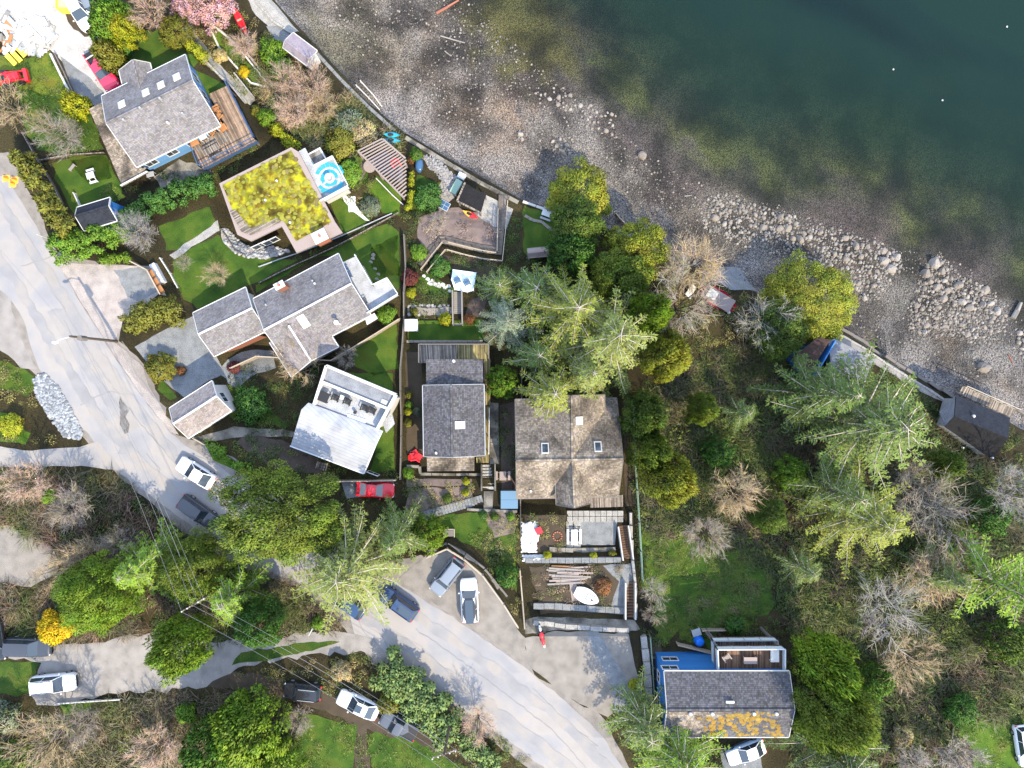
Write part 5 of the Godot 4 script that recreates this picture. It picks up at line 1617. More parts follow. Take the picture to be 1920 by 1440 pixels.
func long_house():
	var o := house(560, 585, "long house with mauve-grey gable roof, brick chimney and white flat deck roof")
	var y0 := o.position.y
	var G := gable(o, v2(495, 619), v2(659, 532), 5.4, v2(553, 519), 3.3, v2(655, 612), 3.3, y0, M.shingle_grey, M.offwhite, 0.4, "white", "white")
	for p in [[591, 532], [500, 572], [587, 527]]: vent(o, on_plane(p[0], p[1], G.a, slope_n(G, -1)), 0.1, 0.25, "white" if p[0] == 591 else "grey_paint")
	skylight(o, G, 1, 569, 602, 0.8, 1.5, "skylight")
	var pv := on_plane(637, 607, G.a, slope_n(G, 1))
	var s := MB.new()
	s.tube([pv - Vector3(0, 0.2, 0), pv + Vector3(0, 1.5, 0)], [0.14, 0.14], 10)
	s.tube([pv + Vector3(0, 1.5, 0), pv + Vector3(0, 1.7, 0)], [0.3, 0.26], 10)
	part("stove_pipe", s, M.white, o)
	chimney(o, 524, 535, y0 + 5.6, y0, 1.0, 0.6, 0.49)
	house_windows(o, G, 1, 3, 1.5); gable_windows(o, G, 1, 2, 1.6, 1.8, 1.4)
	# cross wing to the road
	var G2 := gable(o, v2(541, 610), v2(583, 676), 5.25, v2(625, 636), 3.3, v2(508, 646), 3.3, y0, M.shingle_pink, M.offwhite, 0.4, "white", "white", true)
	# garage wing
	var G3 := gable(o, v2(372, 627), v2(472, 578), 4.3, v2(423, 557), 2.9, v2(446, 646), 2.9, y0, M.shingle_grey, M.offwhite, 0.35, "white", "white")
	s = MB.new()
	s.beam(w(405, 668, y0 + 1.3), w(493, 630, y0 + 1.3), 0.12, 2.4)
	part("brick_wall", s, M.brick, o)
	# white deck roof
	var y := y0 + 2.9
	roof_plane(o, wp([[640, 493], [668, 480], [701, 536], [728, 523], [748, 553], [691, 588]], y), 0.3, M.white_deck, "deck_roof")
	walls(o, inset(wp([[645, 496], [667, 485], [699, 540], [727, 528], [742, 552], [692, 583]], y - 0.3), 0.4), y0 - 1.5, M.offwhite, "deck_wall")
	railing(o, [w(668, 480, y), w(701, 536, y), w(728, 523, y), w(748, 553, y), w(691, 588, y)], 0.9, M.white, "deck_railing", 0.0, true)
	roof_plane(o, wp([[684, 596], [702, 587], [708, 597], [688, 609]], y0 + 2.4), 0.2, M.white, "porch_roof")
	for p in [[648, 503], [655, 516], [684, 566], [687, 578]]:
		chair(w(p[0], p[1], y + 0.02), 2.0, M.dark_paint if p[1] > 540 else M.navy_paint, "dark chair against the house wall on the long white deck" if p[1] < 540 else "black chair at the narrow neck of the long white deck", "dark chairs on the long white deck", 0.9)
	fence([[432, 690], [480, 668], [620, 676], [700, 628], [748, 598]], 1.6, "boards", "new tan board fence south of the long house")
	fence([[486, 530], [590, 480], [700, 424], [748, 398]], 0.5, "old", "grey low board fence along the long strip of lawn")
	# gable garage by the road
	o = house(375, 768, "small garage with mauve-grey gable roof and white ridge at the road edge", "garage", "garage")
	y0 = o.position.y
	var G4 := gable(o, v2(325, 795), v2(406, 743), 4.1, v2(353, 743), 2.8, v2(393, 796), 2.8, y0, M.shingle_pink, M.offwhite, 0.3, "white", "white")
	gable_windows(o, G4, 1, 1)
func white_deck_house():
	var o := house(640, 785, "white-walled house with pale ribbed metal roof and a sunken roof deck")
	var y0 := o.position.y
	var y := y0 + 5.4
	# roof-deck storey
	walls(o, wp([[608, 694], [738, 747], [707, 803], [592, 757]], y - 0.25), y0 - 1.5, M.offwhite)
	roof_plane(o, wp([[613, 686], [743, 740], [730, 768], [603, 716]], y + 0.4), 0.3, M.tar_roof, "flat_roof")
	deck(o, [[603, 716], [730, 768], [707, 806], [589, 759]], y - 0.2, M.white_deck, "roof_deck", false, 0.2)
	for e in [[[603, 715], [730, 767]], [[613, 686], [590, 758]], [[743, 740], [707, 806]], [[613, 686], [743, 740]]]:
		var s := MB.new()
		s.beam(w(e[0][0], e[0][1], y + 0.35), w(e[1][0], e[1][1], y + 0.35), 0.28, 0.65 + 0.01 * e[0][0] / 100.0)
		part("parapet", s, M.white, o)
	# lower ribbed roof, a shallow ridge
	var a := w(565, 768, y + 0.3); var b := w(706, 832, y + 0.3)
	roof_plane(o, [w(578, 755, y + 0.05), a, b, w(717, 807, y + 0.05)], 0.14, M.metal_roof)
	roof_plane(o, [a, w(545, 836, y - 1.2), w(682, 887, y - 1.2), b], 0.14, M.metal_roof)
	var s := MB.new(); s.beam(w(544, 836, y - 1.26), w(682, 888, y - 1.26), 0.14, 0.14)
	part("gutter", s, M.white, o)
	s = MB.new(); s.beam(w(717, 808, y), w(705, 833, y + 0.2), 0.14, 0.25); s.beam(w(705, 833, y + 0.2), w(683, 887, y - 1.3), 0.14, 0.25)
	part("barge_board", s, M.white, o)
	walls(o, inset(wp([[572, 762], [710, 810], [680, 878], [552, 832]], y - 1.45), 0.35), y0 - 1.5, M.offwhite)
	roof_plane(o, wp([[716, 790], [735, 775], [740, 795], [724, 812]], y - 1.5), 0.2, M.white_deck, "side_landing")
	roof_plane(o, wp([[652, 776], [687, 787], [683, 800], [649, 789]], y - 0.1), 0.1, M.skylight, "skylight")
	roof_plane(o, wp([[716, 747], [728, 752], [724, 760], [713, 755]], y + 0.5), 0.1, M.grey_paint, "hatch")
	for k in 3:
		var c := w(600, 735, y0 + 3.6 - k * 1.1)
		window(o, w(640 + k * 30, 867 + k * 10, y0 + 1.6), Vector3(-0.35, 0, 0.94).normalized(), 1.3, 1.1)
	var yd := y - 0.18
	table(w(610, 744, yd), -0.4, 1.1, 1.1, 0.7, M.plastic_black, "large square black fire table on the white roof deck", "", "fire_table")
	for p in [[631, 746, "first black chair from the black square table on the roof deck"], [653, 753, "second black chair from the black square table on the roof deck"], [685, 765, "third black chair from the black square table on the roof deck"], [699, 770, "black chair nearest the white end wall of the roof deck"]]:
		chair(w(p[0], p[1], yd), -0.4, M.plastic_black, p[2], "black chairs on the white roof deck", 1.0, "lounge_chair")
	table(w(643, 745, yd), -0.4, 0.45, 0.45, 0.45, M.white, "tiny white table between two black chairs on the roof deck")
	table(w(667, 773, yd), -0.4, 0.3, 0.3, 0.5, M.plastic_black, "tiny black stand by the roof deck skylight", "", "stand")
	var q := thing("garden_steps", "pale timber steps down from the metal-roofed house", "stairs", g(605, 880, 1.5))
	for k in 2:
		s = MB.new(); s.beam(w(596 + k * 18, 866 + k * 3, y0 + 1.8), w(588 + k * 20, 890 + k * 4, y0 + 0.3), 0.1, 0.16)
		part("stringer", s, M.wood_pale, q)
	for k in 5:
		s = MB.new(); s.beam(w(595 - k * 1.6, 868 + k * 5, y0 + 1.7 - k * 0.3), w(612 - k * 1.2, 871 + k * 5, y0 + 1.7 - k * 0.3), 0.26, 0.05)
		part("step", s, M.wood_grey, q)
	fence([[628, 903], [690, 902], [742, 901]], 1.5, "boards", "tan board fence behind the red car under the trees")
func main_house():
	var o := house(850, 770, "narrow house with slate-grey gable roof and small skylight, middle lot")
	var y0 := o.position.y
	var G := gable(o, v2(848, 857), v2(846, 722), 5.6, v2(794, 790), 4.3, v2(908, 790), 4.3, y0, M.shingle_slate, M.grey_siding, 0.35, "grey_paint")
	skylight(o, G, 1, 862, 797, 0.75, 1.05)
	vent(o, on_plane(818, 849, G.a, slope_n(G, -1)), 0.12, 0.2)
	# lower flat roof toward the sea, dull and dark
	var y := y0 + 4.1
	roof_plane(o, wp([[799, 674], [905, 674], [906, 724], [799, 724]], y), 0.3, M.shingle_slate, "flat_roof")
	walls(o, inset(wp([[801, 677], [903, 677], [903, 726], [801, 726]], y - 0.3), 0.3), y0 - 1.5, M.grey_siding)
	vent(o, w(851, 677, y), 0.15, 0.25)
	# porch roof toward the road
	y = y0 + 3.0
	roof_plane(o, wp([[800, 850], [890, 850], [889, 883], [801, 884]], y), 0.2, M.shingle_tan, "porch_roof")
	walls(o, inset(wp([[802, 846], [888, 846], [888, 880], [803, 880]], y - 0.2), 0.3), y0 - 1.5, M.grey_siding, "porch_wall")
	# decks
	deck(o, [[787, 646], [857, 645], [857, 676], [787, 681]], y0 + 1.6, M.wood_grey, "deck", true)
	deck(o, [[857, 647], [917, 645], [916, 673], [857, 674]], y0 + 1.4, M.wood_mossy, "deck", true)
	deck(o, [[907, 674], [919, 672], [919, 760], [909, 760]], y0 + 1.35, M.wood_mossy, "side_deck", true)
	deck(o, [[908, 762], [918, 762], [917, 868], [893, 868], [893, 858], [908, 856]], y0 + 0.5, M.wood_mossy, "side_deck", false)
	railing(o, [w(917, 672, y0 + 1.4), w(917, 646, y0 + 1.4), w(787, 646, y0 + 1.6), w(787, 680, y0 + 1.6)], 0.95, M.timber, "deck_railing")
	railing(o, [w(918, 765, y0 + 0.5), w(917, 850, y0 + 0.5)], 0.95, M.offwhite, "deck_railing")
	house_windows(o, G, -1, 3, 1.7, 1.2, 1.1)
	var s := MB.new(); s.box(w(852, 858, y0 + 1.0) + Vector3(0, 0, 1.6), Vector3(0.95, 2.0, 0.06))
	for p in [[776, 856, 0.4], [786, 857, -0.3]]:
		chair(g(p[0], p[1]) + Vector3(0, 0.05, 0), p[2] + 1.3, M.plastic_red, "bright red garden armchair left of the other at the house corner" if p[0] == 776 else "bright red garden armchair close to the house wall", "red garden armchairs", 1.05, "garden_armchair")
	table(g(779, 847) + Vector3(0, 0.02, 0), 0.5, 0.55, 0.5, 0.45, M.plastic_red, "small red side table behind the red armchairs")
	# steps along the east side
	steps(v2(927, 756), v2(927, 838), 0.95, 10, M.concrete_old, "weathered concrete steps down the east side of the middle house")
	steps(v2(916, 871), v2(916, 918), 1.4, 8, M.concrete, "wide pale concrete steps below the middle house", "concrete_old")
	var la := thing("landing", "plain concrete landing below the wide pale steps", "landing", g(916, 930))
	var t := []
	for p in wp([[908, 918], [926, 918], [924, 950], [908, 950]], o.position.y): t.append(Vector3(p.x, h(p.x, p.z) + 0.15, p.z))
	s = MB.new(); s.slab(t, 0.3); part("slab", s, M.concrete_old, la)
	steps(v2(905, 936), v2(784, 970), 1.0, 22, M.concrete_grey, "long curving run of grey flagstone steps to the road")
	block_wall([[762, 874], [787, 874], [788, 889], [830, 890], [902, 890]], 0.35, 0.3, 1.2, M.concrete_old, "low concrete retaining wall below the middle house")
	block_wall([[875, 955], [905, 957], [970, 958]], 0.3, 0.3, 1.0, M.concrete_old, "low concrete wall beside the blue-topped hot tub")
	picnic(g(943, 891), 1.57, M.wood_pink, "pale pink picnic table beside the wide concrete steps", "picnic_table", 1.0)
	var hb := thing("hot_tub", "square hot tub with a faded blue cover", "hot tub", g(955, 937, 0.9))
	s = MB.new(); s.box(Vector3(0, 0.4, 0), Vector3(1.85, 0.9, 2.0)); part("tub", s, M.timber, hb, true)
	for k in [-1, 1]:
		s = MB.new(); s.box(Vector3(0, 0.91, k * 0.51), Vector3(1.95, 0.12, 1.0)); part("cover", s, M.canvas_blue, hb, true)
	# little white shed near the lawn
	var sh := thing("white_shed", "small white metal shed at the west edge of the lawn", "shed", g(771, 610, 1.6))
	s = MB.new(); s.box(Vector3(0, 0.8, 0), Vector3(1.25, 1.9, 1.2)); part("wall", s, M.offwhite, sh, true)
	for k in [-1, 1]:
		s = MB.new(); s.slab([Vector3(0, 2.05, 0.7) * Vector3(1, 1, k), Vector3(0.75 * k, 1.75, 0.7 * k), Vector3(0.75 * k, 1.75, -0.7 * k), Vector3(0, 2.05, -0.7 * k)], 0.05)
		part("roof", s, M.white, sh, true)
func cross_gable_house():
	var o := house(1075, 850, "tan-grey shingled house with four-way gable roof beneath the tall fir")
	var y0 := o.position.y
	var G := gable(o, v2(968, 864), v2(1168, 861), 8.4, v2(1070, 748), 4.6, v2(1070, 933), 4.6, y0, M.shingle_tan, M.tan_siding, 0.35, "timber")
	# north and south cross gables
	var GN := gable(o, v2(1073, 861), v2(1072, 742), 8.35, v2(1003, 800), 5.4, v2(1134, 800), 5.4, y0, M.shingle_tan, M.tan_siding, 0.35, "timber", "", true)
	var GS := gable(o, v2(1073, 861), v2(1077, 952), 8.3, v2(1105, 910), 6.0, v2(1042, 910), 6.0, y0, M.shingle_tan, M.tan_siding, 0.4, "timber", "", true)
	skylight(o, G, -1, 1022, 841, 0.7, 1.1, "glass")
	skylight(o, G, -1, 1121, 838, 0.7, 1.1, "glass")
	skylight(o, GN, 1, 1085, 789, 0.8, 0.9, "skylight")
	vent(o, on_plane(995, 920, G.a, slope_n(G, 1)), 0.12, 0.25)
	house_windows(o, G, 1, 4, 2.0); gable_windows(o, G, 1, 3, 2.2)
	gable_windows(o, GS, 1, 1, 4.2)
	# porch deck
	deck(o, [[1107, 930], [1168, 928], [1168, 950], [1107, 952]], y0 + 2.2, M.wood_grey, "porch", true)
	# patio of square slabs
	var r := rnd(9)
	var pt := thing("slab_patio", "patio of square pale concrete slabs south of the tan-roofed house", "patio", g(1115, 967))
	for j in 2:
		for i in 10:
			var c := g(1068 + i * 10.6, 962.5 + j * 11.0)
			var s := MB.new(); s.box(c + Vector3(0, 0.06 + r.randf_range(-0.008, 0.008), 0), Vector3(0.60, 0.14, 0.62))
			part("paving_slab", s, M.concrete_pale if r.randf() < 0.6 else M.concrete, pt)
	for j in 5:
		for i in 2:
			var c := g(1067 + i * 15, 981 + j * 11.0)
			var s := MB.new(); s.box(c + Vector3(0, 0.05 + r.randf_range(-0.008, 0.008), 0), Vector3(0.85, 0.12, 0.62))
			part("paving_slab", s, M.concrete, pt)
	var q := wp([[1089, 978], [1157, 978], [1153, 1022], [1089, 1022]], g(1120, 1000).y + 0.1)
	var s := MB.new(); s.slab(q, 0.3)
	solo("concrete_pad", "smooth grey concrete pad beside the white bench table", "concrete pad", s, M.concrete_grey)
	picnic(g(1077, 1007, 0.7), 1.57, M.white, "long white table with two benches on the slab patio", "picnic_table", 1.7)
	block_wall([[1030, 1030], [1090, 1032], [1155, 1030]], 0.3, 0.5, 0.8, M.concrete_old, "concrete planter wall below the patio")
	block_wall([[985, 1051], [1060, 1051], [1165, 1050]], 0.25, 0.6, 0.8, M.concrete_grey, "grey block wall between the two garden terraces")
	block_wall([[1000, 1137], [1040, 1137], [1100, 1141], [1170, 1146]], 0.25, 0.7, 0.9, M.concrete_grey, "grey block wall at the foot of the lower garden terrace")
	block_wall([[1000, 1168], [1060, 1175], [1130, 1180], [1180, 1182]], 0.3, 0.5, 1.1, M.concrete, "pale block wall behind the gravel parking court")
	steps(v2(1167, 985), v2(1176, 1048), 1.0, 14, M.wood_brown, "upper flight of brown timber steps with pale rails", "offwhite")
	steps(v2(1180, 1090), v2(1180, 1158), 0.95, 12, M.wood_brown, "lower flight of brown timber steps with pale rails", "offwhite")
	block_wall([[1182, 960], [1184, 1010], [1186, 1050], [1192, 1100], [1192, 1160]], 0.5, 0.3, 1.3, M.concrete, "pale concrete kerb wall along the timber steps")
	# clutter
	table(g(1010, 994), 0.5, 0.75, 0.75, 0.45, M.plastic_red, "square red low table on the bare soil", "", "low_table")
	var fr := thing("fire_ring", "round ring of rusty red stones on the bare soil", "fire pit", g(1045, 1005))
	for k in 12:
		s = MB.new(); s.ball(Vector3(cos(TAU * k / 12) * 0.5, 0.08, sin(TAU * k / 12) * 0.5), Vector3(0.13, 0.1, 0.11), r, 0.2)
		part("stone", s, M.terracotta, fr, true)
	for z in [[994, 1000, 1.0, 1.3], [992, 1022, 0.9, 0.8], [1000, 1046, 1.2, 0.35]]:
		crumple(z[0], z[1], z[2], z[3], M.tarp_white, ["heap of crumpled white sheeting beside the red low table", "smaller heap of crumpled white sheeting below the larger heap", "white sheeting spread along the terrace wall"][0 if z[1] == 1000 else (1 if z[1] == 1022 else 2)], 0.5)
	# stacked boards
	var lp := thing("lumber_pile", "loose pile of weathered boards on the lower terrace", "lumber pile", g(1070, 1075))
	for k in 15:
		var c := g(1068 + r.randf_range(-10, 10), 1062 + k * 2.2)
		s = MB.new()
		var L := r.randf_range(2.6, 4.4)
		s.box(c + Vector3(0, 0.12 + (k % 3) * 0.07, 0), Vector3(L, 0.05, 0.2), Basis(Vector3.UP, r.randf_range(-0.08, 0.08)))
		part("plank", s, M.wood_orange if k == 0 else (M.wood_pink if k % 2 else M.drift), lp)
	for k in 4:
		s = MB.new(); s.box(g(1071 + k * 3.4, 1108) + Vector3(0, 0.12 + 0.02 * k, 0), Vector3(0.18, 0.06, 2.2), Basis(Vector3.UP, 0.15))
		part("plank", s, M.wood_pink, lp)
	covered_boat()
func crumple(px: float, py: float, R: float, Rz: float, m: Material, label: String, H := 0.5):
	var r := rnd(hash(label))
	var c := g(px, py)
	var rows := []
	for i in 13:
		var row := []
		for k in 13:
			var u := i / 6.0 - 1.0; var v := k / 6.0 - 1.0
			var e := maxf(0.0, 1.0 - (u * u + v * v) * 0.75)
			var x := c.x + u * R * r.randf_range(0.9, 1.1); var z := c.z + v * Rz * r.randf_range(0.9, 1.1)
			row.append(Vector3(x, h(x, z) + 0.03 + H * e * r.randf_range(0.3, 1.0), z))
		rows.append(row)
	rows.reverse()
	var s := MB.new(); s.grid(rows)
	solo("white_sheeting", label, "tarpaulin", s, m)
func covered_boat():
	var p := g(1100, 1118, 0.6)
	var o := thing("covered_boat", "small white dinghy with open cockpit resting on the lower terrace", "boat", p)
	o.rotation.y = -0.45
	var rows := []
	for i in 12:
		var t := i / 11.0
		var k := 0.85 * pow(maxf(0.02, sin(PI * (0.12 + 0.86 * t))), 0.6)
		var xx := (t - 0.5) * 2.9
		rows.append([Vector3(xx, 0.62, -k), Vector3(xx, 0.4, -k), Vector3(xx, 0.1, -k * 0.6), Vector3(xx, 0.0, 0), Vector3(xx, 0.1, k * 0.6), Vector3(xx, 0.4, k), Vector3(xx, 0.62, k)])
	var s := MB.new(); s.grid(rows)
	part("hull", s, M.white, o, true)
	rows = []
	for i in 12:
		var t := i / 11.0
		var k := 0.86 * pow(maxf(0.02, sin(PI * (0.12 + 0.86 * t))), 0.6)
		var xx := (t - 0.5) * 2.9
		rows.append([Vector3(xx, 0.62, -k), Vector3(xx, 0.68, -k * 0.6), Vector3(xx, 0.7, 0), Vector3(xx, 0.68, k * 0.6), Vector3(xx, 0.62, k)])
	s = MB.new(); s.grid(rows)
	part("boat_deck", s, M.tarp_white, o, true)
	s = MB.new()
	for k in [-0.35, 0.35]: s.beam(Vector3(0.0, 0.73, k), Vector3(1.0, 0.73, k), 0.05, 0.06)
	s.beam(Vector3(0.0, 0.73, -0.35), Vector3(0.0, 0.73, 0.35), 0.05, 0.06)
	part("coaming", s, M.grey_paint, o, true)
	s = MB.new(); s.ball(Vector3(0.7, 0.72, 0.12), Vector3(0.14, 0.04, 0.1))
	part("hatch", s, M.plastic_black, o, true)
func blue_house():
	var o := house(1370, 1300, "blue-sided house with grey shingle roof and orange moss on its lower slope")
	var y0 := o.position.y
	var G := gable(o, v2(1251, 1331), v2(1490, 1331), 7.4, v2(1370, 1259), 6.0, v2(1370, 1382), 5.8, y0, M.shingle_slate, M.blue_siding, 0.25, "offwhite")
	# mossy sheet on the lower slope
	var nn := slope_n(G, 1)
	moss_cushions(o, [[1310, 1345], [1400, 1335], [1452, 1334], [1466, 1379], [1330, 1379]], G.a, nn, 300, [Color(0.33, 0.20, 0.04), Color(0.27, 0.19, 0.06), Color(0.36, 0.25, 0.06), Color(0.18, 0.13, 0.06)], 92, 0.25)
	var t := []
	var s := MB.new()
	for p in [[1254, 1334], [1300, 1334], [1372, 1334], [1345, 1345], [1318, 1360], [1330, 1379], [1262, 1379]]: t.append(on_plane(p[0], p[1], G.a, nn) + nn * 0.025)
	t.reverse(); s = MB.new(); s.slab(t, 0.018); part("pale_roofing", s, M.pale_roofing, o)
	for x in [1294, 1335, 1413, 1455]: vent(o, on_plane(x, 1337, G.a, nn), 0.16, 0.2)
	s = MB.new(); s.box(on_plane(1368, 1315, G.a, slope_n(G, -1)) + Vector3(0, 0.15, 0), Vector3(0.85, 0.2, 0.2)); part("roof_vent", s, M.white, o)
	for z in [[1268, 1232, 4.3], [1278, 1247, 2.4]]:
		var e0: Vector3 = G.L0; var e1: Vector3 = G.L1
		var c := e0.lerp(e1, (z[0] - 1251.0) / 238.0)
		window(o, Vector3(c.x, y0 + (4.4 if z[2] > 4 else 2.0), c.z + G.over), Vector3(0, 0, -1), 1.7, 0.9)
	gable_windows(o, G, -1, 2, 2.0)
	# upper deck on the seaward side
	var y := y0 + 4.6
	deck(o, [[1341, 1212], [1466, 1211], [1466, 1259], [1343, 1259]], y, M.wood_brown, "deck", true)
	railing(o, [w(1343, 1257, y), w(1341, 1212, y), w(1466, 1211, y), w(1466, 1257, y)], 1.0, M.white, "deck_railing", 0.0, true)
	# lower balcony
	y = y0 + 2.2
	deck(o, [[1333, 1196], [1452, 1195], [1460, 1240], [1336, 1242]], y, M.wood_grey, "lower_deck", true)
	railing(o, [w(1334, 1238, y), w(1333, 1196, y), w(1452, 1195, y), w(1458, 1236, y)], 1.0, M.grey_paint, "lower_railing", 0.0, true)
	table(w(1449, 1226, y0 + 4.62), 0.0, 0.9, 1.3, 0.6, M.offwhite, "pale table near the end rail of the blue house deck")
	chair(w(1360, 1230, y0 + 4.62), 0.6, M.wood_pink, "pinkish wooden chair on the brown deck of the blue house")
	table(w(1404, 1235, y0 + 4.62), 0.0, 1.4, 0.7, 0.55, M.wood_pink, "low pinkish bench table at the middle of the brown deck", "", "bench_table")
	fence([[1272, 1210], [1300, 1217], [1336, 1226]], 1.1, "boards", "tan board fence across the seaward side of the blue house")
	fence([[1318, 1183], [1365, 1182]], 0.9, "boards", "short tan board fence above the lower deck of the blue house")
	var d := thing("water_barrel", "round bright blue water barrel beside the tan board fence", "barrel", g(1312, 1204, 0.9))
	s = MB.new(); s.tube([Vector3.ZERO, Vector3(0, 0.3, 0), Vector3(0, 0.7, 0), Vector3(0, 1.0, 0)], [0.5, 0.58, 0.58, 0.48], 16); part("drum", s, M.plastic_blue, d, true)
	s = MB.new(); s.ball(Vector3(0, 1.0, 0), Vector3(0.47, 0.12, 0.47)); part("lid", s, M.plastic_blue, d, true)
	table(g(1303, 1182), 0.3, 1.0, 0.8, 0.7, M.grey_paint, "grey bench cluttered with pots on the lawn edge above the blue barrel", "", "potting_bench")
	block_wall([[1206, 1192], [1212, 1240], [1216, 1290], [1217, 1325]], 0.5, 0.75, 1.2, M.concrete, "thick wall of pale concrete blocks beside the gravel parking court")
	fence([[1220, 1195], [1224, 1250], [1228, 1325]], 1.0, "mesh", "thin green wire fence between the block wall and the blue house")
	for k in 5:
		s = MB.new(); s.box(g(1236, 1232 + k * 20) + Vector3(0, 0.1, 0), Vector3(1.5, 0.2, 0.2))
		solo("sleeper_step", ["topmost", "second", "third", "fourth", "lowest"][k] + " dark timber sleeper step beside the blue house wall", "step", s, M.timber, "sleeper steps beside the blue house")
func moss_cushions(o: Node3D, px: Array, p0: Vector3, nn: Vector3, n: int, cols: Array, sd: int, thr: float):
	# low cushions of moss, thicker in some spots and fraying out at the edges
	var r := rnd(sd)
	var P := PackedVector2Array()
	for p in px: P.append(Vector2(p[0], p[1]))
	var lo := P[0]; var hi := P[0]
	for q in P:
		lo = lo.min(q); hi = hi.max(q)
	var s := MB.new()
	var k := 0
	var tries := 0
	while k < n and tries < n * 12:
		tries += 1
		var q := Vector2(r.randf_range(lo.x, hi.x), r.randf_range(lo.y, hi.y))
		var size := r.randf_range(0.10, 0.34)
		if not Geometry2D.is_point_in_polygon(q, P): continue
		var v := wob.get_noise_2d(q.x * 1.3 + sd, q.y * 1.3)
		if v < thr - 0.35 + r.randf() * 0.3: continue
		var c: Color = cols[clampi(int((0.5 - v * 1.4 + (r.randf() - 0.5) * 0.5) * cols.size()), 0, cols.size() - 1)] * r.randf_range(0.8, 1.15)
		s.ball(on_plane(q.x, q.y, p0, nn) - nn * 0.01, Vector3(size, r.randf_range(0.03, 0.08), size * r.randf_range(0.7, 1.2)), r, 0.25, 6, c)
		k += 1
	part("moss", s, M.moss_tint, o).set_meta("kind", "stuff")
func shore_buildings():
	# cabin with a slate hip-ended roof
	var o := house(1830, 795, "dark slate-roofed shore cabin with one pale hipped end")
	var y0 := o.position.y
	var yr := y0 + 4.6; var ye := y0 + 2.9
	var a := w(1790, 781, yr); var b := w(1891, 822, yr)
	var n0 := w(1793, 741, ye); var n1 := w(1894, 783, ye); var s0 := w(1772, 800, ye); var s1 := w(1862, 862, ye)
	var wl := w(1762, 773, ye - 0.1)
	roof_plane(o, [a, b, n1, n0], 0.16, M.shingle_dark)
	roof_plane(o, [b, a, s0, s1], 0.16, M.shingle_black)
	roof_plane(o, [a, n0, wl, s0], 0.12, M.tar_roof, "roof_end")
	walls(o, inset([s1 - Vector3(0, 0.2, 0), n1 - Vector3(0, 0.2, 0), n0 - Vector3(0, 0.2, 0), s0 - Vector3(0, 0.2, 0)], 0.5), y0 - 2.0, M.grey_siding)
	vent(o, w(1823, 780, ye + 1.0), 0.14, 0.3)
	vent(o, w(1804, 839, ye + 0.4), 0.08, 0.2); vent(o, w(1859, 858, ye + 0.1), 0.1, 0.2)
	deck(o, [[1805, 724], [1905, 768], [1895, 782], [1797, 738]], y0 + 0.8, M.wood_grey, "deck", true)
	railing(o, [w(1797, 738, y0 + 0.8), w(1805, 724, y0 + 0.8), w(1905, 768, y0 + 0.8)], 0.9, M.wood_pale, "deck_railing")
	# boat shed: brown roof, blue wall
	o = house(1520, 672, "boat shed with dark brown roof and a bright blue side wall", "boat_shed", "shed")
	y0 = o.position.y
	var t := [w(1483, 672, y0 + 2.6), w(1512, 710, y0 + 3.0), w(1557, 637, y0 + 3.4), w(1534, 632, y0 + 2.8)]
	roof_plane(o, t, 0.15, M.shingle_brown)
	walls(o, inset([t[0] - Vector3(0, 0.3, 0), t[1] - Vector3(0, 0.3, 0), t[2] - Vector3(0, 0.3, 0), t[3] - Vector3(0, 0.3, 0)], 0.3), y0 - 1.5, M.blue_siding)
	var s := MB.new()
	s.beam(w(1515, 711, y0 + 1.6), w(1556, 640, y0 + 1.6), 0.12, 3.2)
	part("blue_wall", s, M.blue_siding, o)
	o = house(1600, 672, "low shed with smooth blue-grey flat roof behind the sea wall", "flat_shed", "shed")
	y0 = o.position.y
	roof_plane(o, wp([[1553, 640], [1565, 635], [1640, 674], [1622, 712], [1560, 700]], y0 + 2.4), 0.2, M.tar_roof)
	walls(o, inset(wp([[1556, 644], [1565, 640], [1636, 675], [1619, 708], [1562, 697]], y0 + 2.2), 0.3), y0 - 1.5, M.grey_siding)
	# boathouse at the top
	o = house(560, 92, "boathouse with mauve flat-pitched roof on the beach wall", "boathouse", "shed")
	y0 = o.position.y
	var G := gable(o, v2(534, 76), v2(579, 110), 3.1, v2(569, 76), 2.7, v2(548, 102), 2.5, y0, M.tar_purple, M.white, 0.2, "offwhite")
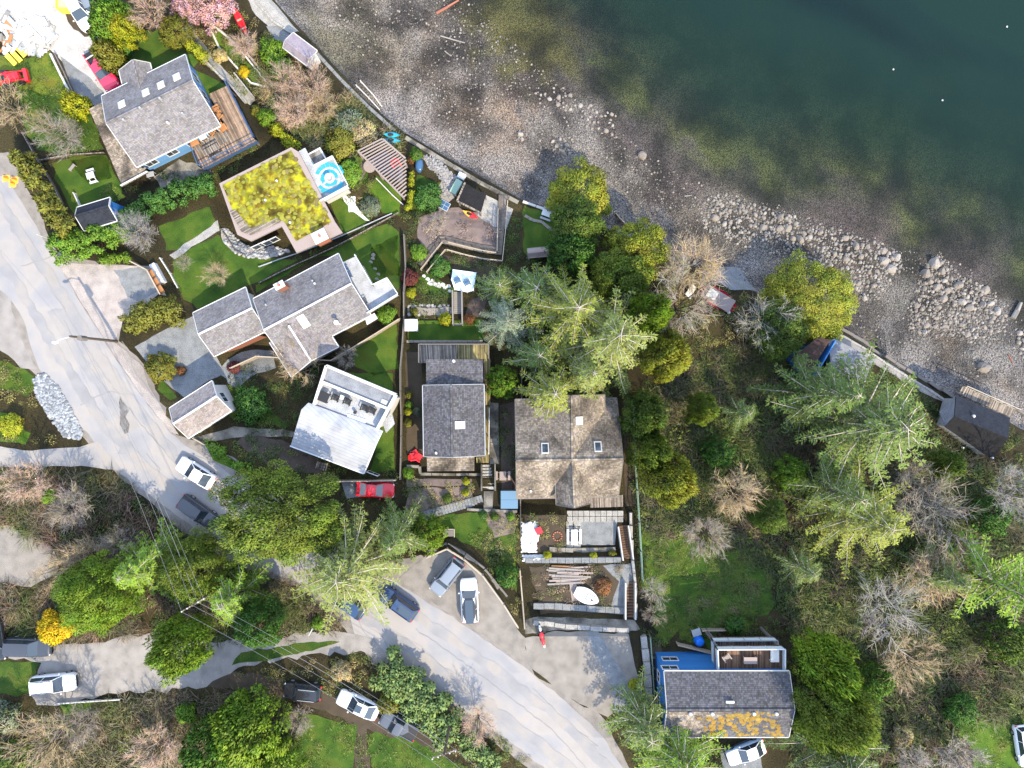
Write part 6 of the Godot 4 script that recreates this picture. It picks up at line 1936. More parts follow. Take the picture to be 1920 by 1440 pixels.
func garden_works():
	# pergola above the beach
	var o := thing("pergola", "pale timber pergola of many slats above the beach path", "pergola", g(712, 312))
	var y := o.position.y + 2.6
	var c0 := v2(671, 283); var c1 := v2(718, 262); var c2 := v2(757, 303); var c3 := v2(754, 372); var c4 := v2(700, 318)
	var s := MB.new()
	for e in [[671, 283, 756, 370], [718, 261, 760, 297]]:
		s = MB.new(); s.beam(w(e[0], e[1], y), w(e[2], e[3], y), 0.2, 0.22); part("beam", s, M.wood_pink, o)
	for k in 21:
		var t := k / 20.0
		var a := v2(671, 283).lerp(v2(756, 370), t)
		var b := v2(717, 260).lerp(v2(796, 335), t)
		var q := b
		if b.x > 760: q = a.lerp(b, (762 - a.x) / (b.x - a.x))
		s = MB.new(); s.beam(w(a.x, a.y, y + 0.16), w(q.x, q.y, y + 0.16), 0.14, 0.12); part("slat", s, M.wood_pink, o)
	for p in [[673, 286], [716, 264], [754, 366], [757, 300], [712, 326]]:
		var q := w(p[0], p[1], y)
		s = MB.new(); s.box(Vector3(q.x, (y + h(q.x, q.z) - 0.3) * 0.5, q.z), Vector3(0.16, y - h(q.x, q.z) + 0.3, 0.16)); part("post", s, M.wood_pink, o)
	s = MB.new()
	var pl := wp([[688, 300], [722, 280], [755, 310], [755, 350], [735, 350]], o.position.y + 0.1); s.slab(pl, 0.3); part("floor_slab", s, M.dark_paint, o)
	var st := thing("round_stone_table", "round pinkish stone table at the pergola corner", "table", g(693, 312, 0.7))
	s = MB.new(); s.cyl(Vector3(0, 0.6, 0), 0.75, 0.12, 20); part("tabletop", s, M.wood_pink, st, true)
	s = MB.new(); s.cyl(Vector3.ZERO, 0.3, 0.6, 10); part("leg", s, M.rock, st, true)
	chair(g(745, 312) + Vector3(0, 0.42, 0), 0.5, M.plastic_red, "bright red chair under the pergola slats", "", 1.3)
	planks([[672, 355], [692, 318], [704, 322], [690, 355], [680, 362]], 0.12, 0.18, v2(1, 0.3), M.wood_grey, thing("boardwalk", "short grey board walk from the moss house to the pergola", "boardwalk", g(686, 340)), "plank", true)
	fence([[706, 335], [735, 365], [756, 384]], 0.5, "white", "low pale fence along the bright grass below the pergola")
	# white torn sheet on the lawn
	crumple(660, 383, 0.4, 0.9, M.tarp_white, "white sheet bunched on the grass below the roof terrace", 0.1)
	var sb := MB.new()
	var sp := [w(640, 365, 0), w(650, 367, 0), w(668, 388, 0), w(682, 405, 0), w(692, 414, 0), w(684, 413, 0), w(664, 398, 0), w(646, 378, 0)]
	sp = []
	for p in [[640, 364], [649, 366], [668, 386], [682, 404], [693, 414], [684, 413], [663, 397], [645, 377]]:
		var q := g(p[0], p[1], 0.15); sp.append(q + Vector3(0, 0.15, 0))
	sp.reverse(); sb.slab(sp, 0.1)
	solo("white_strip", "long ragged white plastic strip lying across the dark lawn", "plastic sheet", sb, M.tarp_white)
	# kayaks
	kayak(735, 254, 1, 0.05, 2.1, 0.75, 0.4, M.plastic_teal, "turquoise kayak at the pergola's seaward tip, upper of the pair", "kayak", false, null, "turquoise kayaks by the pergola")
	kayak(736, 264, 1, 0.1, 2.1, 0.75, 0.2, M.plastic_teal, "turquoise kayak at the pergola's seaward tip, lower of the pair", "kayak", false, null, "turquoise kayaks by the pergola")
	kayak(882, 403, 0.9, 0.45, 2.1, 0.7, 0.15, M.plastic_orange, "short kayak, half red and half orange, on the pink mulch", "kayak", false, M.plastic_red)
	kayak(450, 39, 0.45, 0.9, 4.6, 0.95, 0.4, M.plastic_red, "long bright red canoe beside the pink blossom tree", "canoe", true)
	# black-roofed shelter by the beach
	o = thing("beach_shelter", "beach shelter with flat black roof and timber edges", "shelter", g(885, 370))
	y = o.position.y + 2.4
	roof_plane(o, wp([[874, 344], [896, 358], [912, 362], [902, 398], [858, 376]], y), 0.12, M.shingle_black)
	for e in [[872, 342, 857, 377], [857, 377, 903, 400]]:
		s = MB.new(); s.beam(w(e[0], e[1], y + 0.04), w(e[2], e[3], y + 0.04), 0.2, 0.2); part("edge_beam", s, M.wood_grey, o)
	for p in [[873, 346], [910, 364], [900, 396], [860, 376]]:
		var q := w(p[0], p[1], y); s = MB.new(); s.box(Vector3(q.x, y - 1.4, q.z), Vector3(0.14, 2.7, 0.14)); part("post", s, M.timber, o)
	o = thing("storage_box", "grey-green lidded storage box between the shelter and the beach pebbles", "box", g(855, 350, 0.8))
	o.rotation.y = 1.05
	s = MB.new(); s.box(Vector3(0, 0.4, 0), Vector3(1.7, 0.8, 0.75)); part("box_body", s, M.grey_paint, o, true)
	s = MB.new(); s.box(Vector3(0, 0.84, 0), Vector3(1.8, 0.08, 0.82)); part("lid", s, M.mesh_green, o, true)
	s = MB.new(); s.box(g(866, 332) + Vector3(0, 0.3, 0), Vector3(0.9, 0.6, 0.7), Basis(Vector3.UP, -0.5)); solo("white_cooler", "small white box at the sea end of the storage box", "box", s, M.white)
	var rb := thing("solar_frame", "small panel of four dark blue squares with white bars on the mulch edge", "panel", g(833, 385, 0.3))
	rb.rotation.y = -0.5
	for a in [-1, 1]:
		for b in [-1, 1]:
			s = MB.new(); s.box(Vector3(a * 0.3, 0.3, b * 0.25), Vector3(0.55, 0.04, 0.45)); part("panel_square", s, M.screen_blue, rb, true)
	s = MB.new(); s.box(Vector3(0, 0.27, 0), Vector3(1.25, 0.03, 1.05)); part("panel_frame", s, M.white, rb, true)
	for k in [-1, 1]:
		s = MB.new(); s.box(Vector3(k * 0.5, 0.13, 0), Vector3(0.05, 0.27, 0.8)); part("leg", s, M.grey_paint, rb, true)
	s = MB.new(); var bb := g(787, 312); s.ball(bb + Vector3(0, 0.45, 0), Vector3(0.55, 0.5, 0.95), rnd(3), 0.1, 10)
	solo("covered_barbecue", "barbecue under a blue-grey cover near the boundary shrubs", "barbecue", s, M.screen_blue)
	# boardwalk round the mulch, with rails
	o = thing("boardwalk", "grey timber boardwalk with pale rails round the pink mulch bed", "boardwalk", g(880, 470))
	planks([[789, 505], [828, 455], [836, 466], [800, 510]], 0.25, 0.16, v2(0.82, 0.5), M.wood_grey, o, "plank", true)
	planks([[829, 454], [840, 454], [905, 470], [930, 473], [938, 474], [938, 488], [905, 484], [870, 476], [834, 468]], 0.27, 0.17, v2(0.1, 1), M.wood_grey, o, "plank", true)
	planks([[936, 376], [951, 376], [947, 430], [941, 488], [930, 486], [934, 430]], 0.29, 0.17, v2(1, 0.1), M.wood_grey, o, "plank", true)
	for L in [[[789, 505], [829, 454]], [[800, 510], [835, 468]], [[840, 454], [905, 470], [930, 474]], [[838, 468], [870, 477], [905, 485], [942, 489]], [[952, 376], [948, 430], [942, 488]], [[934, 392], [932, 470]]]:
		for i in L.size() - 1:
			var a := g(L[i][0], L[i][1], 1.0); var b := g(L[i + 1][0], L[i + 1][1], 1.0)
			s = MB.new(); s.beam(a + Vector3(0, 1.15, 0), b + Vector3(0, 1.15, 0), 0.085, 0.06); s.beam(a + Vector3(0, 0.6, 0), b + Vector3(0, 0.6, 0), 0.04, 0.08)
			for k in 5:
				var q := a.lerp(b, k / 4.0); s.box(Vector3(q.x, h(q.x, q.z) + 0.55, q.z), Vector3(0.09, 1.2, 0.09))
			part("handrail", s, M.wood_pale, o)
	# glass-railed lookout deck and its steps
	o = thing("lookout_deck", "small pale blue lookout deck at the head of the garden steps", "deck", g(868, 527))
	y = g(868, 540).y + 0.7
	var dk := wp([[849, 505], [893, 511], [888, 545], [876, 548], [852, 543], [846, 524]], y); s = MB.new(); s.slab(dk, 0.2); part("deck", s, M.skylight, o)
	for p in dk:
		s = MB.new(); s.box(Vector3(p.x, y - 0.9, p.z), Vector3(0.14, 1.6, 0.14)); part("post", s, M.timber, o)
	for p in [[858, 527], [876, 531]]:
		chair(w(p[0], p[1], y + 0.02), 0.4, M.screen_blue, "blue garden chair on the pale lookout deck, left one" if p[0] == 858 else "blue garden chair on the pale lookout deck, right one", "chairs on the lookout deck", 0.9)
	steps(v2(858, 547), v2(859, 610), 0.95, 16, M.drift, "grey timber garden steps between the yellow and the orange shrub", "drift")
	var nth := ["first", "second", "third", "fourth", "fifth", "sixth", "seventh", "eighth", "ninth", "tenth", "eleventh"]
	var kk := 0
	for p in [[795, 518], [802, 524], [806, 532], [811, 527], [815, 534], [822, 532], [823, 537], [830, 535], [834, 540], [841, 537], [843, 546]]:
		s = MB.new(); var q := g(p[0], p[1]); s.cyl(q + Vector3(0, -0.05, 0), 0.22 + 0.05 * (int(p[0]) % 3), 0.1, 9)
		solo("stepping_stone", nth[kk] + " pale stepping stone from the boardwalk toward the lookout deck", "stepping stone", s, M.offwhite, "stepping stones by the lookout deck")
		kk += 1
	kk = 0
	for p in [[700, 478], [699, 485], [695, 492], [703, 505], [709, 515], [706, 524]]:
		s = MB.new(); var q := g(p[0], p[1]); s.cyl(q + Vector3(0, -0.05, 0), 0.25, 0.1, 9)
		solo("stepping_stone", nth[kk] + " grey stepping stone beside the white deck, counted from the lawn's north", "stepping stone", s, M.rock, "stepping stones in the long lawn")
		kk += 1
	block_wall([[762, 640], [800, 640], [905, 640]], 0.2, 0.3, 0.6, M.rock, "low rough stone edging between lawn and main house deck")
	block_wall([[770, 580], [800, 585], [850, 582]], 0.25, 0.8, 0.5, M.rock, "rough rockery wall west of the garden steps")
	fence([[757, 440], [760, 500], [757, 600], [750, 690], [752, 780], [750, 900]], 1.1, "dark", "dark boundary fence along the west side of the middle lot")
	fence([[978, 660], [978, 780], [976, 900], [976, 1000]], 1.0, "dark", "dark boundary fence along the east side of the middle lot")
	fence([[975, 1070], [980, 1130], [984, 1180]], 0.9, "rail", "short pale rail fence at the lower east corner of the parking court")
	fence([[800, 1046], [838, 1030], [870, 1050], [905, 1080], [945, 1135], [972, 1178]], 0.95, "rail", "brown and pale rail fence round the parking court")
	block_wall([[798, 1036], [838, 1021], [872, 1040], [908, 1068], [950, 1120]], 0.0, 0.45, 1.2, M.timber, "dark timber crib wall behind the parking court fence")
	roof_plane_thing()
	block_wall([[984, 404], [998, 412], [1016, 416], [1030, 428], [1042, 432]], 0.15, 0.35, 0.5, M.rock, "low winding stone edging across the small seaside lawn", "stone_edging")
	# seawalls and beach fences
	block_wall([[478, 0], [512, 40], [548, 62]], 0.25, 0.3, 1.2, M.concrete, "pale concrete sea wall above the top beach", "sea_wall")
	block_wall([[594, 100], [640, 150], [690, 200], [740, 245]], 0.1, 0.4, 1.2, M.concrete_grey, "grey sea wall below the brushy bank", "sea_wall")
	block_wall([[760, 258], [800, 282], [850, 312], [900, 342], [972, 380]], 0.15, 0.5, 1.2, M.concrete_old, "weathered sea wall at the foot of the middle lot", "sea_wall")
	block_wall([[980, 378], [1030, 395], [1060, 405]], 0.3, 0.3, 1.2, M.offwhite, "whitish low wall at the seaward end of the small lawn", "sea_wall")
	block_wall([[1560, 606], [1620, 640], [1680, 680], [1740, 716], [1790, 745]], 0.35, 0.35, 1.2, M.timber, "dark timber sea wall beside the blue-grey shed", "sea_wall")
	block_wall([[1555, 616], [1615, 650], [1675, 690], [1735, 726], [1780, 756]], 0.1, 0.25, 1.2, M.concrete, "thin pale inner wall behind the dark timber sea wall", "sea_wall")
	block_wall([[1905, 765], [1960, 800]], 0.35, 0.35, 1.2, M.timber, "dark sea wall east of the slate cabin", "sea_wall")
	# pale timber crib by the brush
	fence([[668, 160], [690, 182], [712, 206]], 0.6, "white", "pale handrail of the beach steps below the brushy bank")
	fence([[676, 152], [700, 178], [716, 200]], 0.6, "white", "outer pale handrail of the beach steps")
	# terraces of the top garden
	block_wall([[392, 48], [410, 88], [440, 122], [470, 155], [505, 165]], 0.2, 0.2, 0.9, M.offwhite, "curved pale kerb west of the narrow bright lawn")
	block_wall([[398, 46], [430, 72], [460, 105], [500, 155], [512, 162]], 0.25, 0.2, 0.9, M.offwhite, "curved pale kerb east of the narrow bright lawn")
	block_wall([[408, 52], [440, 80], [470, 108], [495, 140], [510, 160]], 0.2, 0.25, 0.9, M.wood_pink, "pinkish garden wall above the bright-green shrubs")
	steps(v2(436, 148), v2(470, 190), 1.1, 12, M.concrete, "curved grey stone steps below the long sloping path", "concrete")
	block_wall([[372, 100], [410, 140], [440, 168], [462, 192]], 0.3, 0.25, 0.9, M.concrete, "pale wall along the sloping garden path")
	block_wall([[94, 100], [112, 138], [128, 168], [136, 180]], 0.3, 0.25, 0.9, M.offwhite, "pale kerb beside the dry lawn and the yard")
	fence([[102, 100], [118, 132], [136, 172]], 0.6, "dark", "dark low fence between yard drive and dry lawn")
	fence([[183, 60], [190, 76], [196, 88]], 0.8, "white", "white rail at the corner of the bright yard")
	fence([[42, 250], [70, 300], [98, 345], [115, 380]], 0.5, "old", "grey board fence behind the columnar hedge")
	fence([[75, 300], [130, 290], [195, 286]], 0.4, "old", "grey low timber edge across the lawn west of the big house")
	fence([[138, 362], [150, 388]], 0.5, "white", "short white rail beside the blue garden shed")
	fence([[300, 484], [318, 512], [333, 540]], 0.5, "white", "pale rail between path and the lower lawn")
	fence([[244, 490], [275, 506], [300, 552]], 1.5, "boards", "bare new timber fence panel by the drive")
	s = MB.new(); var q0 := g(278, 508); var q1 := g(305, 545)
	o = thing("timber_gate", "orange new timber gate lying open by the drive", "gate", g(290, 527))
	for k in 3:
		var a := w(277 + k * 8, 510 + k * 14, o.position.y + 0.9); var b := w(277 + k * 8 + 8, 510 + k * 14 + 13, o.position.y + 0.9)
		s = MB.new(); s.slab([a, b, b + Vector3(0.65, 0.5, -0.3), a + Vector3(0.65, 0.5, -0.3)], 0.05); part("gate_panel", s, M.wood_orange, o)
	for k in 4:
		var a := w(277 + k * 8, 510 + k * 14, o.position.y + 1.0); s = MB.new(); s.beam(a, a + Vector3(0.7, 0.52, -0.3), 0.1, 0.1); part("gate_rail", s, M.wood_brown, o)
	s = MB.new(); s.box(g(300, 514) + Vector3(0, 0.4, 0), Vector3(0.6, 0.8, 2.4), Basis(Vector3.UP, 0.5)); solo("white_planter", "long white planter behind the orange timber gate", "planter", s, M.white)
	fence([[415, 430], [440, 470], [460, 480]], 0.4, "old", "grey edging beside the white stone path")
	fence([[1188, 750], [1192, 860], [1196, 920], [1200, 980], [1206, 1090]], 1.4, "mesh", "long green chain-link fence beside the tan-roofed house")
	fence([[105, 1320], [160, 1316], [225, 1312]], 0.4, "white", "pale plank edge south of the gravel lane")
	fence([[362, 822], [385, 835]], 0.5, "boards", "short tan fence by the garage corner")
	fence([[1155, 400], [1165, 412], [1178, 424]], 0.8, "boards", "reddish timber rail on the bank behind the beach cedars")
	# garden bits
	o = thing("patio_table", "white patio table on the small seaside lawn", "table", g(1026, 400, 0.7))
	o.rotation.y = -0.35
	s = MB.new(); s.box(Vector3(0, 0.7, 0), Vector3(1.3, 0.05, 0.75)); part("tabletop", s, M.tarp_white, o, true)
	for a in [-1, 1]:
		s = MB.new(); s.box(Vector3(a * 0.5, 0.35, 0), Vector3(0.08, 0.7, 0.6)); part("leg", s, M.grey_paint, o, true)
		s = MB.new(); s.box(Vector3(0, 0.42, a * 0.65), Vector3(1.3, 0.04, 0.25)); part("bench", s, M.grey_paint, o, true)
	o = house(1008, 474, "tiny playhouse with pinkish curved roof and white arches", "playhouse", "playhouse")
	y = o.position.y
	gable(o, v2(990, 474), v2(1028, 470), 2.0, v2(1008, 465), 1.6, v2(1010, 481), 1.5, y, M.wood_pink, M.white, 0.1, "wood_pink")
	picnic(g(176, 332), 0.3, M.white, "white picnic table on the lawn west of the big house", "picnic_table", 0.9)
	table(g(139, 316), 0.9, 0.9, 0.35, 0.45, M.drift, "weathered bench on the lawn beside the white picnic table", "", "bench")
	for z in [[12, 335, 0.6], [28, 338, 0.7], [24, 345, 0.5]]:
		s = MB.new(); var q := g(z[0], z[1]); s.tube([q, q + Vector3(0, z[2], 0)], [0.35, 0.05], 10); s.box(q + Vector3(0, 0.02, 0), Vector3(0.8, 0.04, 0.8))
		solo("traffic_cone", ["orange road cone at the kerb nearest the road", "orange road cone nearest the hedge", "orange road cone between the other two"][0 if z[0] == 12 else (1 if z[0] == 28 else 2)], "traffic cone", s, M.plastic_orange, "orange cones at the road edge")
	# red roof fragments among bare branches on the shore bank
	o = thing("collapsed_boat", "old red boat hull half hidden by bare branches on the bank", "boat", g(1345, 560, 0.4))
	o.rotation.y = -0.55
	var rows := []
	for i in 10:
		var t := i / 9.0; var k := 1.15 * pow(sin(PI * clampf(t, 0.05, 0.97)), 0.6); var xx := (t - 0.5) * 5.0
		rows.append([Vector3(xx, 0.7, -k), Vector3(xx, 0.3, -k), Vector3(xx, 0.0, 0), Vector3(xx, 0.3, k), Vector3(xx, 0.7, k)])
	s = MB.new(); s.grid(rows); part("hull", s, M.car_crimson, o, true)
	s = MB.new(); s.box(Vector3(0, 0.66, 0), Vector3(4.0, 0.06, 1.7)); part("boat_deck", s, M.wood_pink, o, true)
	s = MB.new(); s.box(Vector3(-0.9, 0.85, 0), Vector3(1.2, 0.35, 1.1)); part("cabin", s, M.offwhite, o, true)
	s = MB.new(); s.slab([g(1283, 553) + Vector3(0, 0.6, 0), g(1292, 562) + Vector3(0, 0.6, 0), g(1303, 540) + Vector3(0, 0.6, 0), g(1295, 532) + Vector3(0, 0.6, 0)], 0.1)
	solo("white_board", "white board leaning among bare branches by the red boat", "board", s, M.white)
	s = MB.new(); s.ball(g(1365, 586) + Vector3(0, 0.3, 0), Vector3(0.25, 0.25, 0.25)); solo("mooring_float", "small white float below the old red boat", "float", s, M.white)
	# driftwood
	for z in [[818, 26, 860, 2, 0.18, "wood", "long reddish driftwood log in the shallows at the top"], [826, 68, 872, 81, 0.09, "pale", "thin white driftwood pole on the dark wet pebbles"], [1896, 597, 1911, 568, 0.3, "pale", "thick white driftwood log at the water's edge, far right"], [834, 96, 846, 106, 0.07, "pale", "short pale driftwood stick below the white pole"], [1283, 368, 1297, 366, 0.07, "pale", "short white driftwood stick on the lower beach"], [1230, 392, 1242, 391, 0.06, "pale", "tiny pale driftwood stick near the beach cedar"], [1890, 665, 1898, 682, 0.08, "wood", "short reddish driftwood branch right of the lone boulder"], [1684, 504, 1690, 496, 0.12, "pale", "short pale driftwood log in the bay between boulder fields"]]:
		s = MB.new(); var a := g(z[0], z[1]); var b := g(z[2], z[3])
		a.y = maxf(a.y, -0.1); b.y = maxf(b.y, -0.1)
		s.tube([a + Vector3(0, z[4], 0), a.lerp(b, 0.5) + Vector3(0.02, z[4] * 1.1, 0.03), b + Vector3(0, z[4], 0)], [z[4] * 1.1, z[4], z[4] * 0.7], 7)
		solo("driftwood", z[6], "driftwood", s, M.drift if z[5] == "pale" else M.brick)
	# swimming raft and clutter in the bright yard
	var r := rnd(51)
	o = thing("rubble_heap", "wide heap of broken white plaster board and rubble in the yard", "rubble heap", g(66, 70))
	for k in 120:
		var a := r.randf() * TAU; var e := sqrt(r.randf())
		var q := g(64 + cos(a) * e * 36, 70 + sin(a) * e * 32)
		s = MB.new(); s.box(q + Vector3(0, 0.15 + (1.0 - e) * 0.9 * r.randf(), 0), Vector3(r.randf_range(0.4, 1.8), r.randf_range(0.06, 0.2), r.randf_range(0.3, 0.9)), Basis(Vector3.UP, r.randf() * 3.0) * Basis(Vector3.RIGHT, r.randf_range(-0.5, 0.5)))
		part("rubble_piece", s, [M.white, M.offwhite, M.tarp_white, M.white, M.concrete, M.grey_paint][k % 6], o)
	o = thing("scrap_pile", "pile of mixed grey and yellow scrap boards at the yard edge", "scrap pile", g(22, 62))
	for k in 26:
		var q := g(6 + r.randf() * 34, 34 + r.randf() * 66)
		s = MB.new(); s.box(q + Vector3(0, 0.2 + r.randf() * 0.4, 0), Vector3(r.randf_range(0.6, 2.2), 0.08, r.randf_range(0.2, 0.6)), Basis(Vector3.UP, r.randf() * 3.0) * Basis(Vector3.RIGHT, r.randf_range(-0.3, 0.3)))
		part("plank", s, [M.white, M.drift, M.grey_paint, M.wood_orange, M.tarp_white][k % 5], o)
	for z in [[42, 98, "upper yellow plank ramp beside the white rubble"], [24, 114, "lower yellow plank ramp at the dry lawn's edge"], [34, 108, "middle yellow plank ramp at the dry lawn's edge"]]:
		s = MB.new(); var q := g(z[0], z[1]); s.box(q + Vector3(0, 0.3, 0), Vector3(0.55, 0.08, 1.6), Basis(Vector3.UP, 0.75)); s.box(q + Vector3(0, 0.14, 0), Vector3(0.4, 0.26, 1.2), Basis(Vector3.UP, 0.75))
		solo("yellow_plank", z[2], "plank", s, M.plastic_yellow, "yellow planks in the yard")
	o = thing("dumpster", "yellow open skip at the top edge of the yard", "skip", g(127, 3, 1.0))
	s = MB.new()
	for k in [-1, 1]:
		s.box(Vector3(0, 0.7, k * 0.95), Vector3(2.4, 1.3, 0.08)); s.box(Vector3(k * 1.2, 0.7, 0), Vector3(0.08, 1.3, 1.82))
	part("skip_body", s, M.plastic_yellow, o, true)
	s = MB.new(); s.box(Vector3(0, 0.9, 0), Vector3(2.3, 0.3, 1.8)); part("load", s, M.cream, o, true)
	o = thing("tractor", "old red tractor with loader frame on the dry lawn", "tractor", g(18, 146, 0.9))
	o.rotation.y = 0.25
	s = MB.new(); s.box(Vector3(0.2, 0.9, 0), Vector3(1.9, 0.6, 0.75)); s.box(Vector3(-0.6, 1.0, 0), Vector3(0.9, 0.25, 1.5)); part("body", s, M.plastic_red, o, true)
	for k in [-1, 1]:
		s = MB.new(); s.tube([Vector3(-0.6, 0.62, k * 0.8 - 0.15), Vector3(-0.6, 0.62, k * 0.8 + 0.15)], [0.62, 0.62], 14); part("wheel", s, M.tyre, o, true)
		s = MB.new(); s.tube([Vector3(0.95, 0.36, k * 0.62 - 0.1), Vector3(0.95, 0.36, k * 0.62 + 0.1)], [0.36, 0.36], 12); part("wheel", s, M.tyre, o, true)
		s = MB.new(); s.beam(Vector3(-0.2, 1.3, k * 0.5), Vector3(1.7, 0.7, k * 0.5), 0.1, 0.12); part("loader_arm", s, M.plastic_red, o, true)
	s = MB.new(); s.box(Vector3(1.75, 0.55, 0), Vector3(0.4, 0.5, 1.5)); part("bucket", s, M.car_red, o, true)
	s = MB.new(); s.box(Vector3(-0.6, 1.25, 0), Vector3(0.45, 0.15, 0.5)); part("seat", s, M.plastic_black, o, true)
func roof_plane_thing():
	var o := thing("bin_shelter", "small grey timber shelter box at the top of the parking court wall", "shelter", g(842, 1000, 1.0))
	var s := MB.new(); s.box(Vector3(0, 0.5, 0), Vector3(1.1, 1.0, 0.7)); part("box_body", s, M.timber, o, true)
	for k in [-1, 1]:
		s = MB.new(); s.box(Vector3(k * 0.6, 1.03, 0), Vector3(0.08, 0.06, 0.9)); part("edge_trim", s, M.wood_pale, o, true)
	s = MB.new(); s.box(Vector3(0, 1.03, -0.45), Vector3(1.1, 0.06, 0.08)); part("edge_trim", s, M.wood_pale, o, true)
func vehicles():
	car(367, 887, -0.85, -0.53, 4.6, 1.85, 1.5, "sedan", "white", "white saloon car driving on the road above the dark grey car")
	car(370, 960, 0.85, 0.6, 4.7, 1.85, 1.65, "suv", "charcoal", "dark grey car on the road beside the spreading cedar")
	car(703, 918, 1, 0.08, 4.3, 1.8, 1.45, "sedan", "red", "shiny red car half hidden under trees by the tan fence")
	car(748, 1133, -0.82, -0.57, 4.6, 1.9, 1.7, "suv", "navy", "blue estate car with red tail lights on the road below the parking court", {"rails": 1, "sunroof": 0.4, "sl": 2.2})
	car(652, 1131, -0.82, -0.57, 4.4, 1.8, 1.5, "hatch", "blue", "small blue car mostly hidden by the roadside fir")
	car(838, 1082, -0.62, 0.78, 4.5, 1.85, 1.65, "suv", "silver", "silver-grey car parked diagonally in the parking court", {"rails": 1})
	car(880, 1126, -0.05, -1, 4.9, 1.95, 1.7, "suv", "white", "white car with a long black glass roof in the parking court", {"sunroof": 0.42, "sl": 3.4, "roof": "black"})
	car(52, 1214, 1, 0.03, 5.0, 1.95, 1.75, "suv", "charcoal", "dark slate car with pale bonnet at the head of the gravel lane")
	car(-8, 1200, 0.2, 1, 4.6, 1.85, 1.6, "suv", "black", "black car cut off at the edge behind the slate car")
	car(100, 1282, 1, -0.09, 4.8, 1.95, 1.75, "suv", "white", "white car parked on the gravel lane above the meadow", {"rails": 1})
	car(567, 1297, -1, -0.1, 4.1, 1.8, 1.65, "suv", "black", "black car at the start of the dirt track", {"rails": 1})
	car(671, 1322, -0.88, -0.42, 4.8, 1.85, 1.5, "sedan", "white", "white car with dark sunroof between black car and grey pickup", {"sunroof": 0.75})
	car(748, 1361, -0.87, -0.48, 4.4, 1.85, 1.75, "pickup", "slate", "dark grey pickup truck under the power wires by the pale shrub")
	car(1398, 1411, -0.95, 0.3, 4.5, 1.8, 1.45, "sedan", "white", "white car with black rear window parked below the blue house")
	car(190, 131, 0.55, 0.84, 5.2, 2.0, 1.85, "pickup", "crimson", "bright crimson pickup truck with black bed beside the big grey house", {"rack": 1})
	car(1922, 1400, 0.1, 1, 4.6, 1.85, 1.6, "suv", "white", "white car cut off at the edge of the lower meadow")
	car(150, 24, 0.5, 0.86, 4.2, 1.9, 2.0, "hatch", "white", "white van parked beside the brown heap in the yard", {"cat": "van", "name": "parked_van"})
	car(168, 22, 0.35, 0.94, 3.6, 1.7, 1.6, "hatch", "silver", "small pale silver car next to the white van in the yard")
	# motorbike
	var o := thing("motorcycle", "red and black motorcycle parked at the corner of the gravel court", "motorcycle", g(1016, 1192, 0.5), "")
	o.basis = Basis(Vector3.UP, 1.8).scaled(Vector3(1.3, 1.25, 1.3))
	for x in [-0.7, 0.72]:
		var s := MB.new(); s.tube([Vector3(x, 0.32, -0.07), Vector3(x, 0.32, 0.07)], [0.32, 0.32], 14); part("wheel", s, M.tyre, o, true)
		s = MB.new(); s.ball(Vector3(x, 0.6, 0), Vector3(0.32, 0.08, 0.12)); part("mudguard", s, M.white, o, true)
	var s := MB.new(); s.ball(Vector3(0.18, 0.8, 0), Vector3(0.36, 0.16, 0.2)); part("fuel_tank", s, M.plastic_red, o, true)
	s = MB.new(); s.ball(Vector3(-0.35, 0.78, 0), Vector3(0.42, 0.09, 0.16)); part("saddle", s, M.plastic_red, o, true)
	s = MB.new(); s.box(Vector3(0.05, 0.48, 0), Vector3(0.75, 0.36, 0.34)); part("engine", s, M.plastic_black, o, true)
	s = MB.new(); s.tube([Vector3(0.42, 1.02, -0.42), Vector3(0.52, 1.04, 0), Vector3(0.42, 1.02, 0.42)], [0.045, 0.045, 0.045], 6); part("handlebar", s, M.plastic_black, o, true)
	s = MB.new(); s.ball(Vector3(0.64, 0.92, 0), Vector3(0.1, 0.1, 0.1)); part("headlight", s, M.lamp_clear, o, true)
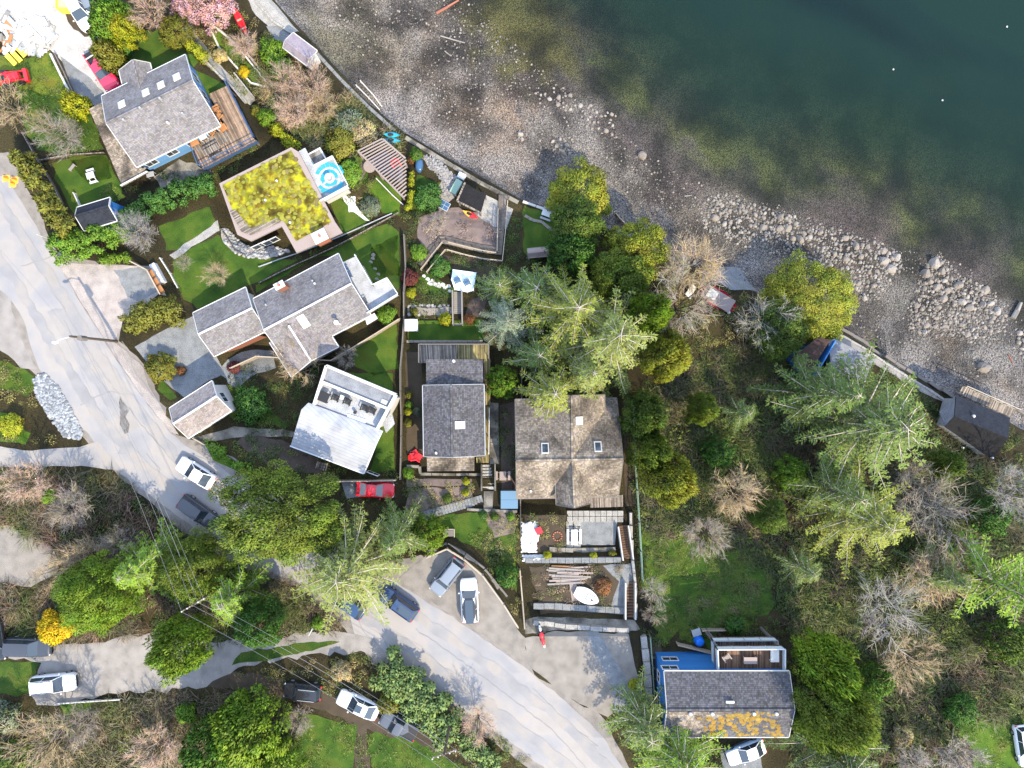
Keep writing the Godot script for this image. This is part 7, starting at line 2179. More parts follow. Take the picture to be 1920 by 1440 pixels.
func trees():
	# evergreens
	for a in [
		["cedar", 1085, 366, 64, 5.5, "cedar_yellow", "cedar_tree", "rounded yellow-green cedar at the beach edge, nearest the water"],
		["cedar", 1080, 425, 58, 7, "cedar_dark", "cedar_tree", "dark cedar just inland of the rounded beach-edge cedar"],
		["cedar", 1190, 468, 60, 7, "cedar_yellow", "cedar_tree", "bright yellow-green cedar beside the tan bare tree on the beach bank"],
		["cedar", 1160, 525, 64, 9, "cedar", "cedar_tree", "green cedar between the bright bank cedar and the tall star-shaped fir"],
		["cedar", 1240, 668, 54, 13, "cedar_yellow", "cedar_tree", "yellow-tipped cedar at the eastern end of the tall fir group"],
		["cedar", 1215, 590, 42, 15, "cedar_bright", "cedar_tree", "narrow bright green cedar east of the two star-shaped firs"],
		["sparse", 1142, 638, 112, 17, "fir_pale", "fir_tree", "tallest pale fir with long star-like bare-tipped boughs above the tan roof"],
		["sparse", 1074, 590, 100, 15, "fir_yellow", "fir_tree", "yellow-green star-shaped fir north-west of the tallest pale fir"],
		["fir", 1005, 548, 70, 8, "fir_dark", "fir_tree", "dark fir beside the boundary north of the blue-grey spruce"],
		["fir", 1100, 702, 70, 14, "fir_pale", "fir_tree", "pale fir leaning its boughs over the tan-roofed house ridge"],
		["fir", 1035, 737, 70, 13, "fir_yellow", "fir_tree", "yellowish fir covering the north-west corner of the tan roof"],
		["fir", 1010, 670, 58, 9, "fir_dark", "fir_tree", "dark green fir between the spruce and the tan roof"],
		["sparse", 952, 608, 58, 8, "fir_blue", "spruce_tree", "blue-grey spruce with silvery tips overhanging the middle lawn"],
		["fir", 938, 540, 46, 5, "fir", "fir_tree", "mid-green fir beside the lookout deck mulch"],
		["cedar", 1200, 780, 46, 13, "cedar_dark", "cedar_tree", "dark cedar along the chain-link fence beside the tan roof"],
		["cedar", 1215, 845, 44, 13, "cedar", "cedar_tree", "green cedar below the dark fence-side cedar"],
		["cedar", 1250, 898, 54, 14, "cedar_yellow", "cedar_tree", "bright yellow-edged cedar overlooking the rough slope by the fence"],
		["cedar", 1312, 768, 32, 8, "cedar", "cedar_tree", "small cedar alone on the brown slope east of the fir group"],
		["wide", 1512, 568, 90, 6.5, "cedar_yellow", "cedar_tree", "broad golden-green cedar above the beach beside the boat shed"],
		["cedar", 1455, 620, 58, 8, "cedar_dark", "cedar_tree", "dark cedar behind the boat shed"],
		["sparse", 1622, 796, 138, 17, "fir", "fir_tree", "very wide green fir with long radiating boughs left of the slate cabin"],
		["fir", 1540, 740, 80, 16, "fir_dark", "fir_tree", "dark fir tucked at the left edge of the very wide fir"],
		["sparse", 1612, 970, 98, 14, "fir_yellow", "fir_tree", "large yellow-green hemlock below the very wide fir"],
		["fir", 1560, 920, 60, 15, "fir", "fir_tree", "green fir at the upper left of the yellow-green hemlock"],
		["cedar", 1770, 868, 30, 7, "cedar_dark", "cedar_tree", "small round dark cedar below the slate cabin"],
		["wide", 528, 966, 134, 12, "cedar", "cedar_tree", "huge spreading cedar beside the road above the dark grey car", 0.7],
		["sparse", 654, 1066, 114, 11, "fir_pale", "fir_tree", "large pale fir overhanging the road beside the parking court"],
		["fir", 748, 1005, 60, 11, "fir", "fir_tree", "green fir below the red car"],
		["fir", 1205, 1347, 70, 10, "fir", "fir_tree", "ragged fir at the lower corner of the gravel court"],
		["sparse", 1270, 1408, 100, 11, "cedar_bright", "fir_tree", "big green fir at the lower edge beside the pale car"],
		["cedar", 1540, 1240, 58, 14, "cedar_bright", "cedar_tree", "green cedar against the east end of the blue house"],
		["wide", 1560, 1330, 75, 15, "cedar", "cedar_tree", "dense cedar southeast of the orange mossy roof"],
		["sparse", 1562, 1412, 100, 13, "fir_dark", "fir_tree", "dark fir at the lower edge right of the pale car"],
		["leafy", 1345, 848, 34, 4, "laurel_dark", "broadleaf_tree", "low dark leafy tree below the small lone cedar"],
		["cedar", 1440, 965, 36, 6, "cedar_dark", "cedar_tree", "dark cedar right of the round tan-brown leafless tree"],
		["fir", 1505, 1065, 40, 7, "fir", "fir_tree", "small green fir between meadow and yellow-green hemlock"],
		["leafy", 1855, 968, 40, 4, "laurel_dark", "broadleaf_tree", "dark leafy thicket tree under the right-edge leafless tree"],
		["leafy", 1885, 1200, 46, 5, "cedar_dark", "broadleaf_tree", "dark leafy tree at the right edge below the drooping fir"],
		["fir", 1390, 775, 36, 6, "fir_dark", "fir_tree", "small dark fir on the brown slope right of the lone cedar"],
		["leafy", 1800, 1330, 34, 3, "laurel_dark", "broadleaf_tree", "low leafy tree at the top of the sunny lower meadow"],
		["leafy", 1640, 1275, 36, 4, "green", "broadleaf_tree", "leafy tree right of the dense cedar by the mossy roof"],
		["fir", 1865, 1095, 85, 17, "cedar_bright", "fir_tree", "bright green fir at the right edge with drooping pale boughs"],
		["fir", 1760, 1075, 48, 10, "fir", "fir_tree", "green fir right of the grey bare tree cluster"],
		["cedar", 345, 1208, 58, 11, "cedar_bright", "cedar_tree", "bright cedar leaning over the gravel lane by the utility pole"],
		["wide", 190, 1105, 78, 10, "cedar_bright", "cedar_tree", "bright green cedar above the yellow flowering bush"],
		["fir", 275, 1060, 70, 10, "cedar_bright", "cedar_tree", "dense green cedar under the power wires, left of the pole"],
		["wide", 365, 1060, 70, 9, "cedar", "cedar_tree", "dark cedar under the power wires, right of the dense green cedar"],
		["fir", 445, 1115, 66, 9, "cedar_bright", "cedar_tree", "green cedar right of the utility pole"],
		["cedar", 490, 1165, 48, 9, "laurel_dark", "cedar_tree", "small green cedar between pole and gravel lane"],
		["leafy", 470, 1365, 80, 9, "cedar_bright", "broadleaf_tree", "dense bright leafy tree below the dirt track"],
		["leafy", 400, 1400, 60, 8, "green", "broadleaf_tree", "dark leafy tree left of the dense bright leafy tree"],
		["leafy", 520, 1430, 55, 6, "cedar_bright", "broadleaf_tree", "leafy tree at the lower edge beside the lower lawn"],
		["leafy", 210, 45, 48, 6, "laurel", "broadleaf_tree", "yellow-green leafy tree at the top left of the big grey house"],
		["leafy", 237, 60, 36, 5.5, "lime", "broadleaf_tree", "lime leafy tree right beside the yellow-green leafy tree"],
		["bush", 207, 104, 30, 4.5, "olive", "broadleaf_tree", "olive-gold leafy tree beside the crimson pickup"],
		["bush", 145, 200, 28, 4, "lime", "broadleaf_tree", "golden leafy small tree west of the big grey house"],
		["leafy", 330, 60, 34, 4, "olive", "broadleaf_tree", "olive leafy tree at the north lawn of the big house"],
		["leafy", 1070, 480, 50, 8, "laurel_dark", "broadleaf_tree", "dark leafy tree behind the playhouse"],
		["leafy", 941, 716, 34, 5, "laurel", "broadleaf_tree", "vivid light-green leafy tree beside the middle house"],
		["leafy", 1480, 885, 34, 5, "laurel", "broadleaf_tree", "small fresh-green leafy tree on the dark slope"],
		["leafy", 800, 1000, 40, 5, "cedar_bright", "broadleaf_tree", "leafy tree against the parking court wall"],
		["bush", 950, 1078, 24, 2.5, "laurel_dark", "broadleaf_tree", "dark leafy bush outside the parking court rail"],
	]: plant(a[0], a[1], a[2], a[3], a[4], a[5], a[6], a[7], "tree", "trees among the houses", a[8] if a.size() > 8 else 1.0, 0.0 if a.size() > 8 else -1.0)
	# leafless trees
	for a in [
		["bare", 18, 208, 58, 7, "twig_tan", "large tan leafless tree at the left edge below the red tractor"],
		["bare", 125, 258, 52, 6, "twig", "leafless fruit tree on the lawn west of the big house"],
		["bare", 85, 235, 32, 5, "twig_tan", "smaller leafless tree between the large tan tree and the fruit tree"],
		["fine", 268, 440, 46, 6, "twig_grey", "dense grey leafless tree at the end of the laurel hedge"],
		["bare", 410, 514, 30, 4, "twig_tan", "small leafless tree standing alone on the lower lawn"],
		["bare", 345, 492, 22, 3, "twig", "slight leafless sapling beside the garden path"],
		["fine", 285, 28, 42, 6, "twig_pink", "pinkish leafless tree at the top beside the lime leafy tree"],
		["fine", 545, 160, 38, 6, "twig_pink", "pink-tan leafless tree north of its neighbours on the brushy bank"],
		["fine", 592, 165, 42, 6, "twig_pink", "pink-tan leafless tree nearest the sea wall on the brushy bank"],
		["fine", 555, 215, 44, 6, "twig_pink", "broad pink-tan leafless tree at the middle of the brushy bank"],
		["fine", 605, 205, 36, 5, "twig_tan", "tan leafless tree at the east of the brushy bank"],
		["fine", 460, 90, 34, 4, "twig_pink", "pinkish leafless shrub-tree by the red canoe"],
		["bare", 1275, 575, 85, 11, "twig", "big grey-brown leafless tree spreading over the red boat"],
		["fine", 1300, 500, 75, 6, "twig_tan", "pale tan leafless tree overhanging the beach"],
		["bare", 1425, 600, 62, 9, "twig_grey", "grey leafless tree left of the broad golden-green cedar"],
		["fine", 1372, 925, 60, 7, "twig_tan", "round tan-brown leafless tree on the open slope"],
		["fine", 1320, 1000, 48, 5, "twig", "greyish leafless thicket tree left below the round tan-brown tree"],
		["bare", 1745, 955, 85, 11, "twig", "large silvery leafless tree right of the yellow-green hemlock"],
		["bare", 1700, 915, 58, 9, "twig", "leafless tree between the very wide fir and the silvery tree"],
		["fine", 1740, 1075, 75, 7, "twig_tan", "wide tan leafless thicket below the yellow-green hemlock"],
		["bare", 1660, 1140, 85, 9, "twig_grey", "sprawling grey leafless tree in the middle of the wild slope"],
		["bare", 1700, 1235, 62, 7, "twig_tan", "pale forked leafless tree lying over the lower wild slope"],
		["bare", 1900, 920, 66, 9, "twig_grey", "grey leafless tree at the right edge below the slate cabin"],
		["bare", 1227, 1105, 32, 5, "twig_white", "knobbly pinkish-white leafless tree at the meadow's left edge"],
		["bare", 1225, 1150, 24, 4, "twig", "small leafless tree just below the knobbly one"],
		["fine", 170, 1045, 58, 7, "twig_tan", "pale leafless thicket left of the bright green cedar"],
		["bare", 232, 1020, 46, 7, "twig", "whitish leafless tree above the dense green cedar"],
		["bare", 115, 1065, 42, 6, "twig_tan", "tan leafless tree beside the pale parking pad"],
		["fine", 60, 905, 50, 5, "twig_pink", "reddish leafless thicket below the upper side lane"],
		["fine", 140, 950, 55, 5, "twig", "brown leafless thicket in the middle of the left bank"],
		["bare", 95, 1385, 75, 8, "twig_tan", "tan leafless tree at the lower left edge"],
		["bare", 155, 1355, 50, 7, "twig", "brown leafless tree right above the lower-left tan one"],
		["fine", 300, 1400, 55, 5, "twig_pink", "brownish leafless thicket at the lower edge"],
		["bare", 560, 680, 50, 6, "twig_tan", "leafless tree between the long house and the white deck house"],
		["bare", 650, 670, 26, 3.5, "twig", "small leafless tree on the shaded lawn by the tan board fence"],
		["bare", 825, 418, 24, 3, "twig", "small dark leafless tree on the pink mulch bed"],
		["fine", 895, 1350, 40, 4, "twig_pink", "pinkish leafless shrub between pale shrub and road"],
		["fine", 560, 1345, 34, 3, "twig", "low leafless thicket on the lower lawn edge"],
	]: plant(a[0], a[1], a[2], a[3], a[4], a[5], "bare_tree", a[6], "tree", "leafless trees")
	# blossom
	plant("leafy", 395, 12, 48, 5, "blossom", "blossom_tree", "pink cherry tree in full blossom at the top edge", "tree")
	plant("leafy", 352, 16, 32, 4.5, "blossom", "blossom_tree", "smaller pink blossom tree left of the full one", "tree")
	plant("fine", 1792, 1415, 48, 5, "twig_white", "blossom_tree", "white-blossomed tree at the lower edge of the wild slope", "tree")
	plant("fine", 1705, 1425, 40, 4, "twig_white", "blossom_tree", "whitish tree left of the white-blossomed one", "tree")
func shrubs():
	hedge([[100, 468], [125, 462], [190, 448], [225, 425]], 62, 2.6, "laurel", "broad bright laurel hedge end beside the road", "hedge", 0.2)
	hedge([[225, 425], [260, 395], [320, 365], [400, 345]], 48, 2.4, "laurel_dark", "long mid-green laurel hedge from the blue shed to the moss house", "hedge", 0.2)
	hedge([[42, 290], [62, 325], [85, 365], [108, 405], [128, 435]], 36, 4.0, "olive", "tall olive-gold conifer hedge along the road", "hedge", 0.3)
	hedge([[190, 490], [215, 486], [240, 482]], 22, 1.2, "cedar_bright", "clipped low green hedge at the driveway mouth", "hedge", 0.14)
	hedge([[240, 610], [285, 590], [345, 580]], 62, 2.8, "olive", "big rounded olive-gold hedge between the two driveways", "hedge", 0.2, "hedge", 0.6)
	hedge([[512, 238], [530, 255], [555, 278]], 22, 1.6, "lime", "yellow-green hedge strip behind the moss house", "hedge", 0.16)
	hedge([[352, 80], [372, 98], [392, 114]], 22, 1.6, "lime", "yellow-green hedge strip beside the narrow garden path", "hedge", 0.16)
	hedge([[385, 832], [430, 862], [485, 896], [515, 918]], 22, 0.8, "laurel", "low trailing green hedge along the road edge by the pale car", "hedge", 0.14)
	hedge([[770, 325], [773, 350], [770, 375], [765, 392]], 12, 1.4, "lime", "narrow yellow hedge inside the boundary above the mulch bed", "hedge", 0.14, "hedge", 0.3)
	hedge([[715, 1250], [760, 1285], [800, 1325], [850, 1375]], 84, 2.6, "rhodo", "broad pale-green rhododendron bank between pickup and road", "rhododendron", 0.3, "shrub", 0.7)
	hedge([[870, 1385], [905, 1415], [930, 1440]], 44, 1.8, "rhodo", "lower end of the pale-green shrub bank at the road", "rhododendron", 0.28, "shrub", 0.6)
	for a in [
		["ball", 302, 690, 32, 2.2, "olive", "round clipped olive-gold ball shrub by the driveway"],
		["ball", 472, 760, 38, 2.6, "laurel_dark", "large round dark-green shrub beside the roadside garage"],
		["ball", 835, 599, 14, 1.2, "lime", "round yellow shrub left of the garden steps"],
		["ball", 880, 598, 12, 1.1, "rust", "round orange shrub right of the garden steps"],
		["ball", 768, 520, 18, 1.6, "maple", "round dark red maple shrub inside the boundary"],
		["bush", 771, 549, 11, 0.9, "lime", "small yellow-green shrub below the dark red maple"],
		["bush", 776, 585, 9, 0.8, "olive", "small olive shrub on the rockery"],
		["bush", 102, 1176, 34, 2.2, "gold", "brilliant yellow flowering bush above the gravel lane"],
		["bush", 126, 1173, 24, 1.9, "gold", "right half of the brilliant yellow flowering bush"],
		["bush", 512, 98, 28, 2.4, "laurel", "bright green shrub nearest the mauve boathouse slab"],
		["bush", 530, 128, 26, 2.2, "laurel", "bright green shrub below the mauve boathouse"],
		["bush", 500, 220, 18, 1.8, "laurel", "round bright green shrub beside the big house deck"],
		["bush", 481, 208, 12, 1.2, "olive", "olive shrub at the foot of the curved stone steps"],
		["bush", 413, 105, 15, 1.1, "cream", "cream flowering shrub on the garden slope"],
		["bush", 458, 134, 12, 0.9, "gold", "yellow flowering shrub at the head of the curved steps"],
		["bush", 395, 30, 20, 1.8, "lime", "lime shrub under the pink blossom"],
		["bush", 235, 85, 24, 2.5, "laurel_dark", "dark green shrub below the lime leafy tree"],
		["bush", 595, 1168, 14, 1.2, "laurel", "bright small shrub at the lane junction"],
		["bush", 90, 930, 16, 1.2, "laurel", "small bright shrub on the left bank thicket"],
		["bush", 640, 1258, 22, 1.6, "straw", "tawny-leaved shrub left of the rhododendron bank"],
		["bush", 730, 1320, 24, 1.8, "olive", "tawny shrub in front of the rhododendron bank"],
		["bush", 340, 695, 10, 0.8, "rust", "small rust-red shrub beside the clipped ball"],
		["bush", 440, 690, 14, 1.0, "maple", "dark red low shrub in the paved court"],
		["bush", 725, 590, 20, 1.4, "laurel", "light green shrub below the white deck tip"],
		["bush", 785, 475, 18, 1.2, "laurel", "green shrub at the west of the mulch bed"],
		["bush", 825, 500, 22, 1.3, "laurel_dark", "green shrub inside the bend of the boardwalk"],
		["bush", 800, 370, 30, 2.0, "laurel_dark", "wide green shrub on the upper terrace"],
		["bush", 780, 290, 14, 1.4, "green", "green shrub at the beach tip of the middle lot"],
		["bush", 771, 300, 8, 0.9, "rust", "tiny rust shrub at the beach tip of the middle lot"],
		["bush", 768, 740, 8, 0.8, "olive", "first olive shrub in the row west of the middle house"],
		["bush", 767, 758, 8, 0.8, "laurel", "second shrub in the row west of the middle house"],
		["bush", 766, 772, 8, 0.8, "lime", "third, yellowest shrub in the row west of the middle house"],
		["bush", 765, 793, 9, 0.9, "olive", "fourth shrub in the row west of the middle house"],
		["bush", 782, 772, 9, 0.8, "sage", "grey-green shrub between row and house wall"],
		["bush", 765, 888, 13, 1.0, "laurel", "green shrub at the corner of the low retaining wall"],
		["bush", 874, 902, 8, 0.7, "lime", "yellow shrub at the end of the upper planting strip"],
		["bush", 873, 924, 8, 0.7, "lime", "yellow shrub at the end of the lower planting strip"],
		["bush", 838, 934, 10, 0.8, "cedar_dark", "dark green shrub beside the flagstone steps"],
		["bush", 905, 965, 9, 0.7, "laurel_dark", "green shrub below the low concrete wall"],
		["bush", 927, 968, 9, 0.8, "cedar_dark", "darkest shrub below the hot tub wall"],
		["bush", 958, 968, 9, 0.8, "laurel", "light shrub below the blue-topped hot tub"],
		["bush", 1026, 1041, 9, 0.7, "lime", "yellow-green shrub at the left of the planter wall"],
		["bush", 1113, 1042, 9, 0.7, "lime", "yellow-green shrub at the middle of the planter wall"],
		["bush", 1148, 1038, 8, 0.6, "olive", "olive shrub at the right of the planter wall"],
		["bush", 1132, 1098, 18, 1.0, "rust", "brown-red low shrub right of the dinghy"],
		["bush", 1378, 1172, 20, 1.8, "laurel_dark", "dark shrub above the deck of the blue house"],
		["bush", 20, 800, 26, 1.0, "lime", "yellow-green low shrub above the upper side lane"],
		["bush", 1190, 1285, 14, 0.8, "lime", "yellow-green shrub at the end of the block wall"],
		["bush", 1335, 1130, 0.1, 0.1, "green", ""],
		["bush", 10, 1340, 34, 2.5, "sage", "grey-green shrub at the lower left edge"],
		["bush", 35, 1420, 40, 3.0, "cedar_dark", "dark green shrub at the bottom left corner"],
		["bush", 350, 1335, 22, 1.6, "laurel", "fresh green shrub in the lower thicket"],
		["bush", 1690, 1380, 22, 1.6, "straw", "tawny brown shrub on the lower wild slope"],
		["bush", 640, 270, 34, 1.6, "olive", "olive-tan shrub between moss house and pergola"],
		["bush", 680, 250, 30, 1.6, "straw", "straw-coloured shrub above the pergola"],
		["bush", 650, 235, 34, 1.5, "sage", "grey-green shrub on the brushy bank"],
		["bush", 655, 325, 26, 1.2, "laurel", "bright shrub east of the roof terrace"],
		["bush", 695, 390, 22, 1.2, "sage", "grey-green shrub beside the white strip"],
		["bush", 655, 745, 12, 1.0, "green", ""],
	]:
		if a[6]: plant(a[0], a[1], a[2], a[3], a[4], a[5], "shrub", a[6], "shrub", "garden shrubs")
func rocks():
	var r := rnd(31)
	var meshes := []
	for k in 7:
		var s := MB.new()
		rock(s, r, Vector3(0.55, 0.42 + 0.08 * (k % 3), 0.44 + 0.06 * (k % 2)))
		meshes.append(s.mesh())
	var fields := [
		["long boulder field", "boulders of the long field", [[1325, 390], [1360, 372], [1440, 402], [1540, 430], [1620, 455], [1680, 475], [1680, 510], [1650, 540], [1620, 560], [1590, 530], [1560, 480], [1480, 445], [1400, 430], [1350, 425]], 115, 0.4, 1.15],
		["round boulder field", "boulders of the round field", [[1735, 500], [1760, 480], [1790, 520], [1850, 545], [1885, 590], [1880, 630], [1830, 640], [1770, 620], [1715, 630], [1705, 590], [1725, 550]], 95, 0.4, 1.2],
		["small upper boulder cluster", "boulders of the upper cluster", [[1000, 175], [1060, 160], [1110, 200], [1160, 215], [1155, 260], [1110, 250], [1050, 205]], 40, 0.35, 0.75],
		["cedar-side stones", "boulders by the cedar", [[1035, 265], [1075, 255], [1070, 290], [1045, 290]], 14, 0.35, 0.8],
		["right-edge stones", "boulders at the right edge", [[1905, 625], [1925, 615], [1925, 670], [1910, 668]], 12, 0.5, 0.9],
	]
	for fd in fields:
		var p := gp(fd[2])
		var lo := p[0]; var hi := p[0]
		for q in p:
			lo = lo.min(q); hi = hi.max(q)
		var put := []
		var tries := 0
		while put.size() < fd[3] and tries < 6000:
			tries += 1
			var q := Vector2(r.randf_range(lo.x, hi.x), r.randf_range(lo.y, hi.y))
			if not Geometry2D.is_point_in_polygon(q, p): continue
			var s: float = lerpf(fd[4], fd[5], pow(r.randf(), 2.5))
			var ok := true
			for e in put:
				if q.distance_to(e[0]) < (s + e[1]) * 0.42: ok = false; break
			if not ok: continue
			put.append([q, s])
			var pale := r.randf() < 0.25
			# where it lies: along the field and across it
			var along := (q - lo) / (hi - lo)
			var sea := (along.x * 0.5 - along.y * 0.87)
			var lab: String = ("small " if s < fd[4] * 1.25 else ("mid-sized " if s < fd[4] * 1.9 else "large ")) + ("whitish" if pale else "grey") + " boulder on the " + ("seaward side, " if sea > -0.18 else "landward side, ") + (["west end", "west half", "middle", "east half", "east end"][clampi(int(along.x * 5.0), 0, 4)]) + " of the " + fd[0]
			boulder(meshes[r.randi() % 7], q, s, r, lab, fd[1], "rock_pale" if pale else "rock")
	for z in [[1842, 690, 1.7, "lone dark-sided boulder on the sandy lower beach", "rock"], [1750, 493, 1.6, "largest pale boulder at the tip of the round boulder field", "rock_pale"], [1765, 508, 1.1, "brownish boulder beside the largest pale one", "rock"], [1734, 512, 1.4, "tall boulder left of the largest pale one", "rock"], [1657, 490, 1.3, "big round pale boulder at the water end of the long field", "rock_pale"], [1670, 505, 1.4, "flat pale boulder at the water end of the long field", "rock_pale"], [1681, 482, 1.2, "outermost pale boulder of the long field", "rock_pale"], [1205, 293, 1.3, "lone grey boulder between cedar and green shallows", "rock"], [975, 252, 0.9, "whitish boulder on the pinkish upper beach", "rock_pale"], [979, 262, 0.6, "smaller whitish boulder touching the one on the pinkish beach", "rock_pale"]]:
		var q := g(z[0], z[1])
		boulder(meshes[5], Vector2(q.x, q.z), z[2], r, z[3], "", z[4])
	# uncounted cobbles
	var small := [meshes[0], meshes[3]]
	stones("beach_cobbles", "small grey and tan cobbles strewn over the pebble beach", [[560, -10], [700, 130], [800, 260], [960, 350], [1060, 400], [1250, 450], [1400, 530], [1560, 590], [1700, 680], [1800, 740], [1920, 800], [1960, 640], [1880, 560], [1790, 480], [1700, 470], [1500, 390], [1380, 370], [1260, 320], [1150, 240], [1040, 150], [940, 60], [880, -10]], 4200, 0.12, 0.32, small, 61, [Color(0.200, 0.184, 0.176), Color(0.290, 0.248, 0.218), Color(0.140, 0.120, 0.109), Color(0.340, 0.304, 0.260)])
	stones("boulder_field_stones", "smaller stones between the boulders of the beach fields", [[1300, 385], [1360, 360], [1450, 395], [1560, 425], [1690, 470], [1690, 510], [1640, 570], [1600, 560], [1520, 500], [1420, 470], [1330, 440]], 1300, 0.15, 0.5, small, 62, [Color(0.290, 0.258, 0.227), Color(0.350, 0.313, 0.277), Color(0.200, 0.184, 0.160)])
	stones("round_field_stones", "smaller stones between the boulders of the round field", [[1730, 500], [1760, 470], [1800, 515], [1860, 545], [1890, 600], [1880, 640], [1830, 650], [1770, 630], [1705, 640], [1700, 590]], 1300, 0.15, 0.45, small, 63, [Color(0.270, 0.239, 0.202), Color(0.330, 0.285, 0.244), Color(0.180, 0.156, 0.134)])
	stones("riprap", "bank of pale blue-grey crushed rock beside the road", [[62, 708], [82, 700], [110, 725], [135, 770], [155, 810], [150, 825], [120, 818], [95, 785], [70, 745]], 1500, 0.25, 0.5, small, 64, [Color(0.34, 0.36, 0.39), Color(0.42, 0.44, 0.46), Color(0.2, 0.215, 0.24)])
	stones("white_path_stones", "white boulders and stones along the path beside the moss house", [[414, 430], [430, 430], [450, 455], [478, 468], [510, 462], [545, 472], [500, 485], [462, 482], [440, 475], [420, 455]], 260, 0.25, 0.5, small, 65, [Color(0.45, 0.45, 0.45), Color(0.36, 0.36, 0.37)])
	stones("terrace_pebbles", "pale pebbles on the terrace behind the middle lot sea wall", [[792, 292], [812, 290], [862, 338], [850, 372], [828, 372], [830, 340], [805, 315]], 500, 0.12, 0.4, small, 66, [Color(0.36, 0.34, 0.34), Color(0.26, 0.25, 0.25)])
	stones("rockery_stones", "mixed stones of the rockery west of the garden steps", [[765, 572], [850, 572], [850, 592], [765, 592]], 160, 0.2, 0.5, small, 67, [Color(0.45, 0.43, 0.4), Color(0.34, 0.3, 0.27)])
func rock(s: MB, r: RandomNumberGenerator, sz: Vector3):
	# a block worn by the sea: a ball cut by planes, with flat faces and dulled corners
	var pl := []
	for k in 11: pl.append([Vector3(r.randfn(), r.randfn(), r.randfn()).normalized(), r.randf_range(0.62, 0.92)])
	var pts := []
	for i in 8:
		var row := []
		for k in 12:
			var a := PI * i / 7.0; var b := TAU * (k + 0.5 * (i % 2)) / 12.0
			var d := Vector3(sin(a) * cos(b), cos(a), sin(a) * sin(b))
			var t := 1.0
			for q in pl:
				var c: float = d.dot(q[0])
				if c > 0.05: t = minf(t, q[1] / c)
			row.append(Vector3(0, 0.25, 0) + d * t * sz)
		pts.append(row)
	for i in 7:
		for k in 12:
			var l := (k + 1) % 12
			if i > 0: s.tri(pts[i][k], pts[i][l], pts[i + 1][k])
			if i < 6: s.tri(pts[i][l], pts[i + 1][l], pts[i + 1][k])
func boulder(m: Mesh, q: Vector2, s: float, r: RandomNumberGenerator, label: String, group: String, mt: String):
	var o := MeshInstance3D.new()
	o.name = numbered("boulder")
	o.mesh = m; o.material_override = M[mt]
	add_child(o, true)
	o.position = Vector3(q.x, h(q.x, q.y) - 0.16 * s, q.y)
	o.basis = Basis(Vector3.UP, r.randf() * TAU).scaled(Vector3(s, s * r.randf_range(0.75, 1.1), s))
	tag(o, label, "boulder", group)
func stones(called: String, label: String, pts: Array, n: int, s0: float, s1: float, meshes: Array, sd: int, cols: Array):
	var r := rnd(sd)
	var p := gp(pts)
	var lo := p[0]; var hi := p[0]
	for q in p:
		lo = lo.min(q); hi = hi.max(q)
	var xs := []; var cs := []
	while xs.size() < n:
		var q := Vector2(r.randf_range(lo.x, hi.x), r.randf_range(lo.y, hi.y))
		if not Geometry2D.is_point_in_polygon(q, p): continue
		var s := lerpf(s0, s1, pow(r.randf(), 2.0))
		xs.append(Transform3D((Basis(Vector3.UP, r.randf() * TAU) * Basis(Vector3.RIGHT, r.randf_range(-0.5, 0.5))).scaled(Vector3(s, s, s)), Vector3(q.x, h(q.x, q.y) - 0.1 * s, q.y)))
		var c: Color = cols[r.randi() % cols.size()] * r.randf_range(0.8, 1.15)
		c.a = 1.0
		cs.append(c)
	var mm := MultiMesh.new()
	mm.transform_format = MultiMesh.TRANSFORM_3D
	mm.use_colors = true
	mm.mesh = meshes[0]
	mm.instance_count = n
	for i in n:
		mm.set_instance_transform(i, xs[i]); mm.set_instance_color(i, cs[i])
	var o := MultiMeshInstance3D.new()
	o.multimesh = mm; o.material_override = M.stone_tint
	o.name = called
	add_child(o, true)
	o.set_meta("kind", "stuff")
	tag(o, label, "stones")
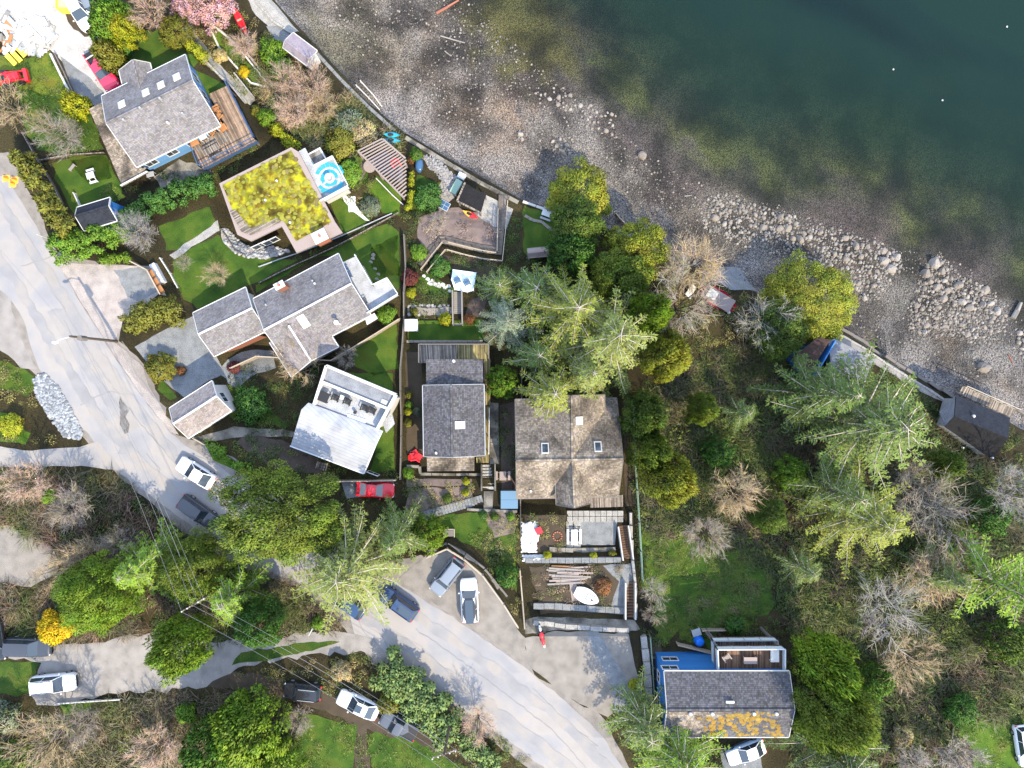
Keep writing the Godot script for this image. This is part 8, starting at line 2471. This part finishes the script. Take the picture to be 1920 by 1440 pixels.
func cover():
	var brown := [Color(0.12, 0.088, 0.065), Color(0.09, 0.08, 0.045), Color(0.055, 0.08, 0.02), Color(0.15, 0.12, 0.09), Color(0.075, 0.095, 0.025)]
	var green := [Color(0.035, 0.06, 0.015), Color(0.07, 0.10, 0.022), Color(0.11, 0.145, 0.028), Color(0.05, 0.08, 0.02)]
	var olive := [Color(0.22, 0.20, 0.06), Color(0.13, 0.14, 0.04), Color(0.27, 0.22, 0.10), Color(0.10, 0.13, 0.03)]
	var slope := [[1195, 740], [1290, 690], [1400, 640], [1480, 690], [1560, 720], [1700, 720], [1770, 790], [1830, 870], [1960, 880], [1960, 1340], [1800, 1350], [1780, 1460], [1490, 1460], [1500, 1200], [1460, 1160], [1455, 1080], [1400, 1035], [1300, 1010], [1205, 1005], [1200, 900]]
	scatter("undergrowth", "tangle of brown bramble and twigs over the wild right-hand slope", "undergrowth", slope, "bramble", 1.6, 0.7, 1.5, brown, 11)
	scatter("undergrowth", "low dark leafy growth over the wild right-hand slope", "undergrowth", slope, "leafy", 1.6, 0.6, 1.4, green, 12, 0.05)
	scatter("ferns", "sword ferns scattered over the wild right-hand slope", "ferns", slope, "fern", 0.5, 0.8, 1.6, green, 13, 0.1)
	var left := [[-30, 884], [215, 890], [320, 985], [420, 1055], [560, 1105], [640, 1170], [620, 1182], [400, 1196], [300, 1175], [240, 1190], [-30, 1198], [-30, 1100], [105, 1090], [108, 1030], [-30, 972]]
	scatter("undergrowth", "brown bramble thicket on the bank left of the road", "undergrowth", left, "bramble", 2.0, 0.7, 1.4, [Color(0.19, 0.115, 0.09), Color(0.12, 0.095, 0.055), Color(0.17, 0.14, 0.10), Color(0.08, 0.095, 0.03)], 21)
	scatter("undergrowth", "leafy low growth on the bank left of the road", "undergrowth", left, "leafy", 0.9, 0.6, 1.3, green, 22, 0.1)
	var low := [[-30, 1310], [120, 1345], [230, 1318], [370, 1298], [440, 1295], [540, 1325], [548, 1460], [-30, 1460]]
	scatter("undergrowth", "mixed bramble thicket below the gravel lane", "undergrowth", low, "bramble", 1.8, 0.7, 1.4, [Color(0.18, 0.145, 0.10), Color(0.12, 0.08, 0.06), Color(0.08, 0.095, 0.03), Color(0.2, 0.17, 0.10)], 23)
	scatter("undergrowth", "leafy thicket below the gravel lane", "undergrowth", low, "leafy", 1.3, 0.6, 1.3, green, 24, 0.1)
	var bank := [[470, 130], [560, 130], [620, 150], [690, 215], [750, 265], [740, 290], [690, 275], [640, 300], [570, 280], [530, 245], [490, 190]]
	scatter("undergrowth", "tan and olive brush on the bank above the top sea wall", "undergrowth", bank, "bramble", 2.4, 0.6, 1.3, [Color(0.34, 0.24, 0.16), Color(0.27, 0.22, 0.11), Color(0.15, 0.16, 0.05), Color(0.12, 0.14, 0.05)], 25)
	scatter("undergrowth", "leafy patches on the bank above the top sea wall", "undergrowth", bank, "leafy", 0.9, 0.5, 1.1, [Color(0.1, 0.13, 0.05), Color(0.15, 0.17, 0.06)], 26, 0.2)
	var verge := [[360, 1300], [430, 1262], [560, 1240], [690, 1228], [760, 1240], [900, 1350], [1040, 1460], [860, 1460], [800, 1365], [640, 1305], [520, 1275], [440, 1262]]
	scatter("undergrowth", "rough grass and weeds on the bank between dirt track and road", "undergrowth", verge, "leafy", 1.4, 0.4, 1.0, olive, 27)
	for z in [
		["weeds among the firs east of the middle lot", [[985, 480], [1060, 470], [1190, 540], [1280, 640], [1290, 700], [1190, 760], [1170, 745], [985, 750]], green, 1.6, 31],
		["weeds along the chain-link fence", [[1172, 760], [1200, 750], [1215, 1000], [1210, 1100], [1196, 1100], [1190, 950]], green, 2.0, 32],
		["weeds and ivy behind the beach trees", [[1060, 415], [1180, 450], [1330, 525], [1420, 560], [1500, 640], [1480, 690], [1290, 690], [1280, 620], [1200, 520]], olive, 1.5, 33],
		["garden growth round the middle lot shrubs", [[765, 460], [800, 515], [850, 560], [850, 595], [765, 595]], green, 2.2, 34],
		["growth beside the lookout deck", [[890, 520], [970, 490], [972, 640], [910, 640], [910, 560]], green, 2.0, 35],
		["growth east of the boardwalk", [[945, 400], [975, 400], [972, 500], [945, 500]], green, 2.4, 52],
		["growth west of the pink mulch bed", [[758, 395], [785, 400], [790, 450], [765, 465]], green, 2.2, 53],
		["weeds on the bare soil by the fire ring", [[985, 962], [1062, 962], [1062, 1032], [1030, 1035]], olive, 1.3, 54],
		["weeds on the lower garden terrace", [[992, 1060], [1165, 1060], [1160, 1135], [1005, 1135]], [Color(0.2, 0.15, 0.1), Color(0.12, 0.12, 0.05), Color(0.24, 0.18, 0.13)], 1.2, 55],
		["fallen leaves and sprouts on the pink mulch bed", [[790, 405], [860, 392], [938, 432], [930, 465], [836, 450], [800, 475]], [Color(0.30, 0.22, 0.2), Color(0.2, 0.14, 0.12), Color(0.34, 0.27, 0.23)], 1.5, 56],
		["garden growth between boardwalk and lookout deck", [[838, 480], [935, 492], [930, 515], [890, 510], [850, 505], [812, 505]], green, 1.6, 57],
		["growth along the top edge of the long lawn", [[560, 480], [740, 400], [750, 412], [640, 450], [500, 520]], green, 1.5, 58],
		["growth along the east boundary of the middle house", [[936, 755], [975, 750], [975, 930], [938, 925]], green, 2.2, 36],
		["planting below the middle house", [[760, 898], [885, 898], [890, 938], [780, 972], [760, 968]], olive, 2.4, 37],
		["growth on the bank below the hot tub", [[900, 960], [970, 960], [972, 1160], [940, 1105], [905, 1050]], olive, 1.8, 38],
		["growth on the bank above the parking court", [[760, 975], [860, 965], [930, 1000], [935, 1060], [838, 1015], [790, 1035]], green, 1.5, 39],
		["beds round the big grey house", [[170, 355], [230, 352], [300, 330], [400, 320], [480, 270], [520, 260], [410, 345], [300, 370], [235, 385]], green, 2.0, 40],
		["beds of the top garden terraces", [[325, 50], [400, 40], [470, 90], [515, 160], [480, 190], [430, 165], [380, 120]], olive, 2.4, 41],
		["beds by the bright shrubs and canoe", [[400, 10], [470, 30], [560, 130], [500, 150], [450, 90]], olive, 1.8, 42],
		["growth on the verge above the upper side lane", [[-30, 655], [50, 695], [65, 750], [100, 800], [150, 830], [-30, 828]], olive, 1.6, 43],
		["growth between long house and white deck house", [[430, 690], [520, 665], [600, 690], [590, 750], [540, 830], [440, 800], [420, 750]], green, 1.6, 44],
		["growth south of the white deck house", [[450, 815], [540, 840], [690, 895], [740, 880], [745, 905], [630, 900], [520, 915], [430, 850]], green, 1.6, 45],
		["growth beside the moss house terrace", [[625, 290], [690, 285], [700, 330], [690, 400], [660, 400], [640, 360]], olive, 2.0, 46],
		["growth at the lawn's edge beside the block wall", [[1195, 1170], [1240, 1190], [1236, 1215], [1205, 1190]], green, 2.0, 47],
		["growth round the blue house deck", [[1290, 1170], [1500, 1160], [1500, 1210], [1460, 1195], [1310, 1195]], green, 1.6, 48],
		["growth at the foot of the big green fir", [[1140, 1330], [1250, 1330], [1270, 1390], [1360, 1390], [1350, 1460], [1200, 1460]], green, 1.4, 49],
		["growth by the slate cabin", [[1560, 690], [1640, 690], [1700, 715], [1765, 760], [1780, 820], [1870, 865], [1880, 800], [1960, 830], [1960, 900], [1800, 880], [1700, 760]], green, 2.4, 50],
		["growth beneath the roadside firs", [[600, 930], [745, 935], [760, 985], [745, 1085], [640, 1050], [540, 985]], green, 1.0, 51],
	]: scatter("ground_cover", z[0], "ground cover", z[1], "leafy", z[3], 0.4, 1.0, z[2], z[4], 0.1)
	scatter("undergrowth", "dead stalks and brown patches in the meadow by the blue house", "undergrowth", [[1215, 1020], [1300, 1015], [1400, 1040], [1450, 1080], [1440, 1150], [1340, 1195], [1230, 1195]], "bramble", 1.1, 0.4, 0.9, [Color(0.2, 0.15, 0.1), Color(0.14, 0.13, 0.06), Color(0.09, 0.12, 0.03)], 28, 0.32)
	scatter("undergrowth", "leafy weeds along the edges of the meadow by the blue house", "undergrowth", [[1200, 1000], [1310, 1005], [1410, 1035], [1465, 1080], [1455, 1160], [1340, 1205], [1220, 1205]], "leafy", 1.0, 0.4, 0.9, green, 29, 0.25)
	# grass tufts over the lawns
	for z in [
		["short grass tufts of the seaside meadow by the blue house", [[1205, 1010], [1300, 1015], [1400, 1040], [1450, 1080], [1440, 1150], [1340, 1195], [1230, 1200], [1215, 1120]], 3.0, 71],
		["grass tufts of the lower lawn by the dirt track", [[555, 1335], [640, 1352], [760, 1390], [880, 1440], [860, 1460], [545, 1460]], 3.0, 72],
		["grass tufts of the sunny lower meadow", [[1795, 1358], [1860, 1340], [1940, 1325], [1940, 1460], [1825, 1460], [1820, 1400]], 3.0, 73],
		["grass tufts of the dry lawn by the yard", [[-30, 105], [92, 98], [150, 190], [192, 278], [120, 296], [60, 260], [-30, 165]], 2.5, 74],
	]: scatter("grass", z[0], "grass", z[1], "grass", z[2], 0.7, 1.5, [Color(0.09, 0.15, 0.03), Color(0.14, 0.19, 0.04), Color(0.2, 0.2, 0.07), Color(0.11, 0.17, 0.03)], z[3], 0.1)
func pole(bx: float, by: float, H: float, tx: float, ty: float, label: String, arm: float, armdir: Vector2) -> Vector3:
	# base pixel; the top leans out of the frame's centre by itself
	var p := g(bx, by)
	var o := thing("utility_pole", label, "utility pole", p)
	var s := MB.new()
	s.tube([Vector3(0, -0.5, 0), Vector3(0, H, 0)], [0.17, 0.12], 10)
	part("pole", s, M.bark, o, true)
	var d := Vector3(armdir.x, 0, armdir.y).normalized()
	s = MB.new()
	if arm > 0.0:
		s.beam(Vector3(0, H - 0.4, 0) - d * arm, Vector3(0, H - 0.4, 0) + d * arm, 0.12, 0.14)
		part("crossarm", s, M.wood_grey, o, true)
		for k in [-1.0, -0.5, 0.5, 1.0]:
			s = MB.new(); s.tube([Vector3(0, H - 0.33, 0) + d * arm * 0.93 * k, Vector3(0, H - 0.08, 0) + d * arm * 0.93 * k], [0.05, 0.07], 8)
			part("insulator", s, M.offwhite, o, true)
	return p + Vector3(0, H, 0)
func wire(a: Vector3, b: Vector3, sag: float, label: String, r := 0.013):
	var pts := []; var rad := []
	for k in 15:
		var t := k / 14.0
		pts.append(a.lerp(b, t) - Vector3(0, sag * 4.0 * t * (1.0 - t), 0)); rad.append(r)
	var s := MB.new(); s.tube(pts, rad, 5)
	solo("power_wire", label, "wire", s, M.wire, "overhead wires")
func utilities():
	# street lamp on a timber pole
	var p := g(219, 640)
	var o := thing("street_lamp", "street lamp on a tall timber pole leaning over the road", "street lamp", p)
	var H := 8.6
	var s := MB.new(); s.tube([Vector3(0, -0.4, 0), Vector3(0, H, 0)], [0.17, 0.11], 10); part("pole", s, M.bark, o, true)
	var d := (w(103, 642, p.y + H + 0.3) - (p + Vector3(0, H, 0))); d.y = 0
	s = MB.new(); s.tube([Vector3(0, H - 0.3, 0), d * 0.5 + Vector3(0, H + 0.35, 0), d + Vector3(0, H + 0.3, 0)], [0.05, 0.05, 0.05], 8); part("lamp_arm", s, M.white, o, true)
	s = MB.new(); s.ball(d + Vector3(0, H + 0.28, 0), Vector3(0.4, 0.12, 0.18)); part("lamp_head", s, M.white, o, true)
	s = MB.new(); s.tube([Vector3(0.3, H - 2.2, 0.1), Vector3(0.3, H - 1.1, 0.1)], [0.28, 0.28], 12); part("transformer", s, M.timber, o, true)
	var t1 := pole(432, 1086, 9.5, 0, 0, "tall utility pole with crossarm and wires between the cedars", 1.35, Vector2(0.86, -0.5))
	var t2 := g(812, 1418) + Vector3(0, 9.0, 0)
	t2 = pole(846, 1342, 8.5, 0, 0, "utility pole with crossarm at the bottom of the lower lawn", 1.3, Vector2(0.9, -0.3))
	var far := w(150, 560, p.y + H - 0.4)
	var dd := Vector3(0.86, 0, -0.5).normalized()
	var up := p + Vector3(0, H - 0.3, 0)
	var names := ["outer", "middle", "inner"]
	for k in 3:
		var off := dd * (k - 1) * 1.25
		wire(up + off * 0.5 - Vector3(0, 0.2 * k, 0), t1 + off - Vector3(0, 0.1, 0), 0.7, names[k] + " overhead wire from the street lamp to the tall crossarm pole")
		wire(t1 + off - Vector3(0, 0.1, 0), t2 + off - Vector3(0, 0.1, 0), 0.8, names[k] + " overhead wire from the tall crossarm pole to the lower lawn pole")
		wire(t2 + off - Vector3(0, 0.1, 0), t2 + Vector3(18, -1.5, 16) + off, 0.3, names[k] + " overhead wire leaving the lower lawn pole at the bottom edge")
	wire(t1 - Vector3(0, 1.2, 0), t2 - Vector3(0, 1.3, 0), 0.9, "thick low cable from the tall crossarm pole to the lower lawn pole", 0.022)
	wire(up - Vector3(0, 1.3, 0), t1 - Vector3(0, 1.2, 0), 0.9, "thick low cable from the street lamp to the tall crossarm pole", 0.022)
	wire(up - Vector3(0, 0.2, 0), w(-40, 425, up.y), 0.5, "single overhead wire crossing the road to the left edge")
	s = MB.new(); var q := g(590, 1176); s.tube([q, q + Vector3(0, 1.6, 0)], [0.05, 0.05], 8); s.box(q + Vector3(0, 1.5, 0), Vector3(0.9, 0.35, 0.05), Basis(Vector3.UP, 1.1))
	solo("road_sign", "small white road sign on a post at the lane junction", "road sign", s, M.white)
	s = MB.new(); q = g(108, 452); s.tube([q, q + Vector3(0, 3.5, 0)], [0.06, 0.05], 8)
	solo("sign_post", "pale bare post at the laurel hedge's road end", "post", s, M.offwhite)
	# buoys and gulls on the water
	for z in [[1675, 130, "white float on the dark water, nearest the middle of the bay"], [1888, 50, "white float on the dark water at the far upper right"], [1767, 188, "small white float below the others on the dark water"]]:
		s = MB.new(); s.ball(w(z[0], z[1], 0.08), Vector3(0.12, 0.1, 0.12)); solo("float", z[2], "float", s, M.white, "floats on the bay")
